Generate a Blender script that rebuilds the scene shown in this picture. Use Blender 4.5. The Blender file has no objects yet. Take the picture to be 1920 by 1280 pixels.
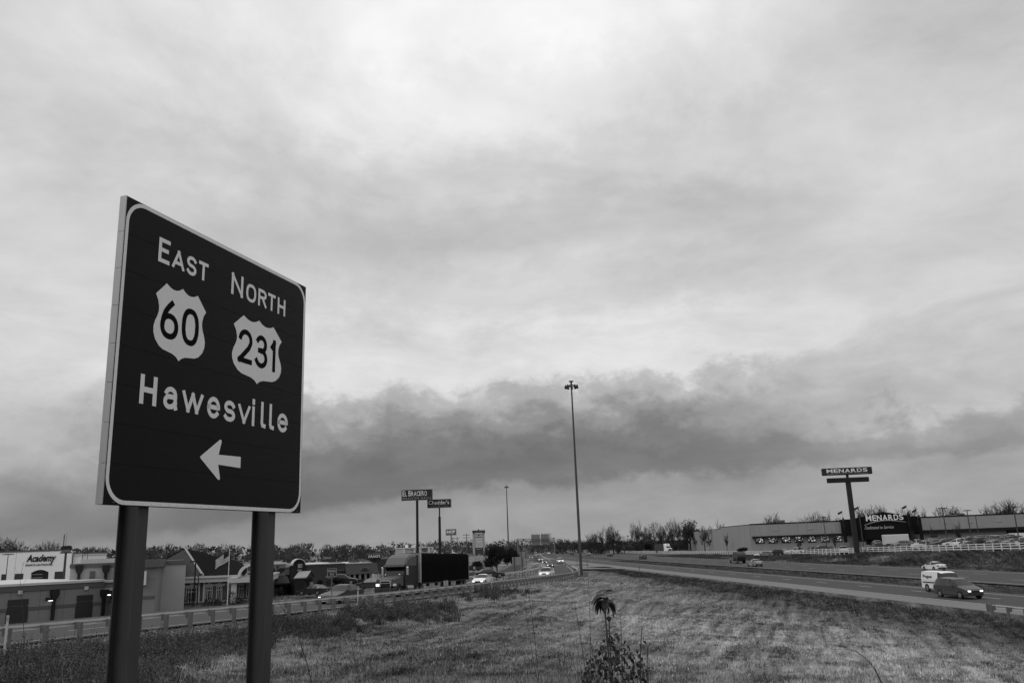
import bpy, math, random
import numpy as np
from mathutils import Vector, Matrix
random.seed(7)
RNG = np.random.default_rng(11)
S = bpy.context.scene
C = S.collection
PI = math.pi

# ------------------------------------------------------------------ camera
EYE = 6.6
FPX = 1561.0
PITCH, ROLL = 0.23908, 0.035968
cd = bpy.data.cameras.new('camera')
cam = bpy.data.objects.new('camera', cd)
C.objects.link(cam)
cd.sensor_width = 36.0
cd.lens = FPX / 1920.0 * 36.0
cd.clip_start = 0.1
cd.clip_end = 9000
_rt = Vector((1, 0, 0)); _fw = Vector((0, math.cos(PITCH), math.sin(PITCH))); _up = _rt.cross(_fw)
_c, _s = math.cos(ROLL), math.sin(ROLL)
RT = _c * _rt - _s * _up
UP = _s * _rt + _c * _up
FW = _fw
M = Matrix(((RT.x, UP.x, -FW.x, 0), (RT.y, UP.y, -FW.y, 0), (RT.z, UP.z, -FW.z, EYE), (0, 0, 0, 1)))
cam.matrix_world = M
S.camera = cam

# ------------------------------------------------------------------ colour management
S.view_settings.view_transform = 'Standard'
S.view_settings.look = 'None'
S.view_settings.gamma = 1.0
S.view_settings.exposure = 0.0
S.view_settings.use_curve_mapping = False

# ------------------------------------------------------------------ world: overcast sky
SUN_EL, SUN_AZ = math.radians(48), math.radians(-125)      # behind the camera, to the left
W = bpy.data.worlds.new('World')
S.world = W
W.use_nodes = True
nt = W.node_tree
for n in list(nt.nodes): nt.nodes.remove(n)
class NB:
    def __init__(s, nt): s.nt = nt
    def new(s, t, **kw):
        n = s.nt.nodes.new(t)
        for k, v in kw.items(): setattr(n, k, v)
        return n
    def put(s, sock, v):
        if isinstance(v, (int, float)): sock.default_value = v
        elif isinstance(v, (tuple, list)): sock.default_value = v
        elif v is not None: s.nt.links.new(v, sock)
    def m(s, op, a, b=None, c=None, clamp=False):
        n = s.new('ShaderNodeMath', operation=op); n.use_clamp = clamp
        s.put(n.inputs[0], a)
        if b is not None: s.put(n.inputs[1], b)
        if c is not None: s.put(n.inputs[2], c)
        return n.outputs[0]
    def ss(s, a, e0, e1):
        n = s.new('ShaderNodeMapRange', interpolation_type='SMOOTHSTEP')
        s.put(n.inputs['Value'], a); n.inputs['From Min'].default_value = e0; n.inputs['From Max'].default_value = e1
        return n.outputs['Result']
    def noise(s, vec, scale, detail=5, rough=0.55, dist=0.0):
        n = s.new('ShaderNodeTexNoise'); s.put(n.inputs['Vector'], vec)
        n.inputs['Scale'].default_value = scale; n.inputs['Detail'].default_value = detail
        n.inputs['Roughness'].default_value = rough; n.inputs['Distortion'].default_value = dist
        return n.outputs['Fac']
    def comb(s, x, y, z=0.0):
        n = s.new('ShaderNodeCombineXYZ'); s.put(n.inputs[0], x); s.put(n.inputs[1], y); s.put(n.inputs[2], z)
        return n.outputs[0]
    def ramp(s, fac, stops, mode='EASE'):
        n = s.new('ShaderNodeValToRGB'); s.put(n.inputs[0], fac); cr = n.color_ramp; cr.interpolation = mode
        while len(cr.elements) > 1: cr.elements.remove(cr.elements[-1])
        cr.elements[0].position = stops[0][0]; v = stops[0][1]; cr.elements[0].color = (v, v, v, 1)
        for p, v in stops[1:]:
            e = cr.elements.new(p); e.color = (v, v, v, 1)
        return n.outputs[0]
    def mix(s, f, a, b):
        # float mix
        return s.m('ADD', s.m('MULTIPLY', a, s.m('SUBTRACT', 1.0, f)), s.m('MULTIPLY', b, f))
b = NB(nt)
tc = b.new('ShaderNodeTexCoord')
sep = b.new('ShaderNodeSeparateXYZ'); nt.links.new(tc.outputs['Generated'], sep.inputs[0])
dx, dy, dz = sep.outputs
el = b.m('MULTIPLY', b.m('ARCSINE', dz), 57.29578)
az = b.m('MULTIPLY', b.m('ARCTAN2', dx, dy), 57.29578)
# cloud-plane coordinates (perspective-correct streaks overhead), angular coordinates near the horizon
zz = b.m('ADD', b.m('MAXIMUM', dz, 0.0), 0.16)
P = b.comb(b.m('DIVIDE', dx, zz), b.m('DIVIDE', dy, zz), 0.0)
Q = b.comb(b.m('MULTIPLY', az, 0.055), b.m('MULTIPLY', el, 0.15), 3.7)
Q2 = b.comb(b.m('MULTIPLY', az, 0.09), b.m('MULTIPLY', el, 0.13), 9.1)
n1 = b.noise(P, 1.5, 7, 0.58, 0.35)
n2 = b.noise(P, 0.55, 4, 0.5, 0.2)
n3 = b.noise(Q, 2.1, 7, 0.6, 0.35)
n4 = b.noise(Q2, 3.4, 8, 0.62, 0.15)
n5 = b.noise(Q, 0.8, 3, 0.5, 0.0)
# elevation warped by cloud noise: ragged, billowing edges
warp = b.m('ADD', b.m('MULTIPLY', b.m('SUBTRACT', n4, 0.5), 5.0), b.m('MULTIPLY', b.m('SUBTRACT', n5, 0.5), 3.0))
wsc = b.ss(el, 2.0, 8.0)
elw = b.m('ADD', el, b.m('MULTIPLY', warp, b.m('ADD', 0.32, b.m('MULTIPLY', wsc, 1.0))))
# lower edge of the dark bank climbs to the right
sh_r = b.m('MULTIPLY', b.m('MINIMUM', b.m('MAXIMUM', az, 0.0), 40.0), 0.030)
sh_l = b.m('MULTIPLY', b.m('MAXIMUM', b.m('MINIMUM', b.m('ADD', az, 3.0), 0.0), -22.0), 0.125)
sh_l = b.m('MULTIPLY', sh_l, b.m('SUBTRACT', 1.0, b.ss(el, 3.5, 8.0)))
elc = b.m('SUBTRACT', elw, b.m('ADD', sh_r, sh_l))
t = b.m('DIVIDE', elc, 40.0, clamp=True)
SKY_C = [(0.0, .31), (.055, .30), (.080, .27), (.108, .158), (.135, .150), (.165, .180), (.205, .27), (.245, .42), (.285, .66), (.34, .68), (.42, .58), (.52, .50), (.62, .60), (.74, .74), (.86, .84), (1.0, .86)]
rc = b.ramp(t, SKY_C)
t2 = b.m('DIVIDE', elw, 40.0, clamp=True)
SKY_L = [(0.0, .30), (.045, .22), (.09, .27), (.14, .42), (.19, .48), (.25, .56), (.33, .58), (.45, .60), (.6, .64), (.8, .72), (1.0, .72)]
rl = b.ramp(t2, SKY_L)
SKY_R = [(0.0, .35), (.06, .35), (.10, .33), (.125, .25), (.15, .30), (.19, .48), (.25, .52), (.33, .56), (.45, .53), (.6, .58), (.8, .64), (1.0, .66)]
rr = b.ramp(t2, SKY_R)
fl = b.m('SUBTRACT', 1.0, b.ss(az, -34.0, -19.0))
fr = b.ss(az, 10.0, 27.0)
base = b.mix(fl, rc, rl)
base = b.mix(fr, base, rr)
hi = b.ss(el, 8.0, 24.0)
amp = b.m('ADD', b.m('MULTIPLY', hi, 0.12), 0.19)
det = b.mix(hi, n3, n1)
mod = b.m('ADD', 1.0, b.m('MULTIPLY', b.m('MULTIPLY', b.m('SUBTRACT', det, 0.5), 4.0), amp))
mod2 = b.m('ADD', 1.0, b.m('MULTIPLY', b.m('SUBTRACT', n2, 0.5), b.m('MULTIPLY', hi, 0.95)))
col = b.m('MULTIPLY', b.m('MULTIPLY', base, mod), mod2)
# a CIE-overcast brightening towards the zenith, above the frame
zen = b.m('ADD', 1.0, b.m('MULTIPLY', b.ss(el, 30.0, 85.0), 0.55))
col = b.m('MULTIPLY', col, zen)
sky = b.new('ShaderNodeTexSky', sky_type='NISHITA')
sky.sun_disc = False
sky.sun_elevation = SUN_EL
sky.sun_rotation = SUN_AZ
bw = b.new('ShaderNodeRGBToBW'); nt.links.new(sky.outputs[0], bw.inputs[0])
nis = b.m('MULTIPLY', bw.outputs[0], 0.05)
thin = b.m('MULTIPLY', b.m('MINIMUM', nis, 0.4), 0.10)
col = b.m('ADD', b.m('MULTIPLY', col, 1.05), thin)
bg = b.new('ShaderNodeBackground'); nt.links.new(col, bg.inputs['Color']); bg.inputs['Strength'].default_value = 1.0
out = b.new('ShaderNodeOutputWorld'); nt.links.new(bg.outputs[0], out.inputs[0])

sl = bpy.data.lights.new('sun', 'SUN'); sl.energy = 0.6; sl.angle = math.radians(25); sl.color = (1, 1, 1)
so = bpy.data.objects.new('sun', sl); C.objects.link(so)
_sd = Vector((math.sin(SUN_AZ) * math.cos(SUN_EL), math.cos(SUN_AZ) * math.cos(SUN_EL), math.sin(SUN_EL)))
so.rotation_euler = _sd.to_track_quat('Z', 'Y').to_euler()

# ------------------------------------------------------------------ placing helpers
def ray(px, py):
    v = FW + RT * ((px - 960) / FPX) + UP * ((640 - py) / FPX)
    return v
def at(px, py, d):                     # world point at forward distance d (world y)
    v = ray(px, py); return Vector((v.x / v.y * d, d, EYE + v.z / v.y * d))
def gr(px, py, z=0.0):                 # point on the level z
    v = ray(px, py); t = (z - EYE) / v.z; return Vector((v.x * t, v.y * t, z))
def hz(px): return 1019.7 - 0.0364 * (px - 988)

# ------------------------------------------------------------------ materials
MATS = {}
def mat(name, v, rough=0.8, var=0.0, vs=1.0, metal=0.0, bump=0.0, bs=20.0, spec=0.3, stretch=None, trans=0.0, coat=0.0):
    if name in MATS: return MATS[name]
    m = bpy.data.materials.new(name); m.use_nodes = True
    nt = m.node_tree; bs_ = nt.nodes['Principled BSDF']; q = NB(nt)
    bs_.inputs['Roughness'].default_value = rough; bs_.inputs['Metallic'].default_value = metal
    bs_.inputs['Specular IOR Level'].default_value = spec
    bs_.inputs['Coat Weight'].default_value = coat
    bs_.inputs['Base Color'].default_value = (v, v, v, 1)
    if var or bump:
        tcn = q.new('ShaderNodeTexCoord'); vec = tcn.outputs['Object']
        if stretch:
            mp = q.new('ShaderNodeMapping'); nt.links.new(vec, mp.inputs[0]); mp.inputs['Scale'].default_value = stretch; vec = mp.outputs[0]
    if var:
        n = q.noise(vec, vs, 6, 0.65)
        n2 = q.noise(vec, vs * 7.3, 4, 0.6)
        f = q.m('ADD', q.m('MULTIPLY', q.m('SUBTRACT', n, 0.5), 2.2 * var), q.m('MULTIPLY', q.m('SUBTRACT', n2, 0.5), 1.2 * var))
        g = q.m('MAXIMUM', q.m('MULTIPLY', v, q.m('ADD', 1.0, f)), 0.003)
        nt.links.new(g, bs_.inputs['Base Color'])
        r2 = q.m('ADD', rough, q.m('MULTIPLY', q.m('SUBTRACT', n2, 0.5), 0.25), clamp=True)
        nt.links.new(r2, bs_.inputs['Roughness'])
    if bump:
        bn = q.new('ShaderNodeBump'); bn.inputs['Strength'].default_value = bump; bn.inputs['Distance'].default_value = 0.02
        nt.links.new(q.noise(vec, bs, 4, 0.6), bn.inputs['Height']); nt.links.new(bn.outputs[0], bs_.inputs['Normal'])
    MATS[name] = m
    return m
def emis(name, v, strength):
    if name in MATS: return MATS[name]
    m = bpy.data.materials.new(name); m.use_nodes = True
    p = m.node_tree.nodes['Principled BSDF']
    p.inputs['Base Color'].default_value = (v, v, v, 1); p.inputs['Emission Color'].default_value = (1, 1, 1, 1)
    p.inputs['Emission Strength'].default_value = strength
    MATS[name] = m; return m

# ------------------------------------------------------------------ object helpers
def tag(o, label=None, cat=None, group=None, kind=None):
    if label: o['label'] = label
    if cat: o['category'] = cat
    if group: o['group'] = group
    if kind: o['kind'] = kind
    return o
def thing(name, label, cat, loc=(0, 0, 0), rotz=0.0, group=None):
    o = bpy.data.objects.new(name, None); C.objects.link(o)
    o.empty_display_size = 0.2
    o.location = loc; o.rotation_euler = (0, 0, rotz)
    return tag(o, label, cat, group)
class MB:
    def __init__(s): s.v = []; s.f = []
    def add(s, vs, fs):
        k = len(s.v); s.v += [tuple(p) for p in vs]; s.f += [tuple(i + k for i in f) for f in fs]; return s
    def box(s, x0, x1, y0, y1, z0, z1):
        return s.add([(x0, y0, z0), (x1, y0, z0), (x1, y1, z0), (x0, y1, z0), (x0, y0, z1), (x1, y0, z1), (x1, y1, z1), (x0, y1, z1)],
                     [(0, 3, 2, 1), (4, 5, 6, 7), (0, 1, 5, 4), (1, 2, 6, 5), (2, 3, 7, 6), (3, 0, 4, 7)])
    def prism(s, poly, y0, y1):        # polygon in xz, extruded along y
        n = len(poly)
        vs = [(p[0], y0, p[1]) for p in poly] + [(p[0], y1, p[1]) for p in poly]
        fs = [tuple(range(n)), tuple(range(2 * n - 1, n - 1, -1))] + [(i, i + n, (i + 1) % n + n, (i + 1) % n) for i in range(n)]
        return s.add(vs, fs)
    def prismx(s, poly, x0, x1):       # polygon in yz extruded along x
        n = len(poly)
        vs = [(x0, p[0], p[1]) for p in poly] + [(x1, p[0], p[1]) for p in poly]
        fs = [tuple(range(n)), tuple(range(2 * n - 1, n - 1, -1))] + [(i, i + n, (i + 1) % n + n, (i + 1) % n) for i in range(n)]
        return s.add(vs, fs)
    def tube(s, a, b_, r0, r1=None, n=8, cap=True):
        a = Vector(a); b_ = Vector(b_); r1 = r0 if r1 is None else r1
        d = (b_ - a)
        if d.length < 1e-6: return s
        d.normalize(); x = d.orthogonal().normalized(); y = d.cross(x)
        vs = []
        for p, r in ((a, r0), (b_, r1)):
            for i in range(n):
                t = 2 * PI * i / n; vs.append(p + x * (r * math.cos(t)) + y * (r * math.sin(t)))
        fs = [(i, (i + 1) % n, (i + 1) % n + n, i + n) for i in range(n)]
        if cap: fs += [tuple(range(n - 1, -1, -1)), tuple(range(n, 2 * n))]
        return s.add(vs, fs)
    def path(s, pts, r, n=5):
        for i in range(len(pts) - 1):
            ra = r[i] if isinstance(r, (list, tuple)) else r
            rb = r[i + 1] if isinstance(r, (list, tuple)) else r
            s.tube(pts[i], pts[i + 1], ra, rb, n, cap=(i in (0, len(pts) - 2)))
        return s
    def mesh(s, name, m=None, smooth=False):
        me = bpy.data.meshes.new(name); me.from_pydata(s.v, [], s.f); me.update()
        if m: me.materials.append(m)
        if smooth:
            me.polygons.foreach_set('use_smooth', [True] * len(me.polygons))
        return me
    def build(s, name, m, parent=None, smooth=False, bevel=0.0, **tg):
        o = bpy.data.objects.new(name, s.mesh(name, m, smooth)); C.objects.link(o)
        if parent: o.parent = parent
        if bevel:
            md = o.modifiers.new('bevel', 'BEVEL'); md.width = bevel; md.segments = 2; md.limit_method = 'ANGLE'
        if tg: tag(o, **tg)
        return o
def inst(me, name, parent=None, loc=(0, 0, 0), rot=(0, 0, 0), scale=(1, 1, 1)):
    o = bpy.data.objects.new(name, me); C.objects.link(o)
    if parent: o.parent = parent
    o.location = loc; o.rotation_euler = rot; o.scale = scale
    return o
def np_mesh(name, V, F, m, parent=None, **tg):
    me = bpy.data.meshes.new(name); k = F.shape[1]
    me.vertices.add(len(V)); me.vertices.foreach_set('co', V.astype(np.float32).ravel())
    me.loops.add(F.size); me.loops.foreach_set('vertex_index', F.astype(np.int32).ravel())
    me.polygons.add(len(F)); me.polygons.foreach_set('loop_start', np.arange(len(F), dtype=np.int32) * k)
    me.polygons.foreach_set('loop_total', np.full(len(F), k, np.int32))
    me.update(calc_edges=True); me.materials.append(m)
    o = bpy.data.objects.new(name, me); C.objects.link(o)
    if parent: o.parent = parent
    if tg: tag(o, **tg)
    return o
_fontcache = {}
def text_mesh(s, w=None, h=None, off=0.0, ext=0.01, shear=0.0, space=1.0):
    cu = bpy.data.curves.new('t', 'FONT'); cu.body = s; cu.size = 1.0; cu.offset = off; cu.shear = shear; cu.space_character = space
    cu.resolution_u = 4
    o = bpy.data.objects.new('t', cu); C.objects.link(o)
    dg = bpy.context.evaluated_depsgraph_get(); dg.update()
    me = bpy.data.meshes.new_from_object(o.evaluated_get(dg))
    bpy.data.objects.remove(o); bpy.data.curves.remove(cu)
    n = len(me.vertices); co = np.zeros(n * 3, np.float32); me.vertices.foreach_get('co', co); co = co.reshape(-1, 3)
    lo = co.min(0); hi = co.max(0)
    sx = (w / (hi[0] - lo[0])) if w else None; sy = (h / (hi[1] - lo[1])) if h else None
    if sx is None: sx = sy
    if sy is None: sy = sx
    V = np.zeros_like(co); V[:, 0] = (co[:, 0] - lo[0]) * sx; V[:, 2] = (co[:, 1] - lo[1]) * sy
    vs = V.tolist(); fs = [tuple(p.vertices) for p in me.polygons]
    bpy.data.meshes.remove(me)
    # solid letters: front sheet, back sheet and the sides between
    cnt = {}
    for f in fs:
        for i in range(len(f)):
            e = (f[i], f[(i + 1) % len(f)]); cnt[e] = cnt.get(e, 0) + 1
    nv = len(vs)
    allv = vs + [[v[0], ext, v[2]] for v in vs]
    af = list(fs) + [tuple(i + nv for i in reversed(f)) for f in fs]
    for (i, j) in cnt:
        if (j, i) not in cnt: af.append((i, i + nv, j + nv, j))
    out = bpy.data.meshes.new('letters'); out.from_pydata(allv, [], af); out.update()
    return out
def letters(s, parent, u, v, y, w=None, h=None, m=None, name='lettering', off=0.02, ext=0.01, shear=0.0, space=1.0):
    me = text_mesh(s, w, h, off, ext, shear, space); me.materials.append(m)
    return inst(me, name, parent, (u, y - ext, v))

class Frame:
    """a facade: local x runs along it left to right, y away from the camera, z up"""
    def __init__(s, px0, d0, px1, d1, z=0.0):
        a = at(px0, hz(px0), d0); c = at(px1, hz(px1), d1)
        s.o = Vector((a.x, a.y, z)); u = Vector((c.x - a.x, c.y - a.y, 0)); s.L = u.length; s.u = u.normalized()
        s.n = Vector((-s.u.y, s.u.x, 0)); s.rot = math.atan2(s.u.y, s.u.x)
    def uv(s, px, py, off=0.0):        # local x, z where the sight line meets the facade plane (shifted by off)
        v = ray(px, py); o = s.o + s.n * off
        t = ((o.x) * s.n.x + (o.y) * s.n.y) / (v.x * s.n.x + v.y * s.n.y)
        p = Vector((v.x * t, v.y * t, EYE + v.z * t)) - s.o
        return p.x * s.u.x + p.y * s.u.y, p.z
    def rect(s, px0, py0, px1, py1, off=0.0):
        a = s.uv(px0, py0, off); c = s.uv(px1, py1, off); return min(a[0], c[0]), max(a[0], c[0]), min(a[1], c[1]), max(a[1], c[1])
    def thing(s, name, label, cat, group=None): return thing(name, label, cat, s.o, s.rot, group)
def fbox(f, par, name, m, px0, py0, px1, py1, y0, y1, z0=None, **k):
    a = f.rect(px0, py0, px1, py1, 0)
    mb = MB().box(a[0], a[1], y0, y1, a[2] if z0 is None else z0, a[3])
    return mb.build(name, m, par, **k)

# ------------------------------------------------------------------ common materials
m_asph = mat('asphalt', .042, .85, .10, .35, bump=.3, bs=30, spec=.35)
m_asph2 = mat('worn_asphalt', .043, .85, .12, .3, bump=.3, bs=30, spec=.35)
m_conc = mat('concrete_shoulder', .155, .85, .10, .4, bump=.2, bs=12)
m_white = mat('white_paint', .60, .6, .12, 2.0)
m_line = mat('road_paint', .42, .7, .25, 1.2)
m_galv = mat('galvanised_steel', .44, .5, .18, 2.5, metal=.0, spec=.4)
m_galvd = mat('weathered_post_steel', .13, .6, .25, 3.0, metal=.3)
m_wood = mat('weathered_timber', .13, .85, .3, 6.0, stretch=(1, 1, .2))
m_dark = mat('dark_metal', .028, .5, .2, 1.0)
m_black = mat('black_paint', .012, .5)
m_pole = mat('pole_steel', .07, .5, .15, .6, metal=.4)
m_stucco = mat('stucco', .20, .9, .10, .35, bump=.25, bs=15)
m_stuccod = mat('painted_band', .10, .8, .1, .5)
m_lstucco = mat('pale_stucco', .36, .9, .08, .3, bump=.2, bs=15)
m_coping = mat('light_coping', .50, .6, .08, .5)
m_brick = mat('brown_brick', .10, .9, .15, 1.2, bump=.4, bs=18)
m_trim = mat('cream_trim', .50, .7, .08, .6)
m_stone = mat('pale_stone', .30, .9, .18, 1.0)
m_glass = mat('dark_glass', .015, .12, .0, spec=.5)
m_glassc = mat('car_glass', .012, .10, spec=.45)
m_chrome = mat('chrome', .6, .18, metal=1.0)
m_tyre = mat('tyre_rubber', .018, .85)
m_rim = mat('alloy_rim', .32, .35, metal=.8)
m_lamp = emis('headlamp_lit', .9, 2.0)
m_lampoff = mat('headlamp_glass', .6, .12, spec=.8)
m_tail = mat('tail_lamp', .06, .25, spec=.6)
m_roofd = mat('dark_roof', .012, 1.0, .2, 1.5, spec=.02)
m_vinyl = mat('white_vinyl', .66, .5, .06, .6)
m_bark = mat('bark', .05, .95, .3, 3.0)
m_twig = mat('far_twigs', .095, .95, .25, .08)

# ------------------------------------------------------------------ the highway: reference line and profile
def xref(y):                            # edge line of the near carriageway
    x = 48.5 - 0.0925 * y
    if y > 300: x += 0.00026 * min(y - 300, 450) ** 2
    return x
# guard rail path of the ramp
def railpt(px, d, zg):
    p = at(px, hz(px), d); return (p.x, p.y, zg)
RAILK = []
for n in range(-4, 44):
    d = (n + 20.4) * 1.8
    px = 1500 - 53986 / d
    if px > 905: break
    zg = np.interp(d, [30, 38.5, 51, 71, 90], [3.38, 3.12, 2.82, 2.33, 1.98])
    RAILK.append(railpt(px, d, zg))
_ctl = [railpt(*q) for q in [(938, 101, 1.72), (962, 108, 1.55), (993, 117, 1.36), (1020, 127, 1.15), (1045, 136, .98), (1063, 144, .85), (1076, 151, .75), (1083.5, 160, .68), (1084.5, 171, .62), (1080, 184, .58), (1074, 200, .55)]]
def resample(pts, step):
    P_ = [Vector(p) for p in pts]; out = []; acc = 0.0; out.append(P_[0].copy())
    for a, c in zip(P_, P_[1:]):
        L = (c - a).length; t = step - acc
        while t <= L:
            out.append(a.lerp(c, t / L)); t += step
        acc = (acc + L) % step
    return out
RAIL = [Vector(p) for p in RAILK] + resample([RAILK[-1]] + _ctl, 1.9)[1:]
# ramp centre line: parallel to the rail near us, then out to the highway
def offset_left(pts, off):
    out = []
    for i, p in enumerate(pts):
        a = pts[max(0, i - 1)]; c = pts[min(len(pts) - 1, i + 1)]
        d = Vector((c.x - a.x, c.y - a.y, 0)).normalized()
        out.append(Vector((p.x - d.y * off, p.y + d.x * off, p.z)))
    return out
_near = [p for p in RAIL if p.y < 128]
_n2 = offset_left(_near, 5.6)
RAMP = [_n2[i] for i in range(0, len(_n2), 4)]
RAMP += [Vector(q) for q in [(2.6, 139, .85), (5.6, 152, .72), (7.8, 166, .6), (9.2, 186, .5), (10.3, 212, .35), (11.2, 245, .2), (12.2, 285, .1), (13.6, 325, .04), (13.9, 365, .02)]]
_ext = (RAMP[0] - RAMP[1]).normalized()
for k in range(1, 8): RAMP.insert(0, RAMP[0] + _ext * 8 * 1.0 + Vector((0, 0, .0)))
def smooth_path(pts, it=2):
    for _ in range(it):
        out = [pts[0]]
        for a, c in zip(pts, pts[1:]):
            out += [a.lerp(c, .25), a.lerp(c, .75)]
        out.append(pts[-1]); pts = out
    return pts
RAMPS = smooth_path(RAMP, 2)
def halfw(p):
    return float(np.interp(p.y, [0, 110, 135, 160, 190, 365], [4.7, 4.6, 3.9, 3.4, 3.0, 2.9]))
# ------------------------------------------------------------------ ground heights
CP = []
for q in [(0, 0, 5.0), (-6, 0, 5.05), (6, 0, 4.9), (0, -12, 5.1), (-20, -12, 5.1), (-20, 6, 4.9), (22, -12, 3.6), (45, -15, .5), (-3, 6, 5.0), (-2, 9, 4.9), (4, 9, 4.7), (0, 14, 4.15),
          (-6, 14, 4.3), (-10, 20, 3.75), (-5, 24, 3.25), (6, 18, 3.4), (14, 14, 3.2), (20, 20, 2.0), (10, 26, 2.4), (0, 30, 2.6), (-7, 34, 2.55), (-14, 30, 3.0), (0, 42, 1.75), (10, 40, 1.25), (20, 40, .3), (-4, 48, 1.7), (8, 55, .7), (-3, 60, 1.35),
          (18, 60, -.25), (26, 50, -.6), (26, 75, -.7), (3, 72, .8), (12, 78, .05), (20, 95, -.4), (4, 88, 1.0), (10, 100, .45), (16, 120, .25), (20, 150, .15), (12, 130, .55), (15, 160, .55), (18, 200, .2), (20, 240, .05),
          # behind the ramp: the shops' level
          (-70, 90, -.4), (-50, 100, -.5), (-40, 112, -.3), (-25, 118, .0), (-15, 125, .5), (-45, 75, .6), (-70, 60, .8), (-35, 88, .9), (-25, 100, .8), (-60, 150, -.3), (-30, 150, -.1), (-10, 150, .4), (-100, 120, -.5), (-130, 220, 0),
          (-60, 240, 0), (-10, 190, .8), (-5, 165, .9), (-2, 215, 1.6), (-14, 240, 2.2), (-26, 270, 2.0), (3, 250, 1.3), (-5, 300, 2.2), (4, 330, 1.2), (-30, 340, 1.0), (-80, 350, 0), (2, 420, 1.2), (-20, 450, 1.0), (0, 600, .5), (-100, 600, 0), (-200, 300, 0), (-200, 100, -.5),
          (200, 150, 3.4), (140, 250, 2.6), (100, 330, 1.8), (150, 400, .5), (100, 480, 0), (200, 60, 3.0), (130, 100, 2.9), (130, 20, 3.0), (300, 300, 2), (70, 620, .6), (50, 690, .8), (120, 620, .6)]:
    CP.append(q)
for p in RAIL[::4]:
    CP.append((p.x, p.y, p.z - .02)); CP.append((p.x + 2.2, p.y - .8, p.z - .35))
for p in RAMPS[::10]: CP.append((p.x, p.y, p.z - .08))
FENCEZ = [(60, 2.9), (143, 2.7), (192, 2.0), (271, .6), (440, 0.0), (620, .6)]
def fz(y): return float(np.interp(y, [a for a, c in FENCEZ], [c for a, c in FENCEZ]))
def fx(y): return (48.5 - .0925 * y + 53) if y < 420 else (48.5 - .0925 * 420 + 53) - (y - 420) * .13 - max(0, y - 420) ** 2 * .00022
for y in list(range(-10, 200, 16)) + list(range(200, 660, 40)):
    xr = xref(y)
    for o, z in [(-4.6, -.22), (-7.5, -.55), (-12, -.75), (4, -.1), (10.5, -.12), (14.3, -.35), (18, -.12), (28, -.1), (38.8, -.1), (41.5, -.05)]:
        if o < -5 and y > 210: z = -.05 if o > -12 else .1
        if o < -8 and y > 250: continue
        CP.append((xr + o, y, z))
    CP.append((fx(y) - 1.2, y, fz(y) - .05)); CP.append((fx(y) + 4, y, fz(y) + 1.0 * (y < 330))); CP.append((fx(y) + 20, y, fz(y) * .95 + 1.4 * (y < 330)))
CPA = np.array(CP)
def height(x, y):
    x = np.atleast_1d(np.asarray(x, float)); y = np.atleast_1d(np.asarray(y, float))
    out = np.zeros(len(x))
    for i in range(0, len(x), 4000):
        X = x[i:i + 4000, None]; Y = y[i:i + 4000, None]
        d2 = (X - CPA[None, :, 0]) ** 2 + (Y - CPA[None, :, 1]) ** 2 + .6
        w = d2 ** -1.6
        out[i:i + 4000] = (w * CPA[None, :, 2]).sum(1) / w.sum(1)
    far = np.clip((np.hypot(x, y - 300) - 500) / 400, 0, 1)
    return out * (1 - far)
_rx = np.array([p.x for p in RAMPS]); _ry = np.array([p.y for p in RAMPS]); _rz = np.array([p.z for p in RAMPS]); _rw = np.array([halfw(p) for p in RAMPS])
def ground(x, y):
    x = np.atleast_1d(np.asarray(x, float)); y = np.atleast_1d(np.asarray(y, float))
    h = height(x, y)
    # keep below the pavement sheets
    xr = np.array([xref(v) for v in y]); o = x - xr
    on = ((o > -4.3) & (o < 11.2)) | ((o > 17.6) & (o < 39.2))
    near = (y > -30) & (y < 800)
    h = np.where(on & near, np.minimum(h, -.09), h)
    for i in range(0, len(x), 4000):
        X = x[i:i + 4000, None]; Y = y[i:i + 4000, None]
        d = np.hypot(X - _rx[None], Y - _ry[None]); k = d.argmin(1); dm = d[np.arange(len(k)), k]
        lim = _rz[k] - .10
        w_ = np.clip(1 - (dm - _rw[k] - .5) / 1.5, 0, 1)
        hh = h[i:i + 4000]
        h[i:i + 4000] = hh * (1 - w_) + lim * w_
    return h
def gz(x, y): return float(ground(x, y)[0])
def hit(px, py):                       # where the sight line meets the ground
    v = ray(px, py); ds = np.linspace(4, 260, 900)
    X = v.x / v.y * ds; Z = EYE + v.z / v.y * ds
    G = ground(X, ds); k = np.argmax(Z < G)
    return Vector((X[k], ds[k], G[k]))

# ------------------------------------------------------------------ ground sheet
xs = np.unique(np.round(np.concatenate([np.arange(-60, 56, 1.0), np.arange(56, 140, 2.0), np.arange(-200, -60, 4.0), np.arange(140, 320, 10.0), [-4000, -2500, -1500, -900, -600, -400, -300, 400, 600, 900, 1500, 2500, 4000]]), 2))
ys = np.unique(np.round(np.concatenate([np.arange(-20, 110, 1.0), np.arange(110, 260, 2.5), np.arange(260, 720, 8.0), [-600, -200, -80, -40, 760, 850, 1000, 1300, 1800, 2600, 4000, 6000]]), 2))
GX, GY = np.meshgrid(xs, ys)
GZ = ground(GX.ravel(), GY.ravel())
_rough = (RNG.random(len(GZ)) - .5) * .10
near = (np.abs(GX.ravel()) < 60) & (GY.ravel() < 110) & (GY.ravel() > 3)
_o = GX.ravel() - np.array([xref(v) for v in GY.ravel()])
_dr = np.min(np.hypot(GX.ravel()[:, None][near] - _rx[None], GY.ravel()[:, None][near] - _ry[None]), axis=1)
_okr = np.zeros(len(GZ), bool); _okr[np.where(near)[0]] = _dr > 6.5
GZ = GZ + np.where(near & _okr & (_o < -6), _rough, 0)
nx, ny = len(xs), len(ys)
ii, jj = np.meshgrid(np.arange(nx - 1), np.arange(ny - 1))
k0 = (jj * nx + ii).ravel()
F = np.stack([k0, k0 + 1, k0 + nx + 1, k0 + nx], 1)
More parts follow.
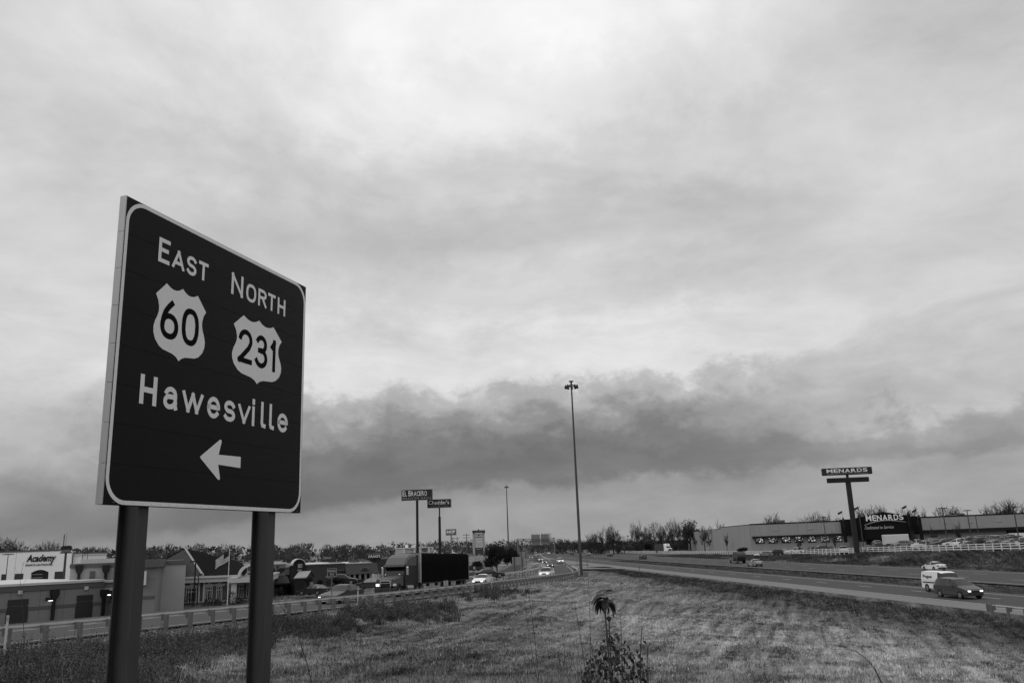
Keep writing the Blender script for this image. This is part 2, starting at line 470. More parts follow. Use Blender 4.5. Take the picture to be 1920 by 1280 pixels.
def region(q, obj):                     # the paler, drier right-hand slope; greener hollow left of it
    sx = q.new('ShaderNodeSeparateXYZ'); q.nt.links.new(obj, sx.inputs[0])
    w = q.m('ADD', sx.outputs[0], q.m('MULTIPLY', q.m('SUBTRACT', q.noise(obj, .12, 3, .6), .5), 14.0))
    a = q.ss(w, -1.0, 9.0); far = q.ss(sx.outputs[1], 45.0, 110.0)
    hw_ = q.ss(q.m('ADD', sx.outputs[0], q.m('MULTIPLY', sx.outputs[1], .0925)), 27.0, 38.0)
    return q.mix(hw_, q.mix(far, q.mix(a, .95, 1.62), 1.12), .60)
def swath(q, obj):                      # mower and drainage streaks running up the near slope
    mp = q.new('ShaderNodeMapping', vector_type='TEXTURE'); q.nt.links.new(obj, mp.inputs[0]); mp.inputs['Rotation'].default_value = (0, 0, math.radians(72)); mp.inputs['Scale'].default_value = (9, .75, 4)
    n = q.noise(mp.outputs[0], 1.0, 4, .6, .2); return q.m('MULTIPLY', q.m('SUBTRACT', n, .5), 2.6)
# grass ground: dry mown turf with mottling and mower streaks
mg = bpy.data.materials.new('dry_grass_ground'); mg.use_nodes = True
q = NB(mg.node_tree); t_ = q.new('ShaderNodeTexCoord'); pb = mg.node_tree.nodes['Principled BSDF']
obj = t_.outputs['Object']
mp = q.new('ShaderNodeMapping'); mg.node_tree.links.new(obj, mp.inputs[0]); mp.inputs['Rotation'].default_value = (0, 0, math.radians(38)); mp.inputs['Scale'].default_value = (.35, 1.5, 1)
a1 = q.noise(obj, .09, 4, .55, .6); a2 = q.noise(obj, .55, 6, .7, .5); a3 = q.noise(obj, 4.0, 6, .75, .3); a4 = q.noise(mp.outputs[0], 1.1, 6, .7, .4); a5 = q.noise(obj, 22, 3, .7)
f = q.m('ADD', q.m('MULTIPLY', q.m('SUBTRACT', a1, .5), 1.5), q.m('MULTIPLY', q.m('SUBTRACT', a2, .5), 1.2))
f = q.m('ADD', f, q.m('MULTIPLY', q.m('SUBTRACT', a3, .5), 1.5))
f = q.m('ADD', f, q.m('MULTIPLY', q.m('SUBTRACT', a4, .5), .9))
f = q.m('ADD', f, q.m('MULTIPLY', q.m('SUBTRACT', a5, .5), .8))
f = q.m('ADD', f, swath(q, obj))
g = q.m('MULTIPLY', q.m('MULTIPLY', .135, region(q, obj)), q.m('MAXIMUM', q.m('ADD', 1.0, q.m('MULTIPLY', f, 1.35)), .3))
mg.node_tree.links.new(g, pb.inputs['Base Color']); pb.inputs['Roughness'].default_value = 1.0; pb.inputs['Specular IOR Level'].default_value = .05
bn = q.new('ShaderNodeBump'); bn.inputs['Strength'].default_value = 1.0; bn.inputs['Distance'].default_value = .25
mg.node_tree.links.new(q.m('ADD', q.m('MULTIPLY', a2, .6), q.m('MULTIPLY', a3, .5)), bn.inputs['Height']); mg.node_tree.links.new(bn.outputs[0], pb.inputs['Normal'])
gnd = np_mesh('ground', np.stack([GX.ravel(), GY.ravel(), GZ], 1), F, mg, kind='structure')
gnd.data.polygons.foreach_set('use_smooth', [True] * len(gnd.data.polygons))

# ------------------------------------------------------------------ pavement sheets
def ribbon(name, o0, o1, z, m, y0=-15, y1=760, step=6, kind='structure', parent=None, fn=xref):
    Y = np.arange(y0, y1 + .1, step); V = []
    for y in Y:
        V += [(fn(y) + o0, y, z), (fn(y) + o1, y, z)]
    n = len(Y); F_ = np.array([(2 * i, 2 * i + 1, 2 * i + 3, 2 * i + 2) for i in range(n - 1)])
    return np_mesh(name, np.array(V), F_, m, parent, **(dict(kind=kind) if kind else {}))
hw = ribbon('highway_near_carriageway', -.35, 9.7, 0.0, m_asph)
hf = ribbon('highway_far_carriageway', 18.4, 38.3, 0.0, m_asph2)
ribbon('concrete_shoulder', -3.9, -.36, -.006, m_conc)
def verge(name, o0, z0_, o1, z1_, y0=-15, y1=760):
    Y = np.arange(y0, y1 + .1, 3.0); V = []
    for y in Y: V += [(xref(y) + o0, y, z0_), (xref(y) + o1, y, z1_)]
    n = len(Y); return np_mesh(name, np.array(V), np.array([(2 * i, 2 * i + 2, 2 * i + 3, 2 * i + 1) for i in range(n - 1)]), mg, kind='structure')
verge('shoulder_verge', -3.89, -.007, -5.4, -.42)
# painted lines (parts of the road they lie on)
ribbon('edge_line', -.22, -.02, .005, m_line, kind=None, parent=hw)
ribbon('edge_line', 8.0, 8.18, .005, m_line, kind=None, parent=hw)
ribbon('edge_line', 19.7, 19.87, .005, m_line, kind=None, parent=hf)
ribbon('edge_line', 36.0, 36.17, .005, m_line, kind=None, parent=hf)
def dash_mesh(L, w):
    return MB().box(0, w, 0, L, 0, .003).mesh('dash', m_line)
_dm = dash_mesh(3.2, .16)
_ang = math.atan(.0925)
y = 22.0
while y < 330:
    inst(_dm, 'lane_dash', hw, (xref(y) + 4.6, y, .004), (0, 0, _ang)); y += 12.2
for o_ in (25.0, 31.4):
    y = 60.0 if o_ < 28 else 66.0
    while y < 300:
        inst(_dm, 'lane_dash', hf, (xref(y) + o_, y, .004), (0, 0, _ang)); y += 12.2
# dark wheel-track wear strips: tar joint lines of their own shape
m_tar = mat('tar_joint', .045, .7, .25, 1.5)
ribbon('tar_seam', 4.35, 4.47, .004, m_tar, kind=None, parent=hw)
ribbon('tar_seam', 9.0, 9.1, .004, m_tar, kind=None, parent=hw)
ribbon('tar_seam', 22.2, 22.3, .004, m_tar, kind=None, parent=hf)

def path_ribbon(name, pts, l, r, dz, m, parent=None, kind=None):
    V = []
    n = len(pts)
    for i, p in enumerate(pts):
        a = pts[max(0, i - 1)]; c = pts[min(n - 1, i + 1)]
        d = Vector((c.x - a.x, c.y - a.y, 0)).normalized(); h = halfw(p)
        lo = l(h); ro = r(h)
        V += [(p.x - d.y * lo, p.y + d.x * lo, p.z + dz), (p.x - d.y * ro, p.y + d.x * ro, p.z + dz)]
    F_ = np.array([(2 * i + 1, 2 * i + 3, 2 * i + 2, 2 * i) for i in range(n - 1)])
    return np_mesh(name, np.array(V), F_, m, parent, **(dict(kind=kind) if kind else {}))
rmp = path_ribbon('exit_ramp', RAMPS, lambda h: h, lambda h: -h, 0, m_asph, kind='structure')
path_ribbon('edge_line', RAMPS, lambda h: h - .8, lambda h: h - .93, .01, m_line, rmp)
path_ribbon('edge_line', RAMPS, lambda h: -h + .93, lambda h: -h + .8, .01, m_line, rmp)
for i in range(2, 40, 4):
    p, p2 = RAMPS[i], RAMPS[i + 1]
    a = math.atan2((p2 - p).y, (p2 - p).x) - PI / 2
    if p.y < 118: inst(dash_mesh(2.6, .12), 'lane_dash', rmp, (p.x, p.y, p.z + .012), (math.atan2(p2.z - p.z, (p2 - p).length), 0, a))
# gore between ramp and highway, seen as pale concrete
gv = []; 
for p in [r for r in RAMPS if 205 < r.y < 366]:
    gv += [(p.x + halfw(p) * .9, p.y, .012 + .0), (xref(p.y) - 3.8, p.y, -.012)]
gv = np.array(gv); nG = len(gv) // 2
gv[0::2, 2] = [r.z - .015 for r in RAMPS if 205 < r.y < 366]
np_mesh('gore_pavement', gv, np.array([(2 * i, 2 * i + 1, 2 * i + 3, 2 * i + 2) for i in range(nG - 1)]), m_conc, kind='structure')
# car park surfaces
def flat_poly(name, pts, m, kind='structure', zoff=.05):
    # subdivided quad following the ground
    A, B_, C_, D = [Vector(p) for p in pts]; n = 16; V = []
    for i in range(n + 1):
        for j in range(n + 1):
            u, v = i / n, j / n
            p = (A * (1 - u) + B_ * u) * (1 - v) + (D * (1 - u) + C_ * u) * v
            V.append((p.x, p.y, 0))
    V = np.array(V); V[:, 2] = ground(V[:, 0], V[:, 1]) + zoff
    F_ = np.array([(i * (n + 1) + j, (i + 1) * (n + 1) + j, (i + 1) * (n + 1) + j + 1, i * (n + 1) + j + 1) for i in range(n) for j in range(n)])
    return np_mesh(name, V, F_, m, kind=kind)
flat_poly('store_car_park', [(fx(150) + 2.5, 120, 0), (240, 120, 0), (230, 285, 0), (fx(285) + 4, 285, 0)], m_asph2)
flat_poly('shop_forecourt', [(-95, 42, 0), (-24, 60, 0), (-8, 165, 0), (-105, 165, 0)], m_asph2)

# ------------------------------------------------------------------ guard rails
def w_beam(L):
    # corrugated W-beam profile, thickness 8 mm
    prof = [(0, 0.0), (.075, .035), (.075, .075), (0, .125), (0, .185), (.075, .235), (.075, .275), (0, .31)]
    vs = []; n = len(prof)
    for x in (0, L):
        for (y, z) in prof: vs.append((x, -y - .0, z))
        for (y, z) in prof: vs.append((x, -y + .012, z))
    fs = []
    for i in range(n - 1):
        fs.append((i, i + 2 * n, i + 1 + 2 * n, i + 1)); fs.append((i + n, i + 1 + n, i + 1 + 3 * n, i + 3 * n))
    fs += [(0, n, 3 * n, 2 * n), (n - 1, 3 * n - 1, 4 * n - 1, 2 * n - 1)]
    fs += [tuple(list(range(n)) + list(range(2 * n - 1, n - 1, -1))), tuple(list(range(3 * n - 1, 2 * n - 1, -1)) + list(range(3 * n, 4 * n)))]
    return MB().add(vs, fs)
def post_mesh(wood=False):
    b_ = MB()
    if wood: b_.box(-.08, .08, -.08, .08, -.3, .76)
    else:
        b_.box(-.075, .075, -.1, -.088, -.3, .76); b_.box(-.075, .075, .088, .1, -.3, .76); b_.box(-.01, .01, -.088, .088, -.3, .76)
    return b_
_pm = post_mesh(True).mesh('post', m_wood)
_bm = MB().box(-.055, .055, -.11, .11, -.17, .17).mesh('blockout', m_wood)
_wb = {}
def guardrail(name, label, pts, side, h=.60, group=None, step=1, blk=True, endcap=False):
    """posts with spacer blocks on the camera side, beam on the traffic side"""
    t = thing(name, label, 'guardrail', tuple(pts[0]), 0, group); o = pts[0]
    for i, p in enumerate(pts):
        a = pts[max(0, i - 1)]; c = pts[min(len(pts) - 1, i + 1)]; r = math.atan2(c.y - a.y, c.x - a.x)
        nrm = Vector((-math.sin(r), math.cos(r), 0)) * side
        q_ = p - o
        po = inst(_pm, 'post', t, q_, (random.uniform(-.03, .03), random.uniform(-.03, .03), r + random.uniform(-.05, .05)))
        if blk: inst(_bm, 'spacer_block', t, q_ + nrm * .19 + Vector((0, 0, h + .0)), (0, 0, r))
        if i < len(pts) - 1:
            n_ = pts[i + 1]; d = n_ - p; L = d.length; r2 = math.atan2(d.y, d.x); nr = Vector((-math.sin(r2), math.cos(r2), 0)) * side
            me = w_beam(1.0).mesh('beam', m_galv) if 'w' not in _wb else _wb['w']; _wb['w'] = me
            bo = inst(me, 'beam', t, q_ + nr * (.38) + Vector((0, 0, h)), (0, -math.asin((n_.z - p.z) / L), r2), (L + .04, -side, 1))
    return t
guardrail('guardrail', 'long galvanised guardrail on timber posts along the near side of the exit ramp', RAIL[:], 1)
# rail on the far side of the ramp
_fr = [Vector(railpt(*q_)) for q_ in [(870, 130, 1.35), (921, 138, 1.25), (960, 150, 1.15), (984, 160, 1.1), (1000, 172, 1.0), (1007, 182, .95)]]
_frr = resample(_fr, 3.8)
guardrail('guardrail', 'shorter galvanised guardrail on the far side of the ramp behind the white saloon', _frr, -1)
# rail beside the highway at the right edge
_rr = [Vector((xref(y_) - 5.1, y_, -.1)) for y_ in np.arange(69.0, 30, -1.9)]
gt = guardrail('guardrail', 'galvanised guardrail starting beside the highway shoulder at the right edge', _rr, 1, h=.55)
# buffer end of that rail
MB().box(-.06, .06, -.55, .1, .10, .72).build('end_terminal', m_galvd, gt).location = (0, .6, 0.12)
MB().prism([(-.3, .2), (.3, .2), (.3, .68), (-.3, .68)], -.02, .02).build('end_plate', m_galv, gt).location = (0.1, 1.3, .1)

# low pale wall running up beside the dark trees
wl = [at(905, 1082, 172), at(925, 1078, 180), at(945, 1070, 190), at(960, 1062, 200), at(972, 1056, 208), at(975, 1052, 214)]
wt = thing('retaining_wall', 'low pale concrete wall climbing the bank beside the dark evergreens', 'wall', (wl[0].x, wl[0].y, 0))
for a, c in zip(wl, wl[1:]):
    mb = MB(); o = wl[0]; d = (c - a).normalized(); n_ = Vector((-d.y, d.x, 0)) * .15
    zt = .45
    vs = []
    for p in (a, c):
        for s_ in (-1, 1):
            for z_ in (gz(p.x, p.y) - .6 - 0, p.z + zt):
                vs.append((p.x - o.x + n_.x * s_, p.y - o.y + n_.y * s_, z_))
    mb.add(vs, [(0, 1, 3, 2), (4, 6, 7, 5), (0, 4, 5, 1), (2, 3, 7, 6), (1, 5, 7, 3), (0, 2, 6, 4)])
    mb.build('wall_section', m_conc, wt)

# ------------------------------------------------------------------ white board fence beyond the highway
FE = []
y = 118.0; L_ = 0
pts = [(fx(v), v) for v in np.arange(112, 640, 1.0)]
fp = resample([Vector((p[0], p[1], fz(p[1]))) for p in pts], 2.44)
ft = thing('board_fence', 'long white three-board fence between the highway bank and the store car park', 'fence', tuple(fp[0]))
m_vin = m_vinyl
_fpm = MB().box(-.07, .07, -.07, .07, -.3, 1.35).mesh('post', m_vin)
_frm = MB().box(0, 1, -.02, .02, -.075, .075).mesh('board', m_vin)
rest = MB()
for i, p in enumerate(fp):
    q_ = p - fp[0]
    c = fp[min(i + 1, len(fp) - 1)]; a = fp[max(i - 1, 0)]; r = math.atan2((c - a).y, (c - a).x)
    inst(_fpm, 'post', ft, q_, (0, 0, r))
    if i < len(fp) - 1:
        d = fp[i + 1] - p; r2 = math.atan2(d.y, d.x); L = d.length; tl = -math.asin(d.z / L)
        for zz_ in (.35, .78, 1.2):
            if i < 99: inst(_frm, 'board', ft, q_ + Vector((0, 0, zz_)), (0, tl, r2), (L, 1, 1))
            else:
                p0 = q_ + Vector((0, 0, zz_)); p1 = p0 + d; u_ = Vector((-d.y, d.x, 0)).normalized() * .02
                rest.add([p0 - u_ - Vector((0, 0, .075)), p1 - u_ - Vector((0, 0, .075)), p1 - u_ + Vector((0, 0, .075)), p0 - u_ + Vector((0, 0, .075)),
                          p0 + u_ - Vector((0, 0, .075)), p1 + u_ - Vector((0, 0, .075)), p1 + u_ + Vector((0, 0, .075)), p0 + u_ + Vector((0, 0, .075))],
                         [(0, 1, 2, 3), (5, 4, 7, 6), (3, 2, 6, 7), (4, 5, 1, 0), (0, 3, 7, 4), (1, 5, 6, 2)])
rest.build('distant_boards', m_vin, ft, kind='stuff')

# ------------------------------------------------------------------ the big direction sign
SA = Vector((-3.0506, 6.2047, EYE + .3927)); SH = .3058
sign = thing('direction_sign', 'large dark rectangular route sign with pale border on two steel posts in the foreground', 'road sign', (SA.x, SA.y, gz(SA.x, SA.y)), PI / 2 - SH)
z0 = SA.z - gz(SA.x, SA.y)
SW, SHH = 2.67, 2.44
m_sign = mat('sign_sheeting', .0055, .5, .16, 1.3, spec=.12, stretch=(.6, 1, 4), bump=.05, bs=3)
m_signw = mat('sign_legend_sheeting', .70, .5, .05, 2.0, spec=.3)
m_signk = mat('sign_numeral_black', .002, .6, spec=.05)
m_alu = mat('mill_aluminium', .40, .42, .16, 3.5, metal=.75, stretch=(1, 1, .25))
PH = SHH / 8
for i in range(8):
    MB().box(0, SW, 0, .052, z0 + i * PH + .0008, z0 + (i + 1) * PH - .0008).build('sign_panel', m_sign, sign, bevel=.001)
# aluminium edge strips (the extrusions' returned flanges)
for i in range(8):
    MB().box(-.012, -.002, -.001, .058, z0 + i * PH + .0015, z0 + (i + 1) * PH - .0015).build('edge_flange', m_alu, sign)
def sheet(name, poly, y, m, holes=None):
    # thin cut-out sheet on the panel face
    mb = MB(); mb.prism(poly, y - .0012, y); return mb.build(name, m, sign)
# border: rounded frame strip, cut where the panels meet
def rrect(x0, x1, z_0, z_1, r, n=10):
    pts = []
    for cx, cz, a0 in ((x1 - r, z_0 + r, -90), (x1 - r, z_1 - r, 0), (x0 + r, z_1 - r, 90), (x0 + r, z_0 + r, 180)):
        for i in range(n + 1):
            a = math.radians(a0 + 90 * i / n); pts.append((cx + r * math.cos(a), cz + r * math.sin(a)))
    return pts
o1 = rrect(.006, SW - .006, z0 + .004, z0 + SHH - .004, .205); i1 = rrect(.038, SW - .038, z0 + .036, z0 + SHH - .036, .173)
mb = MB(); n = len(o1); yb = -.0015
vs = [(p[0], yb, p[1]) for p in o1] + [(p[0], yb, p[1]) for p in i1]
mb.add(vs, [(i, (i + 1) % n, (i + 1) % n + n, i + n) for i in range(n)])
mb.build('border', m_signw, sign)
SHD = [(0.393, 1.73), (0.51, 1.85), (0.558, 1.827), (0.595, 1.818), (0.632, 1.818), (0.672, 1.832), (0.711, 1.858), (0.75, 1.832), (0.79, 1.818), (0.83, 1.818), (0.868, 1.828), (0.907, 1.85),
       (1.029, 1.728), (0.998, 1.68), (0.984, 1.63), (0.984, 1.59), (0.996, 1.55), (1.02, 1.50), (1.034, 1.45), (1.030, 1.40), (1.008, 1.35), (0.96, 1.302), (0.91, 1.28), (0.85, 1.272), (0.79, 1.264), (0.745, 1.246), (0.711, 1.217),
       (0.677, 1.246), (0.632, 1.264), (0.572, 1.272), (0.512, 1.280), (0.462, 1.302), (0.414, 1.35), (0.392, 1.40), (0.388, 1.45), (0.402, 1.50), (0.426, 1.55), (0.438, 1.59), (0.438, 1.63), (0.424, 1.68)]
sheet('route_shield', [(x, z + z0) for x, z in SHD], -.001, m_signw)
sheet('route_shield', [((x - .711) * 1.255 + 1.832, (z - 1.217) * .995 + 1.212 + z0) for x, z in SHD], -.001, m_signw)
# --- highway-style letters drawn as constant-width strokes
def arc(cx, cy, rx, ry, a0, a1, n=14):
    return [(cx + rx * math.cos(math.radians(a0 + (a1 - a0) * i / n)), cy + ry * math.sin(math.radians(a0 + (a1 - a0) * i / n))) for i in range(n + 1)]
def oval(cx, cy, rx, ry, e=2.5, n=36):
    out = []
    for i in range(n + 1):
        a = 2 * PI * i / n; c_, s_ = math.cos(a), math.sin(a)
        out.append((cx + rx * abs(c_) ** (2 / e) * (1 if c_ > 0 else -1), cy + ry * abs(s_) ** (2 / e) * (1 if s_ > 0 else -1)))
    return out
GLY = {
 'E': [[(0, 0), (0, 1)], [(0, 1), (1, 1)], [(0, .53), (.84, .53)], [(0, 0), (1, 0)]],
 'A': [[(0, 0), (.5, 1)], [(.5, 1), (1, 0)], [(.2, .28), (.8, .28)]],
 'S': [arc(.5, .75, .49, .25, 25, 250) + arc(.5, .25, .5, .25, 75, -155)],
 'T': [[(0, 1), (1, 1)], [(.5, 0), (.5, 1)]],
 'N': [[(0, 0), (0, 1)], [(0, 1), (1, 0)], [(1, 0), (1, 1)]],
 'O': [oval(.5, .5, .5, .5)],
 'R': [[(0, 0), (0, 1)], [(0, 1), (.55, 1)] + arc(.58, .76, .40, .24, 80, -80)[1:] + [(.55, .52), (0, .52)], [(.5, .52), (1, 0)]],
 'H': [[(0, 0), (0, 1)], [(1, 0), (1, 1)], [(0, .5), (1, .5)]],
 'a': [arc(.52, .66, .46, .34, 155, 0) + [(.98, .16)] + [(1.04, .0)], [(.98, .58), (.5, .58)] + arc(.42, .29, .42, .29, 95, 270) + [(.72, .04), (.98, .26)]],
 'w': [[(0, 1), (.26, 0)], [(.26, 0), (.5, .95)], [(.5, .95), (.74, 0)], [(.74, 0), (1, 1)]],
 'e': [[(.02, .52), (.98, .52)] + arc(.5, .5, .5, .5, 3, 318, 24)],
 's': [arc(.5, .74, .46, .26, 22, 250) + arc(.5, .25, .5, .25, 75, -155)],
 'v': [[(0, 1), (.5, 0)], [(.5, 0), (1, 1)]],
 'i': [[(.5, 0), (.5, .68)], [(.5, .93), (.5, 1.0)]],
 'l': [[(0, 1), (0, .12), (.25, .02), (1, 0)]],
 '6': [oval(.5, .31, .5, .31, 2.2), [(0.01, .33), (.05, .52), (.18, .72), (.40, .90), (.60, 1.02)]],
 '0': [oval(.5, .5, .5, .5, 2.4)],
 '2': [arc(.5, .72, .48, .28, 168, -20) + [(.80, .46), (0, 0)], [(0, 0), (1, 0)]],
 '3': [arc(.47, .76, .45, .24, 150, -82), arc(.47, .27, .53, .27, 85, -152), [(.28, .53), (.55, .53)]],
 '1': [[(1, 0), (1, 1)], [(.0, .80), (1, .97)]],
}
def stroke_sheet(ch, u0, u1, v0, v1, sw, m, y, name):
    h = sw / 2; mb = MB(); W_ = max(.0001, u1 - u0 - sw); H_ = v1 - v0 - sw; k = 0
    for line in GLY[ch]:
        P_ = [Vector((u0 + h + p[0] * W_, v0 + h + p[1] * H_)) for p in line]; closed = (P_[0] - P_[-1]).length < 1e-4
        if ch == 'i': P_ = [Vector(((u0 + u1) / 2, p.y)) for p in P_]
        n = len(P_); L = []; R_ = []
        for i, p in enumerate(P_):
            if closed: a = P_[i - 1] if i > 0 else P_[-2]; c = P_[i + 1] if i < n - 1 else P_[1]
            else: a = P_[i - 1] if i > 0 else None; c = P_[i + 1] if i < n - 1 else None
            d1 = (p - a).normalized() if a is not None else None; d2 = (c - p).normalized() if c is not None else None
            d = (d1 + d2).normalized() if (d1 is not None and d2 is not None) else (d1 or d2)
            nn = Vector((-d.y, d.x)); sc = 1.0
            if d1 is not None and d2 is not None: sc = min(1.35, 1 / max(.3, d.dot(d1)))
            q_ = p
            if d1 is None: q_ = p - d * h
            if d2 is None: q_ = p + d * h
            L.append(q_ + nn * h * sc); R_.append(q_ - nn * h * sc)
        yy = y - .00015 * k; k += 1
        vs = [(p.x, yy, z0 + p.y) for p in L] + [(p.x, yy, z0 + p.y) for p in R_]
        mb.add(vs, [(i, i + n, i + n + 1, i + 1) for i in range(n - 1)])
    if ch in 'NwvA':    # trim the mitre spikes to flat tops
        lo, hi = z0 + v0, z0 + v1; mb.v = [(a, b_, min(max(c, lo), hi)) for a, b_, c in mb.v]
    return mb.build(name, m, sign)
for s_, a_, c_, v0, v1, sw in [('E', .388, .524, 2.012, 2.226, .034), ('A', .557, .712, 2.012, 2.184, .030), ('S', .740, .870, 2.010, 2.184, .030), ('T', .898, 1.030, 2.012, 2.182, .030),
                           ('N', 1.371, 1.552, 2.003, 2.217, .034), ('O', 1.603, 1.765, 2.000, 2.182, .030), ('R', 1.800, 1.942, 2.003, 2.180, .030), ('T', 1.966, 2.098, 2.003, 2.180, .030), ('H', 2.138, 2.279, 2.003, 2.180, .030),
                           ('H', .287, .478, .795, 1.034, .044), ('a', .557, .722, .795, .985, .040), ('w', .783, 1.055, .797, .985, .038), ('e', 1.110, 1.290, .793, .987, .040), ('s', 1.345, 1.514, .793, .987, .040), ('v', 1.555, 1.745, .797, .984, .038),
                           ('i', 1.772, 1.816, .797, 1.058, .040), ('l', 1.916, 2.000, .797, 1.052, .040), ('l', 2.058, 2.142, .797, 1.052, .040), ('e', 2.200, 2.386, .793, .985, .040)]:
    stroke_sheet(s_, a_, c_, v0, v1, sw + .001, m_signw, -.0022, 'legend')
for s_, a_, c_ in [('6', .462, .682), ('0', .722, .944), ('2', 1.514, 1.738), ('3', 1.784, 1.990), ('1', 2.040, 2.128)]:
    stroke_sheet(s_, a_, c_, 1.378, 1.710, .050, m_signk, -.0032, 'numeral')
sheet('arrow', [(x, z + z0) for x, z in [(1.054, .437), (1.063, .426), (1.306, .262), (1.318, .257), (1.333, .263), (1.336, .275), (1.303, .392), (1.626, .386), (1.626, .488), (1.303, .480), (1.336, .598), (1.333, .610), (1.318, .617), (1.306, .611), (1.063, .448)]], -.001, m_signw)
m_post = mat('painted_beam', .046, .45, .35, 2.0, stretch=(1, 1, .25), metal=.25, spec=.4)
for u0 in (.430, 2.196):
    y0_, D_, b_ = .060, .19, .115
    zb = -.9
    mb = MB(); zt = z0 + SHH - .25
    mb.box(u0, u0 + b_, y0_, y0_ + .011, zb, zt); mb.box(u0, u0 + b_, y0_ + D_ - .011, y0_ + D_, zb, zt)
    mb.box(u0 + b_ / 2 - .004, u0 + b_ / 2 + .004, y0_ + .011, y0_ + D_ - .011, zb, zt)
    mb.build('support_post', m_post, sign)
    for i in range(8):
        MB().box(u0 - .03, u0 + .0, y0_ - .006, y0_ + .02, z0 + (i + .5) * PH - .02, z0 + (i + .5) * PH + .02).build('panel_clip', m_alu, sign)
# small rivets along the border
rv = MB()
for i in range(26):
    u = .1 + i * .1; rv.tube((u, -.0030, z0 + .020), (u, -.0005, z0 + .020), .0035, n=6)
rv.build('rivets', m_alu, sign, kind='stuff')

# ------------------------------------------------------------------ grass, weeds and stalks
def blade_mat(name, v, var=.5, rough=.9, dry=False):
    m = bpy.data.materials.new(name); m.use_nodes = True; q = NB(m.node_tree); t = q.new('ShaderNodeTexCoord')
    o = t.outputs['Object']; a = q.noise(o, .55, 5, .7, .6); c = q.noise(o, 6, 4, .7); d = q.noise(o, .09, 3, .5); e2 = q.noise(o, 1.9, 4, .65, .5)
    f = q.m('ADD', q.m('MULTIPLY', q.m('SUBTRACT', a, .5), 1.5 * var * 2), q.m('MULTIPLY', q.m('SUBTRACT', c, .5), 1.6 * var))
    f = q.m('ADD', f, q.m('MULTIPLY', q.m('SUBTRACT', d, .5), 2.6 * var))
    f = q.m('ADD', f, q.m('MULTIPLY', q.m('SUBTRACT', e2, .5), 4.2 * var))
    f = q.m('ADD', f, swath(q, o))
    g = q.m('MULTIPLY', q.m('MULTIPLY', v, region(q, o)) if dry else v, q.m('MAXIMUM', q.m('ADD', 1.0, f), .16))
    p = m.node_tree.nodes['Principled BSDF']; m.node_tree.links.new(g, p.inputs['Base Color'])
    p.inputs['Roughness'].default_value = rough; p.inputs['Specular IOR Level'].default_value = .15
    return m
mb_dry = blade_mat('dry_grass_blades', .225, .8, dry=True)
mb_weed = blade_mat('brown_weeds', .080, .5)
mb_bank = blade_mat('rank_grass', .058, .5)
def allowed(X, Y, margin=.3):
    o = X - np.array([xref(v) for v in Y])
    ok = (o < -4.1 - margin)
    m = np.ones(len(X), bool)
    for i in range(0, len(X), 20000):
        d = np.hypot(X[i:i + 20000, None] - _rx[None], Y[i:i + 20000, None] - _ry[None]); k = d.argmin(1)
        m[i:i + 20000] = d[np.arange(len(k)), k] > _rw[k] + margin
    return ok & m
def blades(name, X, Y, h, w, m, lean=.5, seg=1, z=None, **tg):
    n = len(X); Z = ground(X, Y) if z is None else z
    a = RNG.random(n) * 2 * PI; l = RNG.random(n) ** .6 * lean
    la = RNG.random(n) * 2 * PI
    dx_, dy_ = np.cos(a) * w / 2, np.sin(a) * w / 2
    l = np.minimum(.985, l)
    tx, ty = X + np.cos(la) * l * h, Y + np.sin(la) * l * h
    V = np.empty((n, 3, 3)); V[:, 0] = np.stack([X - dx_, Y - dy_, Z - .02], 1); V[:, 1] = np.stack([X + dx_, Y + dy_, Z - .02], 1); V[:, 2] = np.stack([tx, ty, Z + h * np.sqrt(np.maximum(.05, 1 - l * l))], 1)
    F_ = np.arange(n * 3).reshape(n, 3)
    return np_mesh(name, V.reshape(-1, 3), F_, m, **tg)
# mown slope: short blades, denser near the camera
N = 800000
d_ = 5.5 * (150 / 5.5) ** (RNG.random(N) ** .85)
u_ = (RNG.random(N) * 1.7 - .9)
X, Y = u_ * d_, d_
cl = np.sin(X * 2.1 + np.sin(Y * 1.7) * 1.5) * np.sin(Y * 2.7 + np.cos(X * 1.3) * 2) + RNG.normal(0, .6, N)
ok = allowed(X, Y) & (cl > -.5)
X, Y = X[ok], Y[ok]; cl = cl[ok]
hh = (.07 + .08 * RNG.random(len(X)) + .03 * np.clip(cl, 0, 1.5)) * (1 + Y * .004)
blades('grass', X, Y, hh, .005 + .0011 * Y, mb_dry, lean=1.12, kind='stuff', label='short dry mown grass covering the slope between the roads', cat='grass')
# scattered thatch tufts: taller clumps
Nc = 5200
dc = 9 * (80 / 9) ** RNG.random(Nc); uc = RNG.random(Nc) * 1.6 - .85
Xc, Yc = uc * dc, dc; ok = allowed(Xc, Yc, .8); Xc, Yc = Xc[ok], Yc[ok]
rep = 26
X = np.repeat(Xc, rep) + RNG.normal(0, .09, len(Xc) * rep) * np.repeat(1 + Yc * .01, rep); Y = np.repeat(Yc, rep) + RNG.normal(0, .09, len(Xc) * rep)
blades('tufts', X, Y, .07 + RNG.random(len(X)) * .11, .006 + .0011 * Y, blade_mat('tuft_blades', .11, .6, dry=True), lean=1.1, kind='stuff', label='darker scattered tufts rising out of the mown slope', cat='grass tufts')
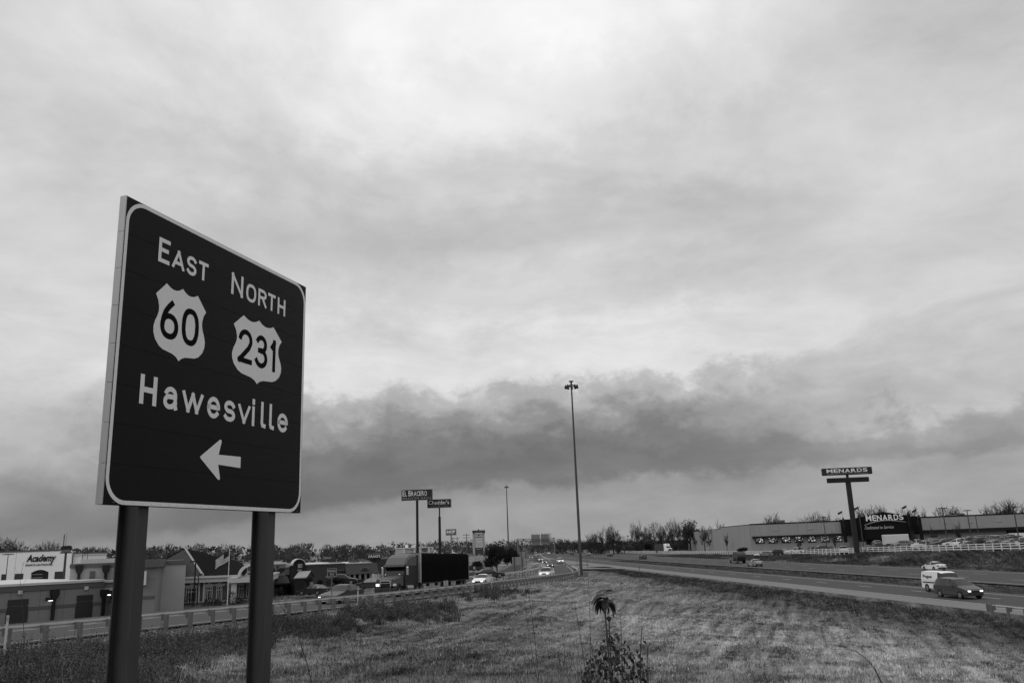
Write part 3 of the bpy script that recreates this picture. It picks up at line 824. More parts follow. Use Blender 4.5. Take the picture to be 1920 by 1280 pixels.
# tall brown weeds below the ramp rail and in the lower left corner
def zone(poly, n):                     # sample a picture-traced outline laid on the ground in world space
    P_ = [hit(*p) for p in poly]; P2 = np.array([(p.x, p.y) for p in P_]); lo = P2.min(0); hi_ = P2.max(0)
    out = np.empty((0, 2))
    while len(out) < n:
        c = lo + RNG.random((n * 2, 2)) * (hi_ - lo); ins = np.zeros(len(c), bool); j = len(P2) - 1
        for i in range(len(P2)):
            xi, yi = P2[i]; xj, yj = P2[j]
            cr = ((yi > c[:, 1]) != (yj > c[:, 1])) & (c[:, 0] < (xj - xi) * (c[:, 1] - yi) / (yj - yi + 1e-9) + xi)
            ins ^= cr; j = i
        out = np.concatenate([out, c[ins]])
    return out[:n]
def weed_patch(name, poly, ncl, hgt, label, per=30, spread=.22, m=None, wk=1.0):
    ncl = int(ncl * .8)
    c = zone(poly, ncl)
    nz = np.sin(c[:, 0] * 1.9 + 1.3 * np.sin(c[:, 1] * .8)) + np.sin(c[:, 1] * 1.3 + c[:, 0] * .7) + .8 * np.sin(c[:, 0] * 4.3 - c[:, 1] * 2.9) + RNG.normal(0, .5, len(c))
    c = c + RNG.normal(0, .022, c.shape) * np.hypot(c[:, 0], c[:, 1])[:, None]
    kk = (nz > -.7) & allowed(c[:, 0], c[:, 1], 1.0); c = c[kk]; nz = nz[kk]
    X = np.repeat(c[:, 0], per); Y = np.repeat(c[:, 1], per)
    hs = np.repeat(hgt * np.clip(.55 + .30 * nz, .18, 1.5) * (.7 + .6 * RNG.random(len(c))), per)
    Xb = X + RNG.normal(0, spread * .5, len(X)); Yb = Y + RNG.normal(0, spread * .5, len(X))
    Z = ground(Xb, Yb)
    h = hs * (.30 + .85 * RNG.random(len(X)) ** 1.4)
    d = np.hypot(X, Y); w = (.0045 + .00075 * d) * wk
    a = RNG.random(len(X)) * 2 * PI; lx = RNG.normal(0, .16, len(X)) * h + h * .10; ly = RNG.normal(0, .16, len(X)) * h
    dx_, dy_ = np.cos(a) * w / 2, np.sin(a) * w / 2
    n = len(X); V = []
    # stem as a tapered strip
    st = np.empty((n, 3, 3)); st[:, 0] = np.stack([Xb - dx_, Yb - dy_, Z - .03], 1); st[:, 1] = np.stack([Xb + dx_, Yb + dy_, Z - .03], 1); st[:, 2] = np.stack([Xb + lx, Yb + ly, Z + h], 1)
    V.append(st.reshape(-1, 3))
    # feathery side sprigs
    for k in range(3):
        t = .35 + .62 * RNG.random(n); bx_ = Xb + lx * t; by_ = Yb + ly * t; bz_ = Z + h * t
        a2 = RNG.random(n) * 2 * PI; L = (.06 + .10 * RNG.random(n)) * hgt; e = np.empty((n, 3, 3))
        e[:, 0] = np.stack([bx_, by_, bz_], 1); e[:, 1] = np.stack([bx_ + np.cos(a2) * L * .6, by_ + np.sin(a2) * L * .6, bz_ + L * .75], 1)
        e[:, 2] = np.stack([bx_ + w * 1.1, by_ + w * .6, bz_ + w], 1); V.append(e.reshape(-1, 3))
    V = np.concatenate(V); F_ = np.arange(len(V)).reshape(-1, 3)
    return np_mesh(name, V, F_, m or mb_weed, kind='stuff', label=label, cat='weeds')
weed_patch('weeds', [(-160, 1250), (60, 1226), (200, 1216), (262, 1210), (345, 1202), (470, 1194), (520, 1202), (380, 1232), (300, 1262), (270, 1320), (-160, 1330)], 1500, .62, 'dense tall brown weeds filling the lower left corner behind the left post', 34, .30)
weed_patch('weeds', [(500, 1192), (545, 1176), (600, 1168), (640, 1170), (620, 1190), (560, 1200)], 200, .62, 'dark weed clump just right of the right sign post', 34, .28)
weed_patch('weeds', [(640, 1160), (700, 1148), (760, 1140), (828, 1134), (825, 1148), (740, 1158), (660, 1172)], 300, .85, 'dark ragged weed band below the guardrail under the truck', 34, .35)
weed_patch('weeds', [(868, 1121), (905, 1114), (945, 1106), (950, 1114), (900, 1124), (872, 1128)], 110, .75, 'small dark weed patch below the guardrail left of the mast', 30, .35)
weed_patch('weeds', [(500, 1215), (700, 1190), (900, 1195), (1000, 1240), (960, 1320), (480, 1320)], 150, .34, 'thin dry brush scattered across the near slope', 14, .35, m=mb_bank)
# rank grass banks along the highway
def strip(o0, o1, y0_, y1_, n):
    Y_ = y0_ + (RNG.random(n) ** 1.3) * (y1_ - y0_); X_ = np.array([xref(v) for v in Y_]) + o0 + RNG.random(n) * (o1 - o0); return X_, Y_
X, Y = strip(-11, -4.6, 40, 230, 60000)
ok = (X - np.array([xref(v) for v in Y]) + 4.6) > -6.5 + 2.2 * (np.sin(Y * .21) + np.sin(X * .9 + Y * .05) + RNG.normal(0, .7, len(X)))
blades('grass', X[ok], Y[ok], .10 + .14 * RNG.random(ok.sum()), .012 + .0009 * Y[ok], mb_bank, lean=.9, kind='stuff', label='rank dark grass in the ditch beside the near highway shoulder', cat='ditch grass')
X, Y = strip(10.2, 17.8, 45, 300, 70000)
blades('grass', X, Y, .07 + .10 * RNG.random(len(X)), .012 + .0009 * Y, blade_mat('median_blades', .085, .5), lean=.9, kind='stuff', label='short dark grass on the median between the two carriageways', cat='median grass')
n = 150000
Y = 95 + RNG.random(n) ** 1.4 * 260; fr_ = RNG.random(n)
X = (np.array([xref(v) for v in Y]) + 39.0) * (1 - fr_) + (np.array([fx(v) for v in Y]) - .6) * fr_
cl = np.sin(X * .55 + Y * .13) + np.sin(Y * .31 - X * .2) + RNG.normal(0, .5, n); ok = cl > -.9
X, Y, cl = X[ok], Y[ok], cl[ok]
blades('bank_growth', X, Y, .12 + .16 * RNG.random(len(X)) + .12 * np.clip(cl, 0, 2) * (Y < 210), .03 + .0012 * Y, blade_mat('bank_blades', .070, .7), lean=.8, kind='stuff', label='dark tangled growth covering the bank below the white fence', cat='bank growth')

# single dry stalks standing in front of the slope (each a plant of its own)
m_stalk = mat('dry_stalk', .05, .9, .2, 8.0)
m_stalkl = mat('pale_stalk', .20, .9, .2, 8.0)
def stalk(pts, d, r, label, m=None, group=None, twigs=0, z_root=None, name='dry_stalk'):
    P_ = [at(px, py, d + k) for k, (px, py) in enumerate([(p[0], p[1]) for p in pts]) for k in [0]]
    base = P_[0]; g_ = gz(base.x, base.y); root = Vector((base.x, base.y, g_ - .02))
    if base.z - g_ > .02: 
        dxy = (P_[0] - P_[1]); k = (P_[0].z - g_) / max(.05, dxy.length); root = Vector((base.x + dxy.x * k * .5, base.y, g_ - .02))
    t = thing(name, label, 'dry plant', root, 0, group)
    L = [Vector((0, 0, 0))] + [p - root for p in P_]
    mb = MB(); n = len(L); rs = [r * (1 - .7 * i / (n - 1)) for i in range(n)]
    mb.path(L, rs, 5); mb.build('stem', m or m_stalk, t)
    if twigs:
        tb = MB()
        for k in range(twigs):
            i = random.randrange(1, n - 1); f = random.random(); p = L[i].lerp(L[i + 1], f); a = random.uniform(0, 2 * PI); ll = random.uniform(.03, .10)
            e = p + Vector((math.cos(a) * ll * .7, math.sin(a) * ll * .7, ll)); tb.tube(p, e, r * .35, r * .12, 4); tb.tube(e, e + Vector((0, 0, .012)), r * .8, r * .3, 5)
        tb.build('side_twigs', m or m_stalk, t, kind='stuff')
    return t
stalk([(1011, 1280), (1004, 1210), (997, 1150), (991, 1110), (987, 1092)], 8.5, .0045, 'tall straight dry stalk left of the mast base', twigs=6)
stalk([(1009, 1280), (1000, 1235), (991, 1180), (985, 1140), (981, 1112)], 8.9, .003, 'thinner stalk crossing just left of the tall straight one', twigs=4)
stalk([(1067, 1280), (1062, 1245), (1056, 1200), (1050, 1180)], 8.6, .003, 'short leaning stalk between the tall stalk and the leafy weeds')
stalk([(1100, 1280), (1094, 1230), (1088, 1190), (1083, 1160), (1079, 1145)], 8.8, .0045, 'kinked stalk at the left side of the leafy weed clump', twigs=5)
stalk([(1108, 1290), (1107, 1220), (1106, 1150), (1104, 1100), (1102, 1062), (1098, 1020)], 8.8, .0035, 'very tall thin stalk passing in front of the mast base', twigs=9)
stalk([(1201, 1280), (1201, 1230), (1202, 1200), (1204, 1172)], 9.0, .010, 'thick dark pointed stalk on the right side of the weed clump')
stalk([(1168, 1280), (1166, 1230), (1165, 1190), (1163, 1150)], 9.0, .006, 'upright reddish stalk in the middle of the weed clump', twigs=4)
stalk([(1216, 1280), (1215, 1240), (1213, 1207)], 9.0, .005, 'short stalk with round leaves at the right end of the weed clump', twigs=3)
stalk([(585, 1282), (575, 1240), (560, 1195), (545, 1165), (530, 1140), (521, 1128)], 7.8, .006, 'long dark stalk bending across the slope right of the sign')
t_ = stalk([(1654, 1280), (1640, 1252), (1622, 1232), (1603, 1219), (1580, 1216), (1558, 1217)], 9.5, .006, 'arching pale seed stalk bending left over the right slope')
stalk([(1653, 1282), (1642, 1258), (1630, 1236), (1617, 1216), (1604, 1198)], 9.3, .004, 'straight thin stalk rising beside the arching seed stalk')
stalk([(1417, 1280), (1405, 1250), (1393, 1222)], 10, .0025, 'faint short stalk alone on the lower slope right of the clump')
stalk([(45, 1195), (43, 1150), (40, 1120), (38, 1085), (44, 1052)], 9, .0035, 'tall thin twig before the shops at the far left', twigs=6)
stalk([(1, 1150), (6, 1146), (10, 1152)], 11, .003, 'hooked dark twig at the left frame edge')
stalk([(168, 1200), (176, 1180), (184, 1160), (192, 1140)], 12, .002, 'faint twig leaning right beside the left sign post')
for i, (px, py0, h_) in enumerate([(118, 1280, 60), (136, 1280, 45), (675, 1280, 55), (700, 1280, 90), (730, 1280, 75), (770, 1285, 80), (795, 1280, 60), (1378, 1285, 30)]):
    lab = ['forked pale twig among the lower left weeds', 'short pale twig next to the forked one at lower left', 'leftmost bare brush stem near the bottom centre left', 'tallest bare brush stem on the near slope below the truck',
           'crooked brush stem right of the tallest on the near slope', 'leafy brush stem near the bottom below the tractor', 'rightmost brush stem of the near slope group', 'tiny twig at the bottom edge right of the clump'][i]
    stalk([(px, py0), (px - 4 + random.uniform(-3, 3), py0 - h_ * .4), (px + random.uniform(-6, 6), py0 - h_ * .75), (px + random.uniform(-12, 8), py0 - h_)], 9.6, .003, lab, m=m_stalkl if i < 2 else m_stalk, twigs=10)

# leafy weeds, bottom centre
m_leaf = mat('dark_leaf', .030, .7, .35, 9.0, spec=.3)
m_leafp = mat('pale_leaf', .12, .8, .3, 9.0)
def leaf_mesh(L, w, droop=.4):
    # a folded, drooping leaf: 2 x 4 quads
    V = []; F_ = []
    for i in range(5):
        t = i / 4; x = L * t * math.cos(droop * t); z = -L * t * math.sin(droop * t) * .9; ww = w * math.sin(PI * min(1, t * .9 + .06)) ** .8
        V += [(x, -ww, z + ww * .35), (x, 0, z), (x, ww, z + ww * .35)]
    for i in range(4):
        a = i * 3; F_ += [(a, a + 1, a + 4, a + 3), (a + 1, a + 2, a + 5, a + 4)]
    return V, F_
_lm = []
for L, w, dr in ((.10, .028, .5), (.13, .036, .7), (.085, .032, .4), (.11, .038, .6)):
    v, f_ = leaf_mesh(L, w, dr); me = bpy.data.meshes.new('leaf'); me.from_pydata(v, [], f_); me.update(); me.materials.append(m_leaf); _lm.append(me)
def leafy(pts, d, r, leaves, label, s=1.0):
    P_ = [at(px, py, d) for px, py in pts]; g_ = gz(P_[0].x, P_[0].y); root = Vector((P_[0].x, P_[0].y, min(g_, P_[0].z) - .02))
    t = thing('leafy_weed', label, 'weed', root, 0)
    MB().path([Vector((0, 0, 0))] + [p - root for p in P_], r, 5).build('stem', m_stalk, t)
    for (px, py, az_, dr, k, sc) in leaves:
        sc *= 1.2; p = at(px, py, d) - root
        inst(_lm[k], 'leaf', t, p, (random.uniform(-.4, .4), math.radians(dr), math.radians(az_)), (sc * s,) * 3)
    return t
LV = [(1136, 1112, 25, -62, 0, .5), (1138, 1109, -10, -20, 2, .7), (1135, 1116, 185, -5, 1, 1.15), (1134, 1121, 180, 5, 1, 1.25), (1135, 1124, 195, 15, 3, 1.3), (1134, 1128, 170, 28, 3, 1.2), (1132, 1130, 185, 50, 0, 1.0),
      (1135, 1126, -5, 5, 1, 1.0), (1136, 1128, 10, 25, 3, 1.25), (1137, 1131, -8, 38, 1, 1.25), (1136, 1132, 12, 62, 2, 1.1), (1132, 1131, 178, 75, 2, 1.0), (1135, 1120, 80, 10, 0, .8), (1134, 1127, -100, 30, 3, .8)]
leafy([(1146, 1280), (1142, 1240), (1139, 1200), (1136, 1165), (1134, 1135), (1135, 1120)], 9.0, .008, LV, 'single tall weed with a drooping leafy head in the bottom centre')
leafy([(1150, 1280), (1145, 1230), (1143, 1190), (1142, 1162)], 9.05, .006, [(1142, 1165, 80, -70, 2, .7), (1142, 1180, 30, -40, 0, .8), (1141, 1186, 180, 60, 3, .8), (1143, 1190, 0, 60, 2, .8), (1142, 1184, 150, -20, 2, .7)], 'shorter weed close behind the drooping leafy one')
# tangled low growth of the clump
def bush(name, c, rx, rz_, n, m, label, lm, sc=(.35, .8)):
    t = thing(name, label, 'weeds', c, 0)
    V = []; F_ = []
    sb = MB()
    for i in range(15):
        a = random.uniform(0, 2 * PI); rr_ = random.random() ** .5
        sb.path([Vector((rx * rr_ * .5 * math.cos(a), .25 * rr_ * math.sin(a), 0)), Vector((rx * rr_ * math.cos(a) * .9, .3 * rr_ * math.sin(a), rz_ * .5)), Vector((rx * rr_ * math.cos(a) + random.uniform(-.05, .05), .35 * rr_ * math.sin(a), rz_ * random.uniform(.45, 1.05)))], .0024, 4)
    sb.build('stems', m_stalk, t, kind='stuff')
    for i in range(n):
        a = random.uniform(0, 2 * PI); rr_ = random.random() ** .5; z_ = random.random()
        x = rx * rr_ * math.cos(a) * (1.1 - .35 * z_); y_ = .4 * rr_ * math.sin(a); z_ = z_ ** .9 * rz_ * (1.05 - .5 * rr_ ** 2)
        v, f_ = lm[random.randrange(len(lm))]; s_ = random.uniform(*sc)
        R_ = Matrix.Rotation(random.uniform(0, 2 * PI), 3, 'Z') @ Matrix.Rotation(random.uniform(-.6, 1.1), 3, 'Y') @ Matrix.Rotation(random.uniform(-.7, .7), 3, 'X')
        k = len(V); V += [tuple(R_ @ (Vector(p) * s_) + Vector((x, y_, z_))) for p in v]; F_ += [tuple(j + k for j in g_) for g_ in f_]
    me = bpy.data.meshes.new('leaves'); me.from_pydata(V, [], F_); me.update(); me.materials.append(m)
    o = inst(me, 'leaves', t); o['kind'] = 'stuff'; return t
LMV = [leaf_mesh(.07, .02, .8), leaf_mesh(.05, .02, .5), leaf_mesh(.09, .022, 1.0)]
def root_at(px, d):
    p = at(px, 1280, d); return (p.x, p.y, gz(p.x, p.y) - .02)
bush('weed_clump', root_at(1152, 9.2), .44, .95, 950, m_leaf, 'dark tangled leafy weed clump at the bottom centre edge', LMV, (.45, .95))
bush('weed_clump', root_at(1205, 9.1), .10, .95, 110, m_leaf, 'narrow column of rounder leaves at the right end of the clump', LMV)
bush('weed_clump', root_at(1100, 9.4), .14, .75, 80, m_leafp, 'sparse greyish leaves left of the dark clump', LMV)
bush('weed_clump', root_at(770, 9.6), .75, .75, 330, m_leafp, 'thin pale leafed brush spread below the truck', LMV, (.25, .55))
bush('weed_clump', root_at(60, 9.5), .95, .85, 520, blade_mat('brush_leaf', .06, .4), 'low brown leafy brush in the lower left corner', LMV, (.25, .55))
# litter on the slope
for px, py, sz, v, lab in [(1191, 1084, .35, .02, 'small dark clod in the grass right of the mast'), (1053, 1091, .30, .02, 'dark stone in the gravel before the guardrail bend'), (1166, 1094, .4, .03, 'dark stick shape lying in the grass near the highway side'),
                           (1236, 1099, .14, .6, 'tiny white scrap of litter on the slope'), (1222, 1105, .16, .6, 'second white litter scrap lower on the slope')]:
    p = hit(px, py); mb = MB()
    n_ = 7; vs = [(math.cos(2 * PI * i / n_) * sz * random.uniform(.35, .6), math.sin(2 * PI * i / n_) * sz * random.uniform(.25, .5), 0) for i in range(n_)] + [(math.cos(2 * PI * i / n_) * sz * .3, math.sin(2 * PI * i / n_) * sz * .2, sz * random.uniform(.25, .5)) for i in range(n_)]
    mb.add(vs, [tuple(range(n_, 2 * n_))] + [(i, (i + 1) % n_, (i + 1) % n_ + n_, i + n_) for i in range(n_)])
    o = mb.build('litter' if v > .3 else 'stone', mat('bit%g' % v, v, .8), label=lab, cat='litter' if v > .3 else 'stone'); o.location = (p.x, p.y, p.z + .03)

# ================================================================== buildings on the left
m_plinth = mat('plinth_band', .17, .9, .1, .5)
m_door = mat('steel_door', .035, .5, .1, 1.0)
m_lampw = emis('wall_lamp_lit', .9, 3.0)
def scupper(f, par, px, py, pyb, z0=None):
    u, z = f.uv(px, py); ub, zb_ = f.uv(px, pyb)
    MB().prism([(u - .45, z + .55), (u + .45, z + .55), (u + .45, z), (u + .22, z - .5), (u - .22, z - .5), (u - .45, z)], -.55, -.02).build('rain_hopper', m_black, par)
    MB().box(u - .16, u + .16, -.34, -.02, -.5 if z0 is None else z0, z - .48).build('downspout', m_black, par)
# --- low shop building in front (a wide stuccoed back wall)
F1 = Frame(-90, 94, 190, 106, -.6)
t1 = F1.thing('shop_building', 'long grey stuccoed shop building with dark doors and downspouts at the far left', 'building')
def FB(f, t, name, m, px0, py0, px1, py1, y0, y1, z0=None, dz=0):
    a = f.rect(px0, py0, px1, py1); return MB().box(a[0], a[1], y0, y1, a[2] if z0 is None else z0, a[3] + dz).build(name, m, t)
ua, za = F1.uv(-85, 1108.5); ub, zb_ = F1.uv(193, 1094)
ztop = (za + zb_) / 2
MB().box(ua, ub, 0, 26, 0, ztop - .35).build('wall', m_stucco, t1)
MB().box(ua, ub + .12, -.12, 26.1, ztop - .35, ztop + .25).build('cornice', m_stuccod, t1)
MB().box(ua, ub + .2, -.2, 26.2, ztop + .25, ztop + .52).build('coping', m_coping, t1)
_u, zbd = F1.uv(60, 1140); 
MB().box(ua, ub, -.05, -.002, zbd - .18, zbd + .2).build('band', m_stuccod, t1)
for a0, a1 in ((12, 53), (141, 173)):
    u0, _ = F1.uv(a0, 1140); u1, _ = F1.uv(a1, 1140)
    d_ = MB().box(u0, u1, -.08, .02, 0, zbd - .185).build('loading_door', m_door, t1)
    for k in range(4): MB().box(u0 + .06, u1 - .06, -.10, -.08, .2 + k * .75, .86 + k * .75).build('door_panel', mat('door_panel_steel', .028, .5), d_)
for px in (101,): scupper(F1, t1, px, 1114, 1150, 0)
scupper(F1, t1, 194, 1113, 1150, 0)
for px, py in ((91, 1123),):
    u, z = F1.uv(px, py)
    lm = MB().box(u - .35, u + .35, -.45, -.05, z - .12, z + .22).build('wall_lamp', m_black, t1)
    MB().box(u - .08, u + .30, -.50, -.20, z - .17, z - .125).build('lamp_glass', m_lampw, lm)
for px, py in ((37, 1109), (161, 1101)):
    u, z = F1.uv(px, py); MB().box(u - .22, u + .22, -.2, -.02, z - .25, z + .15).build('wall_fixture', m_coping, t1)
# control joints of the stucco: thin strips in a darker tone
for px in (-40, 20, 75, 120, 165):
    u, z = F1.uv(px, 1120); MB().box(u - .02, u + .02, -.012, -.001, .1, ztop - .4).build('control_joint', m_stuccod, t1)
# small roof pipe
# --- taller shop block behind and to the right
F2 = Frame(133, 108, 256, 111, -.6)
t2 = F2.thing('shop_building', 'pale taller shop block with two black rain hoppers behind the left sign post', 'building')
a = F2.rect(133, 1056, 256, 1054); zt2 = F2.uv(190, 1055)[1]
MB().box(a[0], a[1] + 6, 0, 30, 0, zt2 - .5).build('wall', m_lstucco, t2)
MB().box(a[0] - .1, a[1] + 6, -.15, 30, zt2 - .5, zt2).build('cornice', m_stuccod, t2)
MB().box(a[0] + .8, F2.uv(214, 1050)[0], 4, 26, zt2, zt2 + .55).build('rear_parapet', m_coping, t2)
for px in (149, 199): scupper(F2, t2, px, 1067, 1100, 2)
u, z = F2.uv(173, 1077); MB().box(u - .3, u + .3, -.14, -.002, z - .5, z + .45).build('vent', m_stuccod, t2)
for zz_ in (3.6,):
    MB().box(a[0], a[1], -.02, -.001, zz_ - .02, zz_ + .02).build('control_joint', m_stuccod, t2)
# recessed dark bay between the blocks
F3 = Frame(193, 107, 216, 107.6, -.6)
t3 = F3.thing('entrance_bay', 'recessed grey bay with a lit lamp between the low and tall shop blocks', 'porch')
a = F3.rect(193, 1087, 216, 1090)
MB().box(a[0] + .1, a[1] + 3, 0, .9, 0, a[3] - .3).build('wall', m_stucco, t3)
MB().box(a[0] + .1, a[1] + 3, -.25, .9, a[3] - .3, a[3] - .05).build('canopy', m_coping, t3)
z = F3.uv(200, 1104)[1]; MB().box(a[0] + .1, a[1] + 3, -.4, -.01, z - .15, z + .12).build('ledge', m_coping, t3)
a2 = F3.rect(207, 1111, 212, 1123); MB().box(a2[0], a2[1], -.05, -.01, a2[2], a2[3]).build('window', m_glass, t3)
z = F3.uv(205, 1127)[1]; MB().box(a[0] + .1, a[1] + 3, -.06, -.01, z - .15, z + .15).build('band', m_stuccod, t3)
# street lamp with lit head in front of it
p = at(199, 1146, 104)
tl = thing('yard_lamp', 'slim pole with a lit lamp head beside the left sign post', 'lamp post', (p.x, p.y, gz(p.x, p.y)))
zt = at(201, 1115, 104).z - gz(p.x, p.y)
MB().tube((0, 0, 0), (0, 0, zt), .07, .05, 8).build('pole', m_pole, tl)
MB().box(-.1, .55, -.12, .12, zt, zt + .14).build('lamp_head', m_black, tl)
MB().box(.1, .45, -.16, -.121, zt - .03, zt + .06).build('lamp_glass', m_lampw, tl)
# --- right tower of the shops
F4 = Frame(214, 103, 297, 104.5, -.6)
t4 = F4.thing('shop_tower', 'grey stuccoed shop corner tower with a dark cap between the sign posts', 'building')
a = F4.rect(258, 1049.5, 296, 1053)
MB().box(F4.uv(216, 1060)[0], a[1] - .12, .35, 9, 0, a[3] - .9).build('wall', m_stucco, t4)
MB().box(F4.uv(216, 1060)[0], a[1] + .25, -.1, 9.3, a[3] - .9, a[3]).build('cap', m_stuccod, t4)
z = F4.uv(280, 1119)[1]; MB().box(a[0] - 2, a[1] - .1, .28, .348, z - .16, z + .16).build('band', m_stuccod, t4)
z = F4.uv(280, 1085)[1]; MB().box(a[0] - 2, a[1] - .12, .335, .349, z - .02, z + .02).build('control_joint', m_stuccod, t4)
a2 = F4.rect(268.6, 1070, 273.5, 1096); MB().box(a2[0], a2[1], -.25, .349, a2[2], a2[3]).build('blade_sign', m_white, t4)
# --- pale superstore with the big letters
F5 = Frame(-60, 228, 134, 232, -.2)
t5 = F5.thing('superstore', 'white superstore front with big italic dark lettering and an arched entrance', 'building')
zt5 = F5.uv(60, 1033.6)[1]; uR = F5.uv(134, 1040)[0]; uL = F5.uv(-60, 1040)[0]
m_acad = mat('white_stucco', .80, .85, .05, .3)
# wall with a true arched opening: built from pieces round it
zo = F5.uv(74, 1081)[1] ; ul, ur = F5.uv(57.5, 1080)[0], F5.uv(90.5, 1080)[0]; zcr = F5.uv(74, 1067.5)[1]; zsp = F5.uv(74, 1072.5)[1]
arch = [(ul + (ur - ul) * i / 10, zsp + (zcr - zsp) * math.sin(PI * i / 10)) for i in range(11)]
MB().box(uL, ul, 0, .6, 0, zt5).build('wall', m_acad, t5)
MB().box(ur, uR, 0, .6, 0, zt5).build('wall', m_acad, t5)
MB().prism([(ul + .001, zt5)] + [(ul + .001, arch[0][1])] + arch[1:-1] + [(ur - .001, arch[-1][1]), (ur - .001, zt5)], 0, .6).build('wall', m_acad, t5)
MB().box(uL, uR, .7, 30, 0, zt5 - .6).build('rear_block', m_stuccod, t5)
MB().box(uL, uR + .1, -.12, .7, zt5 - .02, zt5 + .35).build('cornice', m_stuccod, t5)
MB().box(ul, ur, .61, .66, 0, zcr).build('entrance_glass', m_glass, t5)
for k in range(1, 5):
    z = zcr * k / 5.5; MB().box(ul + .1, ul + (ur - ul) * .62, .5, .6, z, z + .18).build('mullion', mat('mullion_grey', .25, .5), t5)
for a0, a1, pyt in ((3, 12, 1076), (28, 44, 1075), (103, 119, 1071)):
    u0, z = F5.uv(a0, pyt); u1, _ = F5.uv(a1, pyt); MB().box(u0, u1, -.06, -.002, 0, z).build('bay_window', mat('bay_glass', .045, .3), t5)
a2 = F5.rect(134, 1041, 146, 1100); MB().box(uR, a2[1], 1.5, 22, 0, a2[3]).build('side_wing', m_acad, t5)
MB().box(uR, a2[1] + .2, 1.3, 22, a2[3], a2[3] + .4).build('side_cornice', m_coping, t5)
z = F5.uv(60, 1052)[1]
for u_ in (uL + 6, uL + 12): MB().box(u_ - .02, u_ + .02, -.012, -.001, 0, zt5).build('control_joint', m_stuccod, t5)
l0 = F5.uv(49.5, 1053.2); l1 = F5.uv(105.5, 1041.5)
letters('Academy', t5, l0[0], l0[1] - .55, -.05, w=l1[0] - l0[0], h=2.45, m=m_black, off=.03, ext=.08, shear=.25)
letters('SPORTS+OUTDOORS', t5, l0[0] - .2, l0[1] - 1.05, -.05, w=(l1[0] - l0[0]) * .93, h=.5, m=m_black, off=.01, ext=.06, shear=.15)
a2 = F5.rect(47, 1028.5, 59, 1031); MB().box(a2[0], a2[1], 3, 6, zt5 - .5, zt5 + .6).build('rooftop_unit', m_stuccod, t5)

# --- restaurant with hipped roof and brick walls
F6 = Frame(286, 122, 512, 125, -.35)
t6 = F6.thing('brick_bank', 'brick building with tall hipped roof and white barrel arched porch between the posts', 'building')
uL, _ = F6.uv(286, 1100); uC, _ = F6.uv(382, 1100); uR, _ = F6.uv(508, 1100); zf = F6.uv(380, 1083)[1]; zf2 = F6.uv(380, 1091)[1]
zsil = F6.uv(380, 1126)[1]
MB().box(uL, uR, 0, 18, 0, zsil).build('stone_base', m_stone, t6)
MB().box(uL, uR, .08, 18, zsil, zf2).build('wall', m_brick, t6)
MB().box(uL - .7, uR + .4, -.75, 18.6, zf2, zf).build('fascia', m_trim, t6)
MB().box(uL - .85, uR + .5, -.95, 18.8, zf, zf + .28).build('gutter', m_coping, t6)
zr = F6.uv(350, 1079)[1]
apex = Vector((F6.uv(346, 1040, 9)[0], 9, F6.uv(348, 1027.5, 9)[1]))
r2 = Vector((F6.uv(437, 1052, 9)[0], 9, F6.uv(440, 1054.5, 9)[1]))
eL = Vector((F6.uv(272, 1080)[0] - 2, -.8, zf + .28)); eC = Vector((F6.uv(381, 1080, -.8)[0], -.8, zf + .28)); eR = Vector((F6.uv(500, 1080)[0], -.8, zf + .28))
bL = Vector((eL.x, 18.6, zf + .28)); bR = Vector((eR.x, 18.6, zf + .28))
m_shin = mat('seamed_roof', .055, .9, .1, .8, spec=.1)
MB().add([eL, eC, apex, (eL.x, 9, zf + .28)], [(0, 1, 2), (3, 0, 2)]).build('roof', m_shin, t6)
MB().add([eC, eR, r2, apex, bL, bR, (eL.x, 9, zf + .28)], [(0, 1, 2, 3), (4, 6, 3), (5, 4, 3, 2), (1, 5, 2)]).build('roof', m_roofd, t6)  # right slope in the darker roof colour, left slope in the paler one
# standing seams on the light slope
for i in range(1, 26):
    t = i / 26; s0 = eL.lerp(eC, t)
    # seam runs up the plane until it meets hip or edge
    tt = min(t / max(.001, (apex.x - eL.x) / (eC.x - eL.x)), (1 - t) / max(.001, 1 - (apex.x - eL.x) / (eC.x - eL.x)))
    s1 = s0 + Vector((0, (apex.y - eL.y) * tt, (apex.z - eL.z) * tt))
    if tt > .04: MB().tube(s0 + Vector((0, 0, .04)), s1 + Vector((0, 0, .04)), .035, n=4).build('seam', m_shin, t6)
MB().tube(eC + Vector((0, 0, .05)), apex + Vector((0, 0, .05)), .17, .15, 6).build('hip_cap', mat('hip_metal', .30, .7), t6)
MB().tube(eL + Vector((.5, 0, .05)), apex + Vector((0, 0, .05)), .12, .10, 6).build('hip_cap', m_roofd, t6)
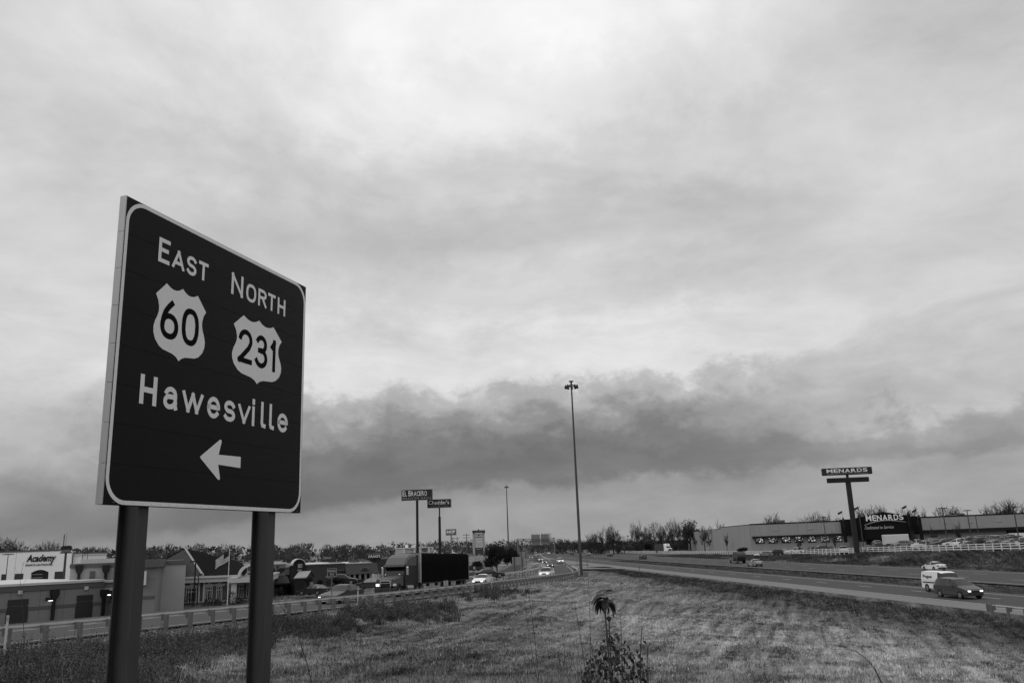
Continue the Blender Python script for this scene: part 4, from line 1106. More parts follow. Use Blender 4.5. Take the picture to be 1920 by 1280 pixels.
# round dormer end at the far left of the roof
cxx, czz = F6.uv(297, 1068); 
n_ = 12; prof = [(cxx - 2.2, czz - 1.0), (cxx + .2, czz - 1.0)] + [(cxx + .2 + 1.0 * math.sin(PI * i / 8), czz - 0 - 1.0 * math.cos(PI * i / 8)) for i in range(1, 8)] + [(cxx + .2, czz + 1.0), (cxx - 2.2, czz + 1.0)]
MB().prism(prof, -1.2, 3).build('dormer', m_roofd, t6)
MB().path([Vector((p[0], -1.25, p[1])) for p in prof[1:-1]], .09, 5).build('dormer_trim', m_coping, t6)
def brick_window(px0, px1, pyt, pyb, lights=3, dark=False):
    u0, zt = F6.uv(px0, pyt); u1, zb = F6.uv(px1, pyb)
    fr = MB(); fr.box(u0, u0 + .1, -.02, .079, zb, zt); fr.box(u1 - .1, u1, -.02, .079, zb, zt); fr.box(u0 + .1, u1 - .1, -.02, .079, zt - .1, zt); fr.box(u0 + .1, u1 - .1, -.02, .079, zb, zb + .1)
    w = fr.build('window', m_trim, t6)
    zm = zt - (zt - zb) * .26
    MB().box(u0 + .1, u1 - .1, .03, .075, zb + .1, zt - .1).build('pane', m_glass, w)
    for i in range(1, lights): 
        uu = u0 + (u1 - u0) * i / lights; MB().box(uu - .04, uu + .04, -.01, .029, zb + .1, zt - .1).build('mullion', m_trim, w)
    MB().box(u0 + .1, u1 - .1, -.012, .028, zm - .05, zm + .05).build('transom', m_trim, w)
    MB().prism([(u0 - .35, zt + .05), (u1 + .35, zt + .05), (u1 + .35, zt + .38), ((u0 + u1) / 2 + .25, zt + .38), ((u0 + u1) / 2 + .2, zt + .6), ((u0 + u1) / 2 - .2, zt + .6), ((u0 + u1) / 2 - .25, zt + .38), (u0 - .35, zt + .38)], -.08, .079).build('lintel', m_trim, w)
for q_ in [(305, 324.5, 1103, 1131, 4), (349, 368, 1102, 1129, 4), (386, 397.5, 1099.5, 1125, 3), (406, 416, 1098.5, 1124, 3), (429, 437, 1097, 1122, 2), (448, 456, 1096, 1120, 2), (462.5, 470, 1095.5, 1119, 2)]:
    brick_window(*q_)
for px in (298.5, 373.5, 383):
    u, _ = F6.uv(px, 1100); MB().box(u - .13, u + .13, -.2, .079, 0, zf2).build('corner_board', m_trim, t6)
u0, _ = F6.uv(439, 1100, -3); MB().box(u0 - .35, u0 + .35, -3.3, -2.6, 0, zf2 - .1).build('porch_column', m_trim, t6)
# porch with barrel vault
u0, _ = F6.uv(430, 1080, -3.2); u1 = u0 + (F6.uv(510, 1080, -3.2)[0] - F6.uv(430, 1080, -3.2)[0])
MB().box(u0, u1, -3.6, -.76, zf2 - .15, zf - .02).build('porch_beam', m_trim, t6)
ca = F6.uv(474, 1076, -3.4); rA = (F6.uv(474, 1050.5, -3.4)[1] - ca[1]); hw_ = (ca[0] - F6.uv(445.5, 1076, -3.4)[0])
zA = zf + .02
outer = [(ca[0] - hw_ * math.cos(PI * i / 20), zA + rA * math.sin(PI * i / 20)) for i in range(21)]
inner = [(ca[0] - (hw_ - .42) * math.cos(PI * i / 20), zA + (rA - .42) * math.sin(PI * i / 20)) for i in range(21)]
mb = MB()
for i in range(20):
    a_, b_, c_, d_ = outer[i], outer[i + 1], inner[i + 1], inner[i]
    mb.prism([d_, c_, b_, a_], -3.7, -3.3)
mb.build('arch_trim', m_white, t6)
MB().prism([(inner[0][0], zA)] + inner[1:-1] + [(inner[-1][0], zA)], -3.42, -3.31).build('gable_panel', mat('pale_panel', .40, .8), t6)
mb = MB()
vs = [(p[0], -3.3, p[1]) for p in outer] + [(p[0], 9, p[1]) for p in outer]; mb.add(vs, [(i, i + 1, i + 22, i + 21) for i in range(20)])
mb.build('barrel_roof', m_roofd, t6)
for k in range(14):
    y_ = -3.0 + k * .62
    MB().path([Vector((p[0], y_, p[1] + .03)) for p in outer[2:12]], .06, 4).build('seam', m_shin, t6)
e = F6.uv(457, 1071, -3.5)
MB().prism([(e[0] - .45, e[1] + .7), (e[0] + .45, e[1] + .7), (e[0] + .4, e[1] - .1), (e[0], e[1] - .6), (e[0] - .4, e[1] - .1)], -3.5, -3.42).build('emblem', m_black, t6)
letters('Bank', t6, e[0] + .6, e[1] + .05, -3.43, h=.62, m=m_black, off=.03)
MB().box(e[0] + .6, e[0] + 2.2, -3.46, -3.421, e[1] - .42, e[1] - .2).build('letter_strip', m_black, t6)
# clipped shrubs and cones round its foot
m_ever = mat('evergreen_foliage', .028, .95, .4, 2.0)
def leafball(name, c, rx, rz_, n, m, label, cat, shape='cone', leaf=.16, grp=None):
    t = thing(name, label, cat, c, 0, grp)
    th = RNG.random(n) * 2 * PI; z = RNG.random(n); 
    if shape == 'cone': r = rx * (1 - z) * (.55 + .45 * RNG.random(n)) ; Z = z * rz_
    else:
        z = z * 2 - 1; r = rx * np.sqrt(np.maximum(0, 1 - z * z)) * (.45 + .6 * RNG.random(n) ** .5); Z = (z * .5 + .5) * rz_ * (1 + .12 * np.sin(th * 3))
    r = r * (1 + .22 * np.sin(th * 4 + z * 7) + .12 * np.sin(th * 7 + z * 13))
    P_ = np.stack([np.cos(th) * r, np.sin(th) * r, Z], 1)
    d1 = RNG.normal(0, leaf, (n, 3)); d2 = RNG.normal(0, leaf, (n, 3))
    V = np.stack([P_, P_ + d1, P_ + d2], 1).reshape(-1, 3)
    o = np_mesh('foliage', V, np.arange(n * 3).reshape(n, 3), m, t); 
    MB().tube((0, 0, -.1), (0, 0, rz_ * .5), rx * .08 + .03, .02, 6).build('trunk', m_bark, t)
    return t
for px, pyb, h_, w_, lab in [(314, 1137, 1.5, .7, 'small dark shrub at the foot of the leftmost tall window'), (325, 1136, 1.9, .55, 'narrow dark conifer right of the leftmost tall window'), (339, 1135, 1.5, .5, 'small cone conifer midway along the brick wall'),
                             (352, 1133, 1.6, .8, 'dark shrub under the second tall window'), (391, 1130, 1.2, .7, 'rounded shrub under the third window'), (408, 1129, 1.1, .6, 'rounded shrub under the fourth window'), (436, 1123, 1.9, 1.0, 'loose leafy shrub beside the porch column'), (448, 1121, 1.2, .8, 'low shrub right of the porch column')]:
    p = at(px, pyb, 119.5); leafball('shrub', (p.x, p.y, -.35), w_, h_, 420, m_ever, lab, 'shrub', 'cone' if w_ < .6 else 'ball', .10)
# flagpole
def flagpole(px, pyt, d, z_g, flag, label, fh=1.3, fl=2.0, dirn=-1, r=.05, droop=.25):
    p = at(px, pyt, d); g_ = at(px - 2.0, hz(px), d)
    t = thing('flagpole', label, 'flagpole', (p.x, p.y, z_g)); H = p.z - z_g
    MB().tube((0, 0, 0), (0, 0, H), r, r * .6, 8).build('pole', m_white if fl > 1.9 else m_pole, t)
    MB().tube((0, 0, H), (0, 0, H + .15), .09, .02, 8).build('finial', m_coping, t)
    # waving flag: stripes and canton, real cloth mesh
    n = 10; rows = 13
    f_ = bpy.data.objects.new('flag', None)
    def pt(i, j):
        s_ = i / n; tt = j / rows
        return (dirn * fl * s_ * .93, math.sin(s_ * 8) * .12, H - .15 - tt * fh - droop * fl * s_ * (.7 + .3 * s_) + .06 * math.sin(s_ * 7 + tt * 2))
    mats_ = [mat('flag_dark_stripe', .06, .8), mat('flag_light_stripe', .62, .8), mat('flag_canton', .02, .8)]
    V = [pt(i, j) for j in range(rows + 1) for i in range(n + 1)]; F_ = []; mi = []
    for j in range(rows):
        for i in range(n):
            a = j * (n + 1) + i; F_.append((a, a + 1, a + n + 2, a + n + 1)); mi.append(2 if (flag and i < 4 and j < 7) else (0 if j % 2 == 0 else 1))
    me = bpy.data.meshes.new('flag'); me.from_pydata(V, [], F_); me.update()
    for m_ in mats_: me.materials.append(m_)
    me.polygons.foreach_set('material_index', mi if fl > 1.9 else [2 if i % 3 else 0 for i in mi])
    bpy.data.objects.remove(f_); inst(me, 'flag', t); return t
flagpole(430.5, 1030, 116, -.1, True, 'white flagpole with a limp striped flag before the brick building', 1.35, 2.0, -1, .07, .55)
# lamp standards near the brick building
def lot_lamp(px, pyt, d, z_g, label, head=1.5, r=.07, heads=2, grp=None, m=None, single=0, pyb=None):
    p = at(px, pyt, d); t = thing('lot_lamp', label, 'lamp post', (p.x, p.y, z_g), 0, grp); H = p.z - z_g
    MB().tube((0, 0, 0), (0, 0, H), r * 1.15, r * .8, 8).build('pole', m or m_pole, t)
    MB().tube((0, 0, -.1), (0, 0, .5), r * 2.6, r * 2.6, 10).build('footing', m_conc, t)
    for s_ in ((-1, 1) if not single else (single,)):
        MB().prism([(s_ * .12, -.02), (s_ * head, -.02), (s_ * head, .12), (s_ * .12, .2)] if s_ > 0 else [(-.12, .2), (-head, .12), (-head, -.02), (-.12, -.02)], -.22, .22).build('lamp_head', m_dark, t).location = (0, 0, H)
    return t
lot_lamp(367, 1053, 114, -.3, 'black lamp pole before the hipped roof corner', .7, .11, single=-1, m=m_black)
lot_lamp(372.5, 1077, 116, -.3, 'shorter black lamp pole just right of the roof corner pole', .5, .08, single=1, m=m_black)
# poles of the superstore's car park and beyond
for px, py, d, hd, lab in [(15.5, 1039.5, 190, 1.2, 'lamp pole with stacked arms before the superstore at far left'), (155, 1036, 210, 1.6, 'left lamp of the twin pair behind the pale shop block'), (164.5, 1037, 235, 1.4, 'right lamp of the twin pair behind the pale shop block'),
                           (286.5, 1033, 230, 1.5, 'left lamp of the pair above the shop tower'), (296.5, 1034, 250, 1.4, 'right lamp of the pair above the shop tower'), (390, 1032.5, 320, 1.8, 'distant lamp behind the dark roof slope'),
                           (438.5, 1029.5, 280, 1.6, 'lamp right of the striped flag'), (461, 1041.5, 300, 1.2, 'lower lamp farther right of the striped flag'), (536, 1029, 240, 1.0, 'thin lamp pole above the lobster emblem wall'), (571, 1037, 230, 1.6, 'lamp pole behind the arched sign tower'),
                           (773, 1031, 300, .8, 'dark lamp pole beside the hotel wall'), (862, 1027.5, 260, .9, 'lamp pole left of the tenant pylon')]:
    lot_lamp(px, py, d, -.1, lab, hd, .09)
# square-headed cabinet on a pole in front of the superstore
p = at(124, 1031, 200); t = thing('pylon_sign', 'small dark tiered cabinet sign on a pole before the superstore', 'pole sign', (p.x, p.y, -.1)); H = p.z + .1
MB().tube((0, 0, 0), (0, 0, H - .6), .32, .25, 8).build('pole', m_pole, t)
MB().prism([(-1.2, .15), (1.2, .15), (1.2, .85), (.9, 1.05), (-.8, 1.0), (-1.2, .7)], -.3, .3).build('cabinet', m_black, t).location = (0, 0, H)
MB().box(-1.0, 1.0, -.25, .25, -.45, .13).build('lower_cabinet', mat('cabinet_grey', .12, .5), t).location = (0, 0, H)
MB().box(-1.25, 1.25, -.3, .3, -.7, -.46).build('base_tray', m_black, t).location = (0, 0, H)
MB().tube((-.2, 0, 1.0), (-.2, 0, 4.2), .04, .02, 5).build('antenna', m_dark, t).location = (0, 0, H)

# --- seafood restaurant with arched tower
F7 = Frame(506, 132, 605, 136, .1)
t7 = F7.thing('seafood_restaurant', 'dark restaurant with arched sign tower, lobster panel and gabled entrance', 'building')
m_clap = mat('dark_clapboard', .022, .85, .15, 1.0); m_panel = mat('tan_panel', .16, .85, .1, .8); m_mroof = mat('pale_metal_roof', .26, .5, .1, 1.0)
def FR(px0, py0, px1, py1): return F7.rect(px0, py0, px1, py1)
a = FR(506, 1058, 535, 1078); MB().box(a[0] - 3, a[1], 0, 12, 0, a[3]).build('wall', m_panel, t7)
MB().box(a[0] - 3, a[1] + .2, -.12, 12.1, a[3], a[3] + .25).build('coping', m_coping, t7)
MB().box(a[0] - 3, a[1], -.9, -.002, 0, a[2]).build('lower_wall', m_clap, t7)
MB().prismx([(-3.2, a[2] - 1.0), (-.95, a[2] - .05), (-.95, a[2] - .25), (-3.2, a[2] - 1.2)], a[0] - 3, a[1]).build('awning', m_clap, t7)
b1 = F7.uv(522, 1068)
# lobster: body, two claws, tail fan
lob = MB()
def disc(mb, cx, cz, rx, rz_, y0, y1, n=10, rot=0.0):
    pts = [(cx + rx * math.cos(2 * PI * i / n) * math.cos(rot) - rz_ * math.sin(2 * PI * i / n) * math.sin(rot), cz + rx * math.cos(2 * PI * i / n) * math.sin(rot) + rz_ * math.sin(2 * PI * i / n) * math.cos(rot)) for i in range(n)]
    mb.prism(pts, y0, y1)
disc(lob, b1[0] + .25, b1[1] - .1, .62, .38, -.10, -.02, rot=.3); disc(lob, b1[0] - .15, b1[1] + .45, .22, .12, -.10, -.02, rot=.9); disc(lob, b1[0] - .45, b1[1] - .4, .35, .14, -.11, -.021, rot=-.4); disc(lob, b1[0] + .75, b1[1] + .05, .3, .25, -.105, -.022)
lob.build('lobster_emblem', m_black, t7)
a = FR(535, 1063, 544, 1078); MB().box(a[0] + .05, a[1] + .1, .3, 12, 0, a[3]).build('wall', m_clap, t7)
a3 = FR(535.5, 1064.5, 543.5, 1076.5); MB().box(a3[0], a3[1], .2, .299, a3[2], a3[3]).build('wall_panel', m_panel, t7)
MB().box(a[0] + .05, a[1] + .1, .12, 12, a[3], a[3] + .22).build('coping', m_coping, t7)
a = FR(545, 1059, 573, 1100); zc = F7.uv(560, 1059)[1]; zt = F7.uv(560, 1048)[1]; uc = F7.uv(558.5, 1059)[0]; wA = (F7.uv(570, 1059)[0] - F7.uv(547, 1059)[0]) / 2
MB().box(a[0], a[1], -.6, 9, 0, zc).build('tower', m_clap, t7)
arc = [(uc - wA * math.cos(PI * i / 14), zc + (zt - zc) * math.sin(PI * i / 14)) for i in range(15)]
MB().prism([(p[0], p[1] + .002) for p in arc], -.5, .4).build('tower_arch', m_clap, t7)
mb = MB()
for i in range(14):
    p_, q_ = arc[i], arc[i + 1]; c_ = Vector((uc, 0, zc)); k = 1.12
    o1_ = (uc + (p_[0] - uc) * k, zc + (p_[1] - zc) * k); o2_ = (uc + (q_[0] - uc) * k, zc + (q_[1] - zc) * k)
    mb.prism([p_, q_, o2_, o1_] if False else [o1_, o2_, q_, p_], -.8, .5)
mb.build('arch_trim', m_coping, t7)
MB().box(a[0] - .2, uc - wA, -.8, .6, zc + .003, zc + .3).build('shoulder_trim', m_coping, t7)
a3 = FR(555, 1057, 566.5, 1063.3); MB().box(a3[0] - .1, a3[1] + .1, -.75, -.601, a3[2] - .15, a3[3] + .2).build('sign_face', m_black, t7)
letters('IBIRD', t7, a3[0] + .12, a3[2], -.76, w=a3[1] - a3[0] - .3, h=a3[3] - a3[2], m=mat('sign_text', .42, .6), off=.02)
MB().box(a3[0] + .05, a3[1] - .25, -.72, -.602, a3[2] - .5, a3[2] - .24).build('sign_strip', mat('sign_strip', .22, .6), t7)
# gabled entrance roof
a = FR(551, 1070, 590, 1082); zr_ = F7.uv(575, 1070, -3)[1]; ze = F7.uv(565, 1081.5, -4)[1]
ul, ur = F7.uv(551, 1082, -5)[0], F7.uv(574.5, 1082, -5)[0]; upk = F7.uv(582.5, 1069.5, -3.5)[0]; ulp = F7.uv(561, 1069.5, -1)[0]; ure = F7.uv(590.5, 1079, -2)[0]
MB().add([(ul, -5, ze), (ur, -5, ze), (upk, -3.4, zr_), (ulp, -1.0, zr_), (ul, -5, ze - .15), (ur, -5, ze - .15), (upk, -3.4, zr_ - .15), (ulp, -1.0, zr_ - .15)], [(0, 1, 2, 3), (7, 6, 5, 4), (0, 4, 5, 1), (1, 5, 6, 2), (2, 6, 7, 3), (3, 7, 4, 0)]).build('porch_roof', m_mroof, t7)
MB().add([(ur, -5, ze - .16), (ure, -1.6, ze - .16), (upk, -3.4, zr_ - .16)], [(0, 1, 2)]).build('porch_gable', m_clap, t7)
MB().tube((ur, -5, ze), (upk, -3.4, zr_), .1, n=5).build('rake_board', m_mroof, t7)
MB().tube((upk, -3.4, zr_), (ure, -1.6, ze), .1, n=5).build('rake_board', m_clap, t7)
MB().box(ul + .2, ur - .1, -4.8, -.61, .0, ze - .17).build('porch_screen', m_black, t7)
MB().box(ur - .08, ure - .2, -1.5, -1.2, 0, ze - .17).build('porch_wall', m_clap, t7)
for k in range(2): MB().box(ur + .3 + k * 1.2, ur + .8 + k * 1.2, -1.56, -1.51, .8, 2.0).build('door_glass', mat('pale_door_glass', .3, .5), t7)  # door panes in a plain pale base colour
a = FR(571, 1054, 575.5, 1058.5); MB().box(a[0], a[1], 1, 2.2, a[2], a[3]).build('rooftop_vent', m_coping, t7)
a = FR(500, 1052, 532, 1058); MB().add([(a[0], 3, a[2]), (a[1], 3, a[2]), (a[0] + 4, 6, a[3]), (a[0] - 3, 6, a[3])], [(0, 1, 2, 3)]).build('rear_roof', m_stuccod, t7)
# shop sign far behind on the woods: small pale lettering
# --- long dark restaurant row
F8 = Frame(575, 160, 712, 166, .0)
t8 = F8.thing('restaurant_row', 'long dark flat-roofed restaurant building with a row of pale pillars', 'building')
m_row = mat('dark_render', .045, .85, .12, .6)
zA = F8.uv(576, 1058.5)[1]; uA = F8.uv(575, 1060)[0]; uB = F8.uv(707, 1060)[0]; uM = F8.uv(647, 1060)[0]; zB = F8.uv(690, 1055)[1]
MB().box(uA, uM, 0, 22, 0, zA).build('wall', m_row, t8)
MB().box(uA, uM, -.12, 22, zA, zA + .14).build('coping', m_coping, t8)
z1 = F8.uv(600, 1077)[1]; z2_ = F8.uv(600, 1087)[1]
MB().box(F8.uv(610, 1080)[0], F8.uv(646, 1080)[0], -.3, -.01, z2_, F8.uv(625, 1078)[1]).build('light_band', mat('grey_band', .15, .8), t8)
zs = F8.uv(680, 1075)[1]
MB().box(uM + .02, uB, .8, 22, 0, zs).build('rear_wall', m_black, t8)
MB().prismx([(-1.2, zs), (22, zs), (22, zB), (.3, zB)], uM + .02, uB).build('mansard', m_row, t8)
MB().box(uM + .02, uB - 1, .2, 22, zB, zB + .14).build('coping', m_coping, t8)
for px in (653, 662.5, 672.5, 683, 693, 703):
    u, _ = F8.uv(px, 1080); MB().box(u - .22, u + .22, -1.0, -.6, 0, zs - .01).build('pillar', mat('pillar_grey', .20, .8), t8)
MB().box(uM, uB, -1.3, -.55, 0, F8.uv(680, 1086)[1]).build('low_wall', m_row, t8)
for px in (657, 667.5, 678, 688): 
    a = F8.rect(px - 2.6, 1079, px + 2.6, 1085); MB().box(a[0], a[1], .72, .79, a[2], a[3]).build('window', m_glass, t8)
a = F8.rect(675, 1063.5, 688.5, 1067.5); MB().box(a[0], a[1], -.9, -.3, a[2], a[3]).build('louvre_frame', mat('grey_frame', .14, .8), t8)
MB().box(a[0] + .2, a[1] - .2, -.95, -.85, a[2] + .12, a[3] - .1).build('louvre', m_black, t8)
a = F8.rect(632, 1065, 645.5, 1068.5); MB().box(a[0], a[1], -.14, -.005, a[2], a[3]).build('sign_panel', m_row, t8); MB().box(a[0], a[1], -.2, -.145, a[2], a[2] + .12).build('sign_trim', mat('grey_frame', .14, .8), t8)
for px0, px1, pyt, v in [(628, 648, 1053.5, .16), (666, 681, 1052, .07), (681, 687, 1053.6, .7), (686, 702, 1050.5, .14)]:
    a = F8.rect(px0, pyt, px1, 1055.5); MB().box(a[0], a[1], 3, 5, zA - .1, a[3]).build('rooftop_unit', mat('unit%g' % v, v, .7), t8)
MB().tube((F8.uv(673.5, 1060)[0], 4, zA), (F8.uv(673.5, 1036)[0], 4, F8.uv(673.5, 1034)[1]), .07, .05, 6).build('vent_stack', mat('grey_frame', .14, .8), t8)
# pale enclosure at its right end
F9 = Frame(697, 150, 728, 151, .1)
t9 = F9.thing('service_enclosure', 'small pale panelled enclosure just left of the truck cab roof', 'enclosure')
for i, (a0, a1, v) in enumerate([(698, 702.5, .5), (703, 708, .42), (709.5, 711, .6), (712.5, 714.5, .3), (716, 720, .32)]):
    a = F9.rect(a0, 1075 + (i % 2), a1, 1084); MB().box(a[0], a[1], 0, .12, 0, a[3]).build('panel', mat('panel%g' % v, v, .7), t9)
# hanging sign cabinet with white letters
FD = Frame(686, 196, 735, 199, .0)
td = FD.thing('restaurant_sign_tower', 'black tower with white capital letters behind the dark restaurant row', 'sign')
a = FD.rect(688.5, 1037.5, 714, 1047.5); MB().box(a[0], a[1], 0, 1.2, a[2], a[3]).build('cabinet', m_black, td)
MB().box(a[0], a[1], -.05, -.002, a[3] - .15, a[3]).build('top_trim', mat('pillar_grey', .20, .8), td)
MB().box(a[0] + .6, a[1] + 6, .4, 12, 0, a[2] - .02).build('building', m_row, td)
MB().box(a[1], a[1] + 6, .35, .5, a[2] - .02, a[2] + .3).build('parapet_trim', mat('pillar_grey', .20, .8), td)
l0 = FD.uv(690.5, 1045.2); l1 = FD.uv(712.5, 1039.4)
letters("DRAKE'S", td, l0[0], l0[1], -.06, w=l1[0] - l0[0], h=l1[1] - l0[1], m=mat('sign_text_white', .8, .6), off=.015)
MB().tube((a[0] + 2, .6, 0), (a[0] + 2, .6, a[2]), .3, .3, 8).build('leg', m_black, td)
# wall-mounted pale plate in the woods left of it
FE_ = Frame(600, 330, 625, 330, 0); te = FE_.thing('distant_sign', 'faint pale word sign in front of the far woods above the row', 'sign')
a = FE_.rect(606, 1043.5, 621, 1047); MB().box(a[0], a[1], 0, .3, a[2], a[3]).build('face', mat('faint_face', .16, .8), te); MB().tube(((a[0] + a[1]) / 2, .15, 0), ((a[0] + a[1]) / 2, .15, a[2]), .2, n=6).build('pole', m_dark, te)

# --- hotel block, chapel, low white shops behind the truck
FH = Frame(755, 330, 815, 334, 0)
th = FH.thing('hotel_block', 'plain pale hotel block with a dark oval emblem behind the truck', 'building')
m_hot = mat('hotel_render', .33, .85, .05, .2); m_hott = mat('hotel_trim', .50, .8)
a = FH.rect(757, 1025.5, 812, 1060); a_ = FH.rect(812, 1024.8, 812, 1060)
MB().box(a[0], a[1], 0, 18, 0, a_[3] - .25).build('wall', m_hot, th)
MB().box(a[0] - .2, a[1] + .2, -.3, 18.2, a_[3] - .25, a_[3] + .1).build('cornice', m_hott, th)
for px in (758, 777, 787.5, 804, 811): 
    u, _ = FH.uv(px, 1035); MB().box(u - .35, u + .35, -.2, -.002, 0, a_[3] - .25).build('pilaster', m_hott, th)
c_ = FH.uv(796, 1030); mb = MB(); disc(mb, c_[0], c_[1], 1.0, .62, -.25, -.21, 20); mb.v = [(c_[0] + (v[0] - c_[0]) * 1.0, v[1], v[2]) for v in mb.v]; mb.build('oval_emblem', m_dark, th)
MB().box(c_[0] - .6, c_[0] + .6, -.28, -.251, c_[1] - .1, c_[1] + .12).build('emblem_stripe', mat('sign_strip', .22, .6), th)
for px, v in ((767, .9), (778, .7)):
    a2 = FH.rect(px - 1.2, 1021, px + (1.2 if v > .8 else 4), 1024); MB().box(a2[0], a2[1], 3, 6, a_[3], a2[3] + (0 if v > .8 else -.3)).build('rooftop_unit', mat('unit_w%g' % v, v * .85, .6), th)
FK = Frame(810, 300, 865, 302, 0)
tk = FK.thing('chapel_front', 'tiny steep white gable with a dark arch right of the hotel block', 'building')
pk = FK.uv(815.5, 1030.5); lft = FK.uv(811.5, 1041); rgt = FK.uv(822, 1041)
zb = lft[1]
MB().prism([(lft[0], 0), (rgt[0], 0), (rgt[0], zb), (pk[0], pk[1]), (lft[0], zb)], 0, 9).build('wall', mat('chapel_wall', .10, .8), tk)
MB().tube((lft[0], -.1, zb), (pk[0], -.1, pk[1]), .28, n=4).build('rake_board', m_white, tk); MB().tube((pk[0], -.1, pk[1]), (rgt[0], -.1, zb), .28, n=4).build('rake_board', m_white, tk)
aa = [(pk[0] - .7 * math.cos(PI * i / 8), zb - .3 + 1.0 * math.sin(PI * i / 8)) for i in range(9)]
MB().prism(aa, -.06, -.01).build('arch_window', m_stone, tk)
tj = FK.thing('low_white_shop', 'low white flat-topped shop right of the second tall black sign pole', 'building')
for px0, px1, py, v in ((828.5, 834, 1036, .6), (834, 844.5, 1037.3, .5)):
    a = FK.rect(px0, py, px1, 1050); MB().box(a[0], a[1], 3, 12, 0, a[3]).build('wall', mat('shopw%g' % v, v, .8), tj)
for k in range(4):
    a = FK.rect(835 + k * 2.3, 1039, 836.6 + k * 2.3, 1041); MB().box(a[0], a[1], 2.9, 2.99, a[2], a[3]).build('window', m_glass, tj)
tg_ = FK.thing('white_gabled_shop', 'small white shop with a central gable and cupola behind the trailer', 'building')
a = FK.rect(848, 1037, 862, 1050); pk = FK.uv(854, 1034.3)
MB().box(a[0], a[1], 4, 12, 0, a[3]).build('wall', mat('shopw0.5', .5, .8), tg_)
MB().prism([(pk[0] - .9, a[3] + .002), (pk[0] + .9, a[3] + .002), (pk[0], pk[1])], 3.8, 9).build('gable', mat('shopw0.6', .6, .8), tg_)
MB().box(pk[0] - .6, pk[0] - .2, 5, 5.4, pk[1] - .3, pk[1] + .75).build('cupola', mat('shopw0.5', .5, .8), tg_)
for k in range(4):
    a2 = FK.rect(849.2 + k * 3.3, 1038.5, 850.6 + k * 3.3, 1042); MB().box(a2[0], a2[1], 3.9, 3.99, a2[2], a2[3]).build('window', m_glass, tg_)
# small white shed right of tenant pylon
FS = Frame(910, 330, 922, 330, 0); ts = FS.thing('white_shed', 'small pale gabled shed between the pylon and the dark evergreens', 'shed')
a = FS.rect(912, 1032, 919, 1038); MB().prism([(a[0], 0), (a[1], 0), (a[1], a[3]), ((a[0] + a[1]) / 2, a[3] + .9), (a[0], a[3])], 0, 5).build('wall', mat('shed_wall', .33, .8), ts)
MB().box(a[0] + .4, a[0] + .9, -.05, -.01, a[2] + .2, a[3] - .2).build('door', m_dark, ts)

# ================================================================== tall pole signs
def on_pole(px, d, z_g): p = at(px, hz(px), d); return Vector((p.x, p.y, z_g))
def pole_sign(name, label, px0, py0, px1, py1, d, z_g, poles, ang=0.0, cab=m_black, th=.6, trim=None):
    """cabinet filling the given outline at distance d; poles = [(px, half width, top px y, material)]"""
    c = at((px0 + px1) / 2, (py0 + py1) / 2, d); w = (at(px1, (py0 + py1) / 2, d) - at(px0, (py0 + py1) / 2, d)).length
    h = at((px0 + px1) / 2, py0, d).z - at((px0 + px1) / 2, py1, d).z
    t = thing(name, label, 'pole sign', (c.x, c.y, z_g), ang); H = c.z - z_g
    MB().box(-w / 2, w / 2, -th / 2, th / 2, H - h / 2, H + h / 2).build('cabinet', cab, t)
    if trim:
        e = .09
        for x0, x1, z0_, z1_ in ((-w / 2, w / 2, H + h / 2 - e, H + h / 2), (-w / 2, w / 2, H - h / 2, H - h / 2 + e), (-w / 2, -w / 2 + e, H - h / 2 + e, H + h / 2 - e), (w / 2 - e, w / 2, H - h / 2 + e, H + h / 2 - e)):
            MB().box(x0, x1, -th / 2 - .03, -th / 2 - .001, z0_, z1_).build('face_trim', trim, t)
    for x, r0, r1, zt in poles: MB().tube((x, 0, -.2), (x, 0, zt if zt else H - h / 2), r0, r1, 12).build('pole', m_black, t)
    return t, w, h, H
m_cab = mat('sign_cabinet_dark', .022, .5); m_cabt = mat('cabinet_trim', .16, .5); m_txt = mat('sign_text_white', .8, .6)
t, w, h, H = pole_sign('pole_sign', 'tall black pole sign with narrow serif capitals, higher of the two behind the truck', 753, 917.5, 811, 937.5, 185, .2, [(0, .30, .27, None)], .0, m_cab, .7, m_cabt)
MB().tube((0, 0, -.2), (0, 0, 3.6), .56, .5, 12).build('pole_sleeve', m_black, t)
# tall word with larger first letters
xx = -w / 2 + .28; zz_ = H - h / 2 + .95
for s_, ww, hh_ in [('E', .42, 1.15), ('L', .40, .98), (None, .30, 0), ('B', .50, 1.15), ('R', .50, .98), ('A', .52, .98), ('C', .48, .98), ('E', .42, .98), ('R', .50, .98), ('O', .55, .98)]:
    if s_: 
        letters(s_, t, xx, zz_, -.36, w=ww, h=hh_, m=m_txt, off=.0)
        xx += ww + .09
    else: xx += ww
letters('MEXICAN GRILL', t, -w / 2 + .3, H - h / 2 + .3, -.36, w=w - .6, h=.38, m=mat('sign_text_dim', .40, .6), off=.0, space=1.5)
t, w, h, H = pole_sign('pole_sign', 'second black pole sign with rounded white lettering, lower and right of the first', 801.5, 935.5, 846, 951.5, 187, .2, [(0, .17, .15, None)], .0, m_cab, .7, m_cabt)
MB().tube((0, 0, -.2), (0, 0, H - h / 2 - 1.9), .34, .27, 12).build('pole_sleeve', m_black, t)
letters("Cheddar's", t, -w / 2 + .3, H - .18, -.36, w=w - .75, h=.86, m=m_txt, off=.0)
letters('SCRATCH  KITCHEN', t, -w / 2 + .7, H - h / 2 + .2, -.36, w=w - 1.5, h=.3, m=mat('sign_text_faint', .14, .6), off=.0)
MB().tube((0.0, -.37, H - h / 2 + .36), (0.0, -.351, H - h / 2 + .36), .16, n=10).build('sign_dot', mat('sign_text_faint', .14, .6), t)
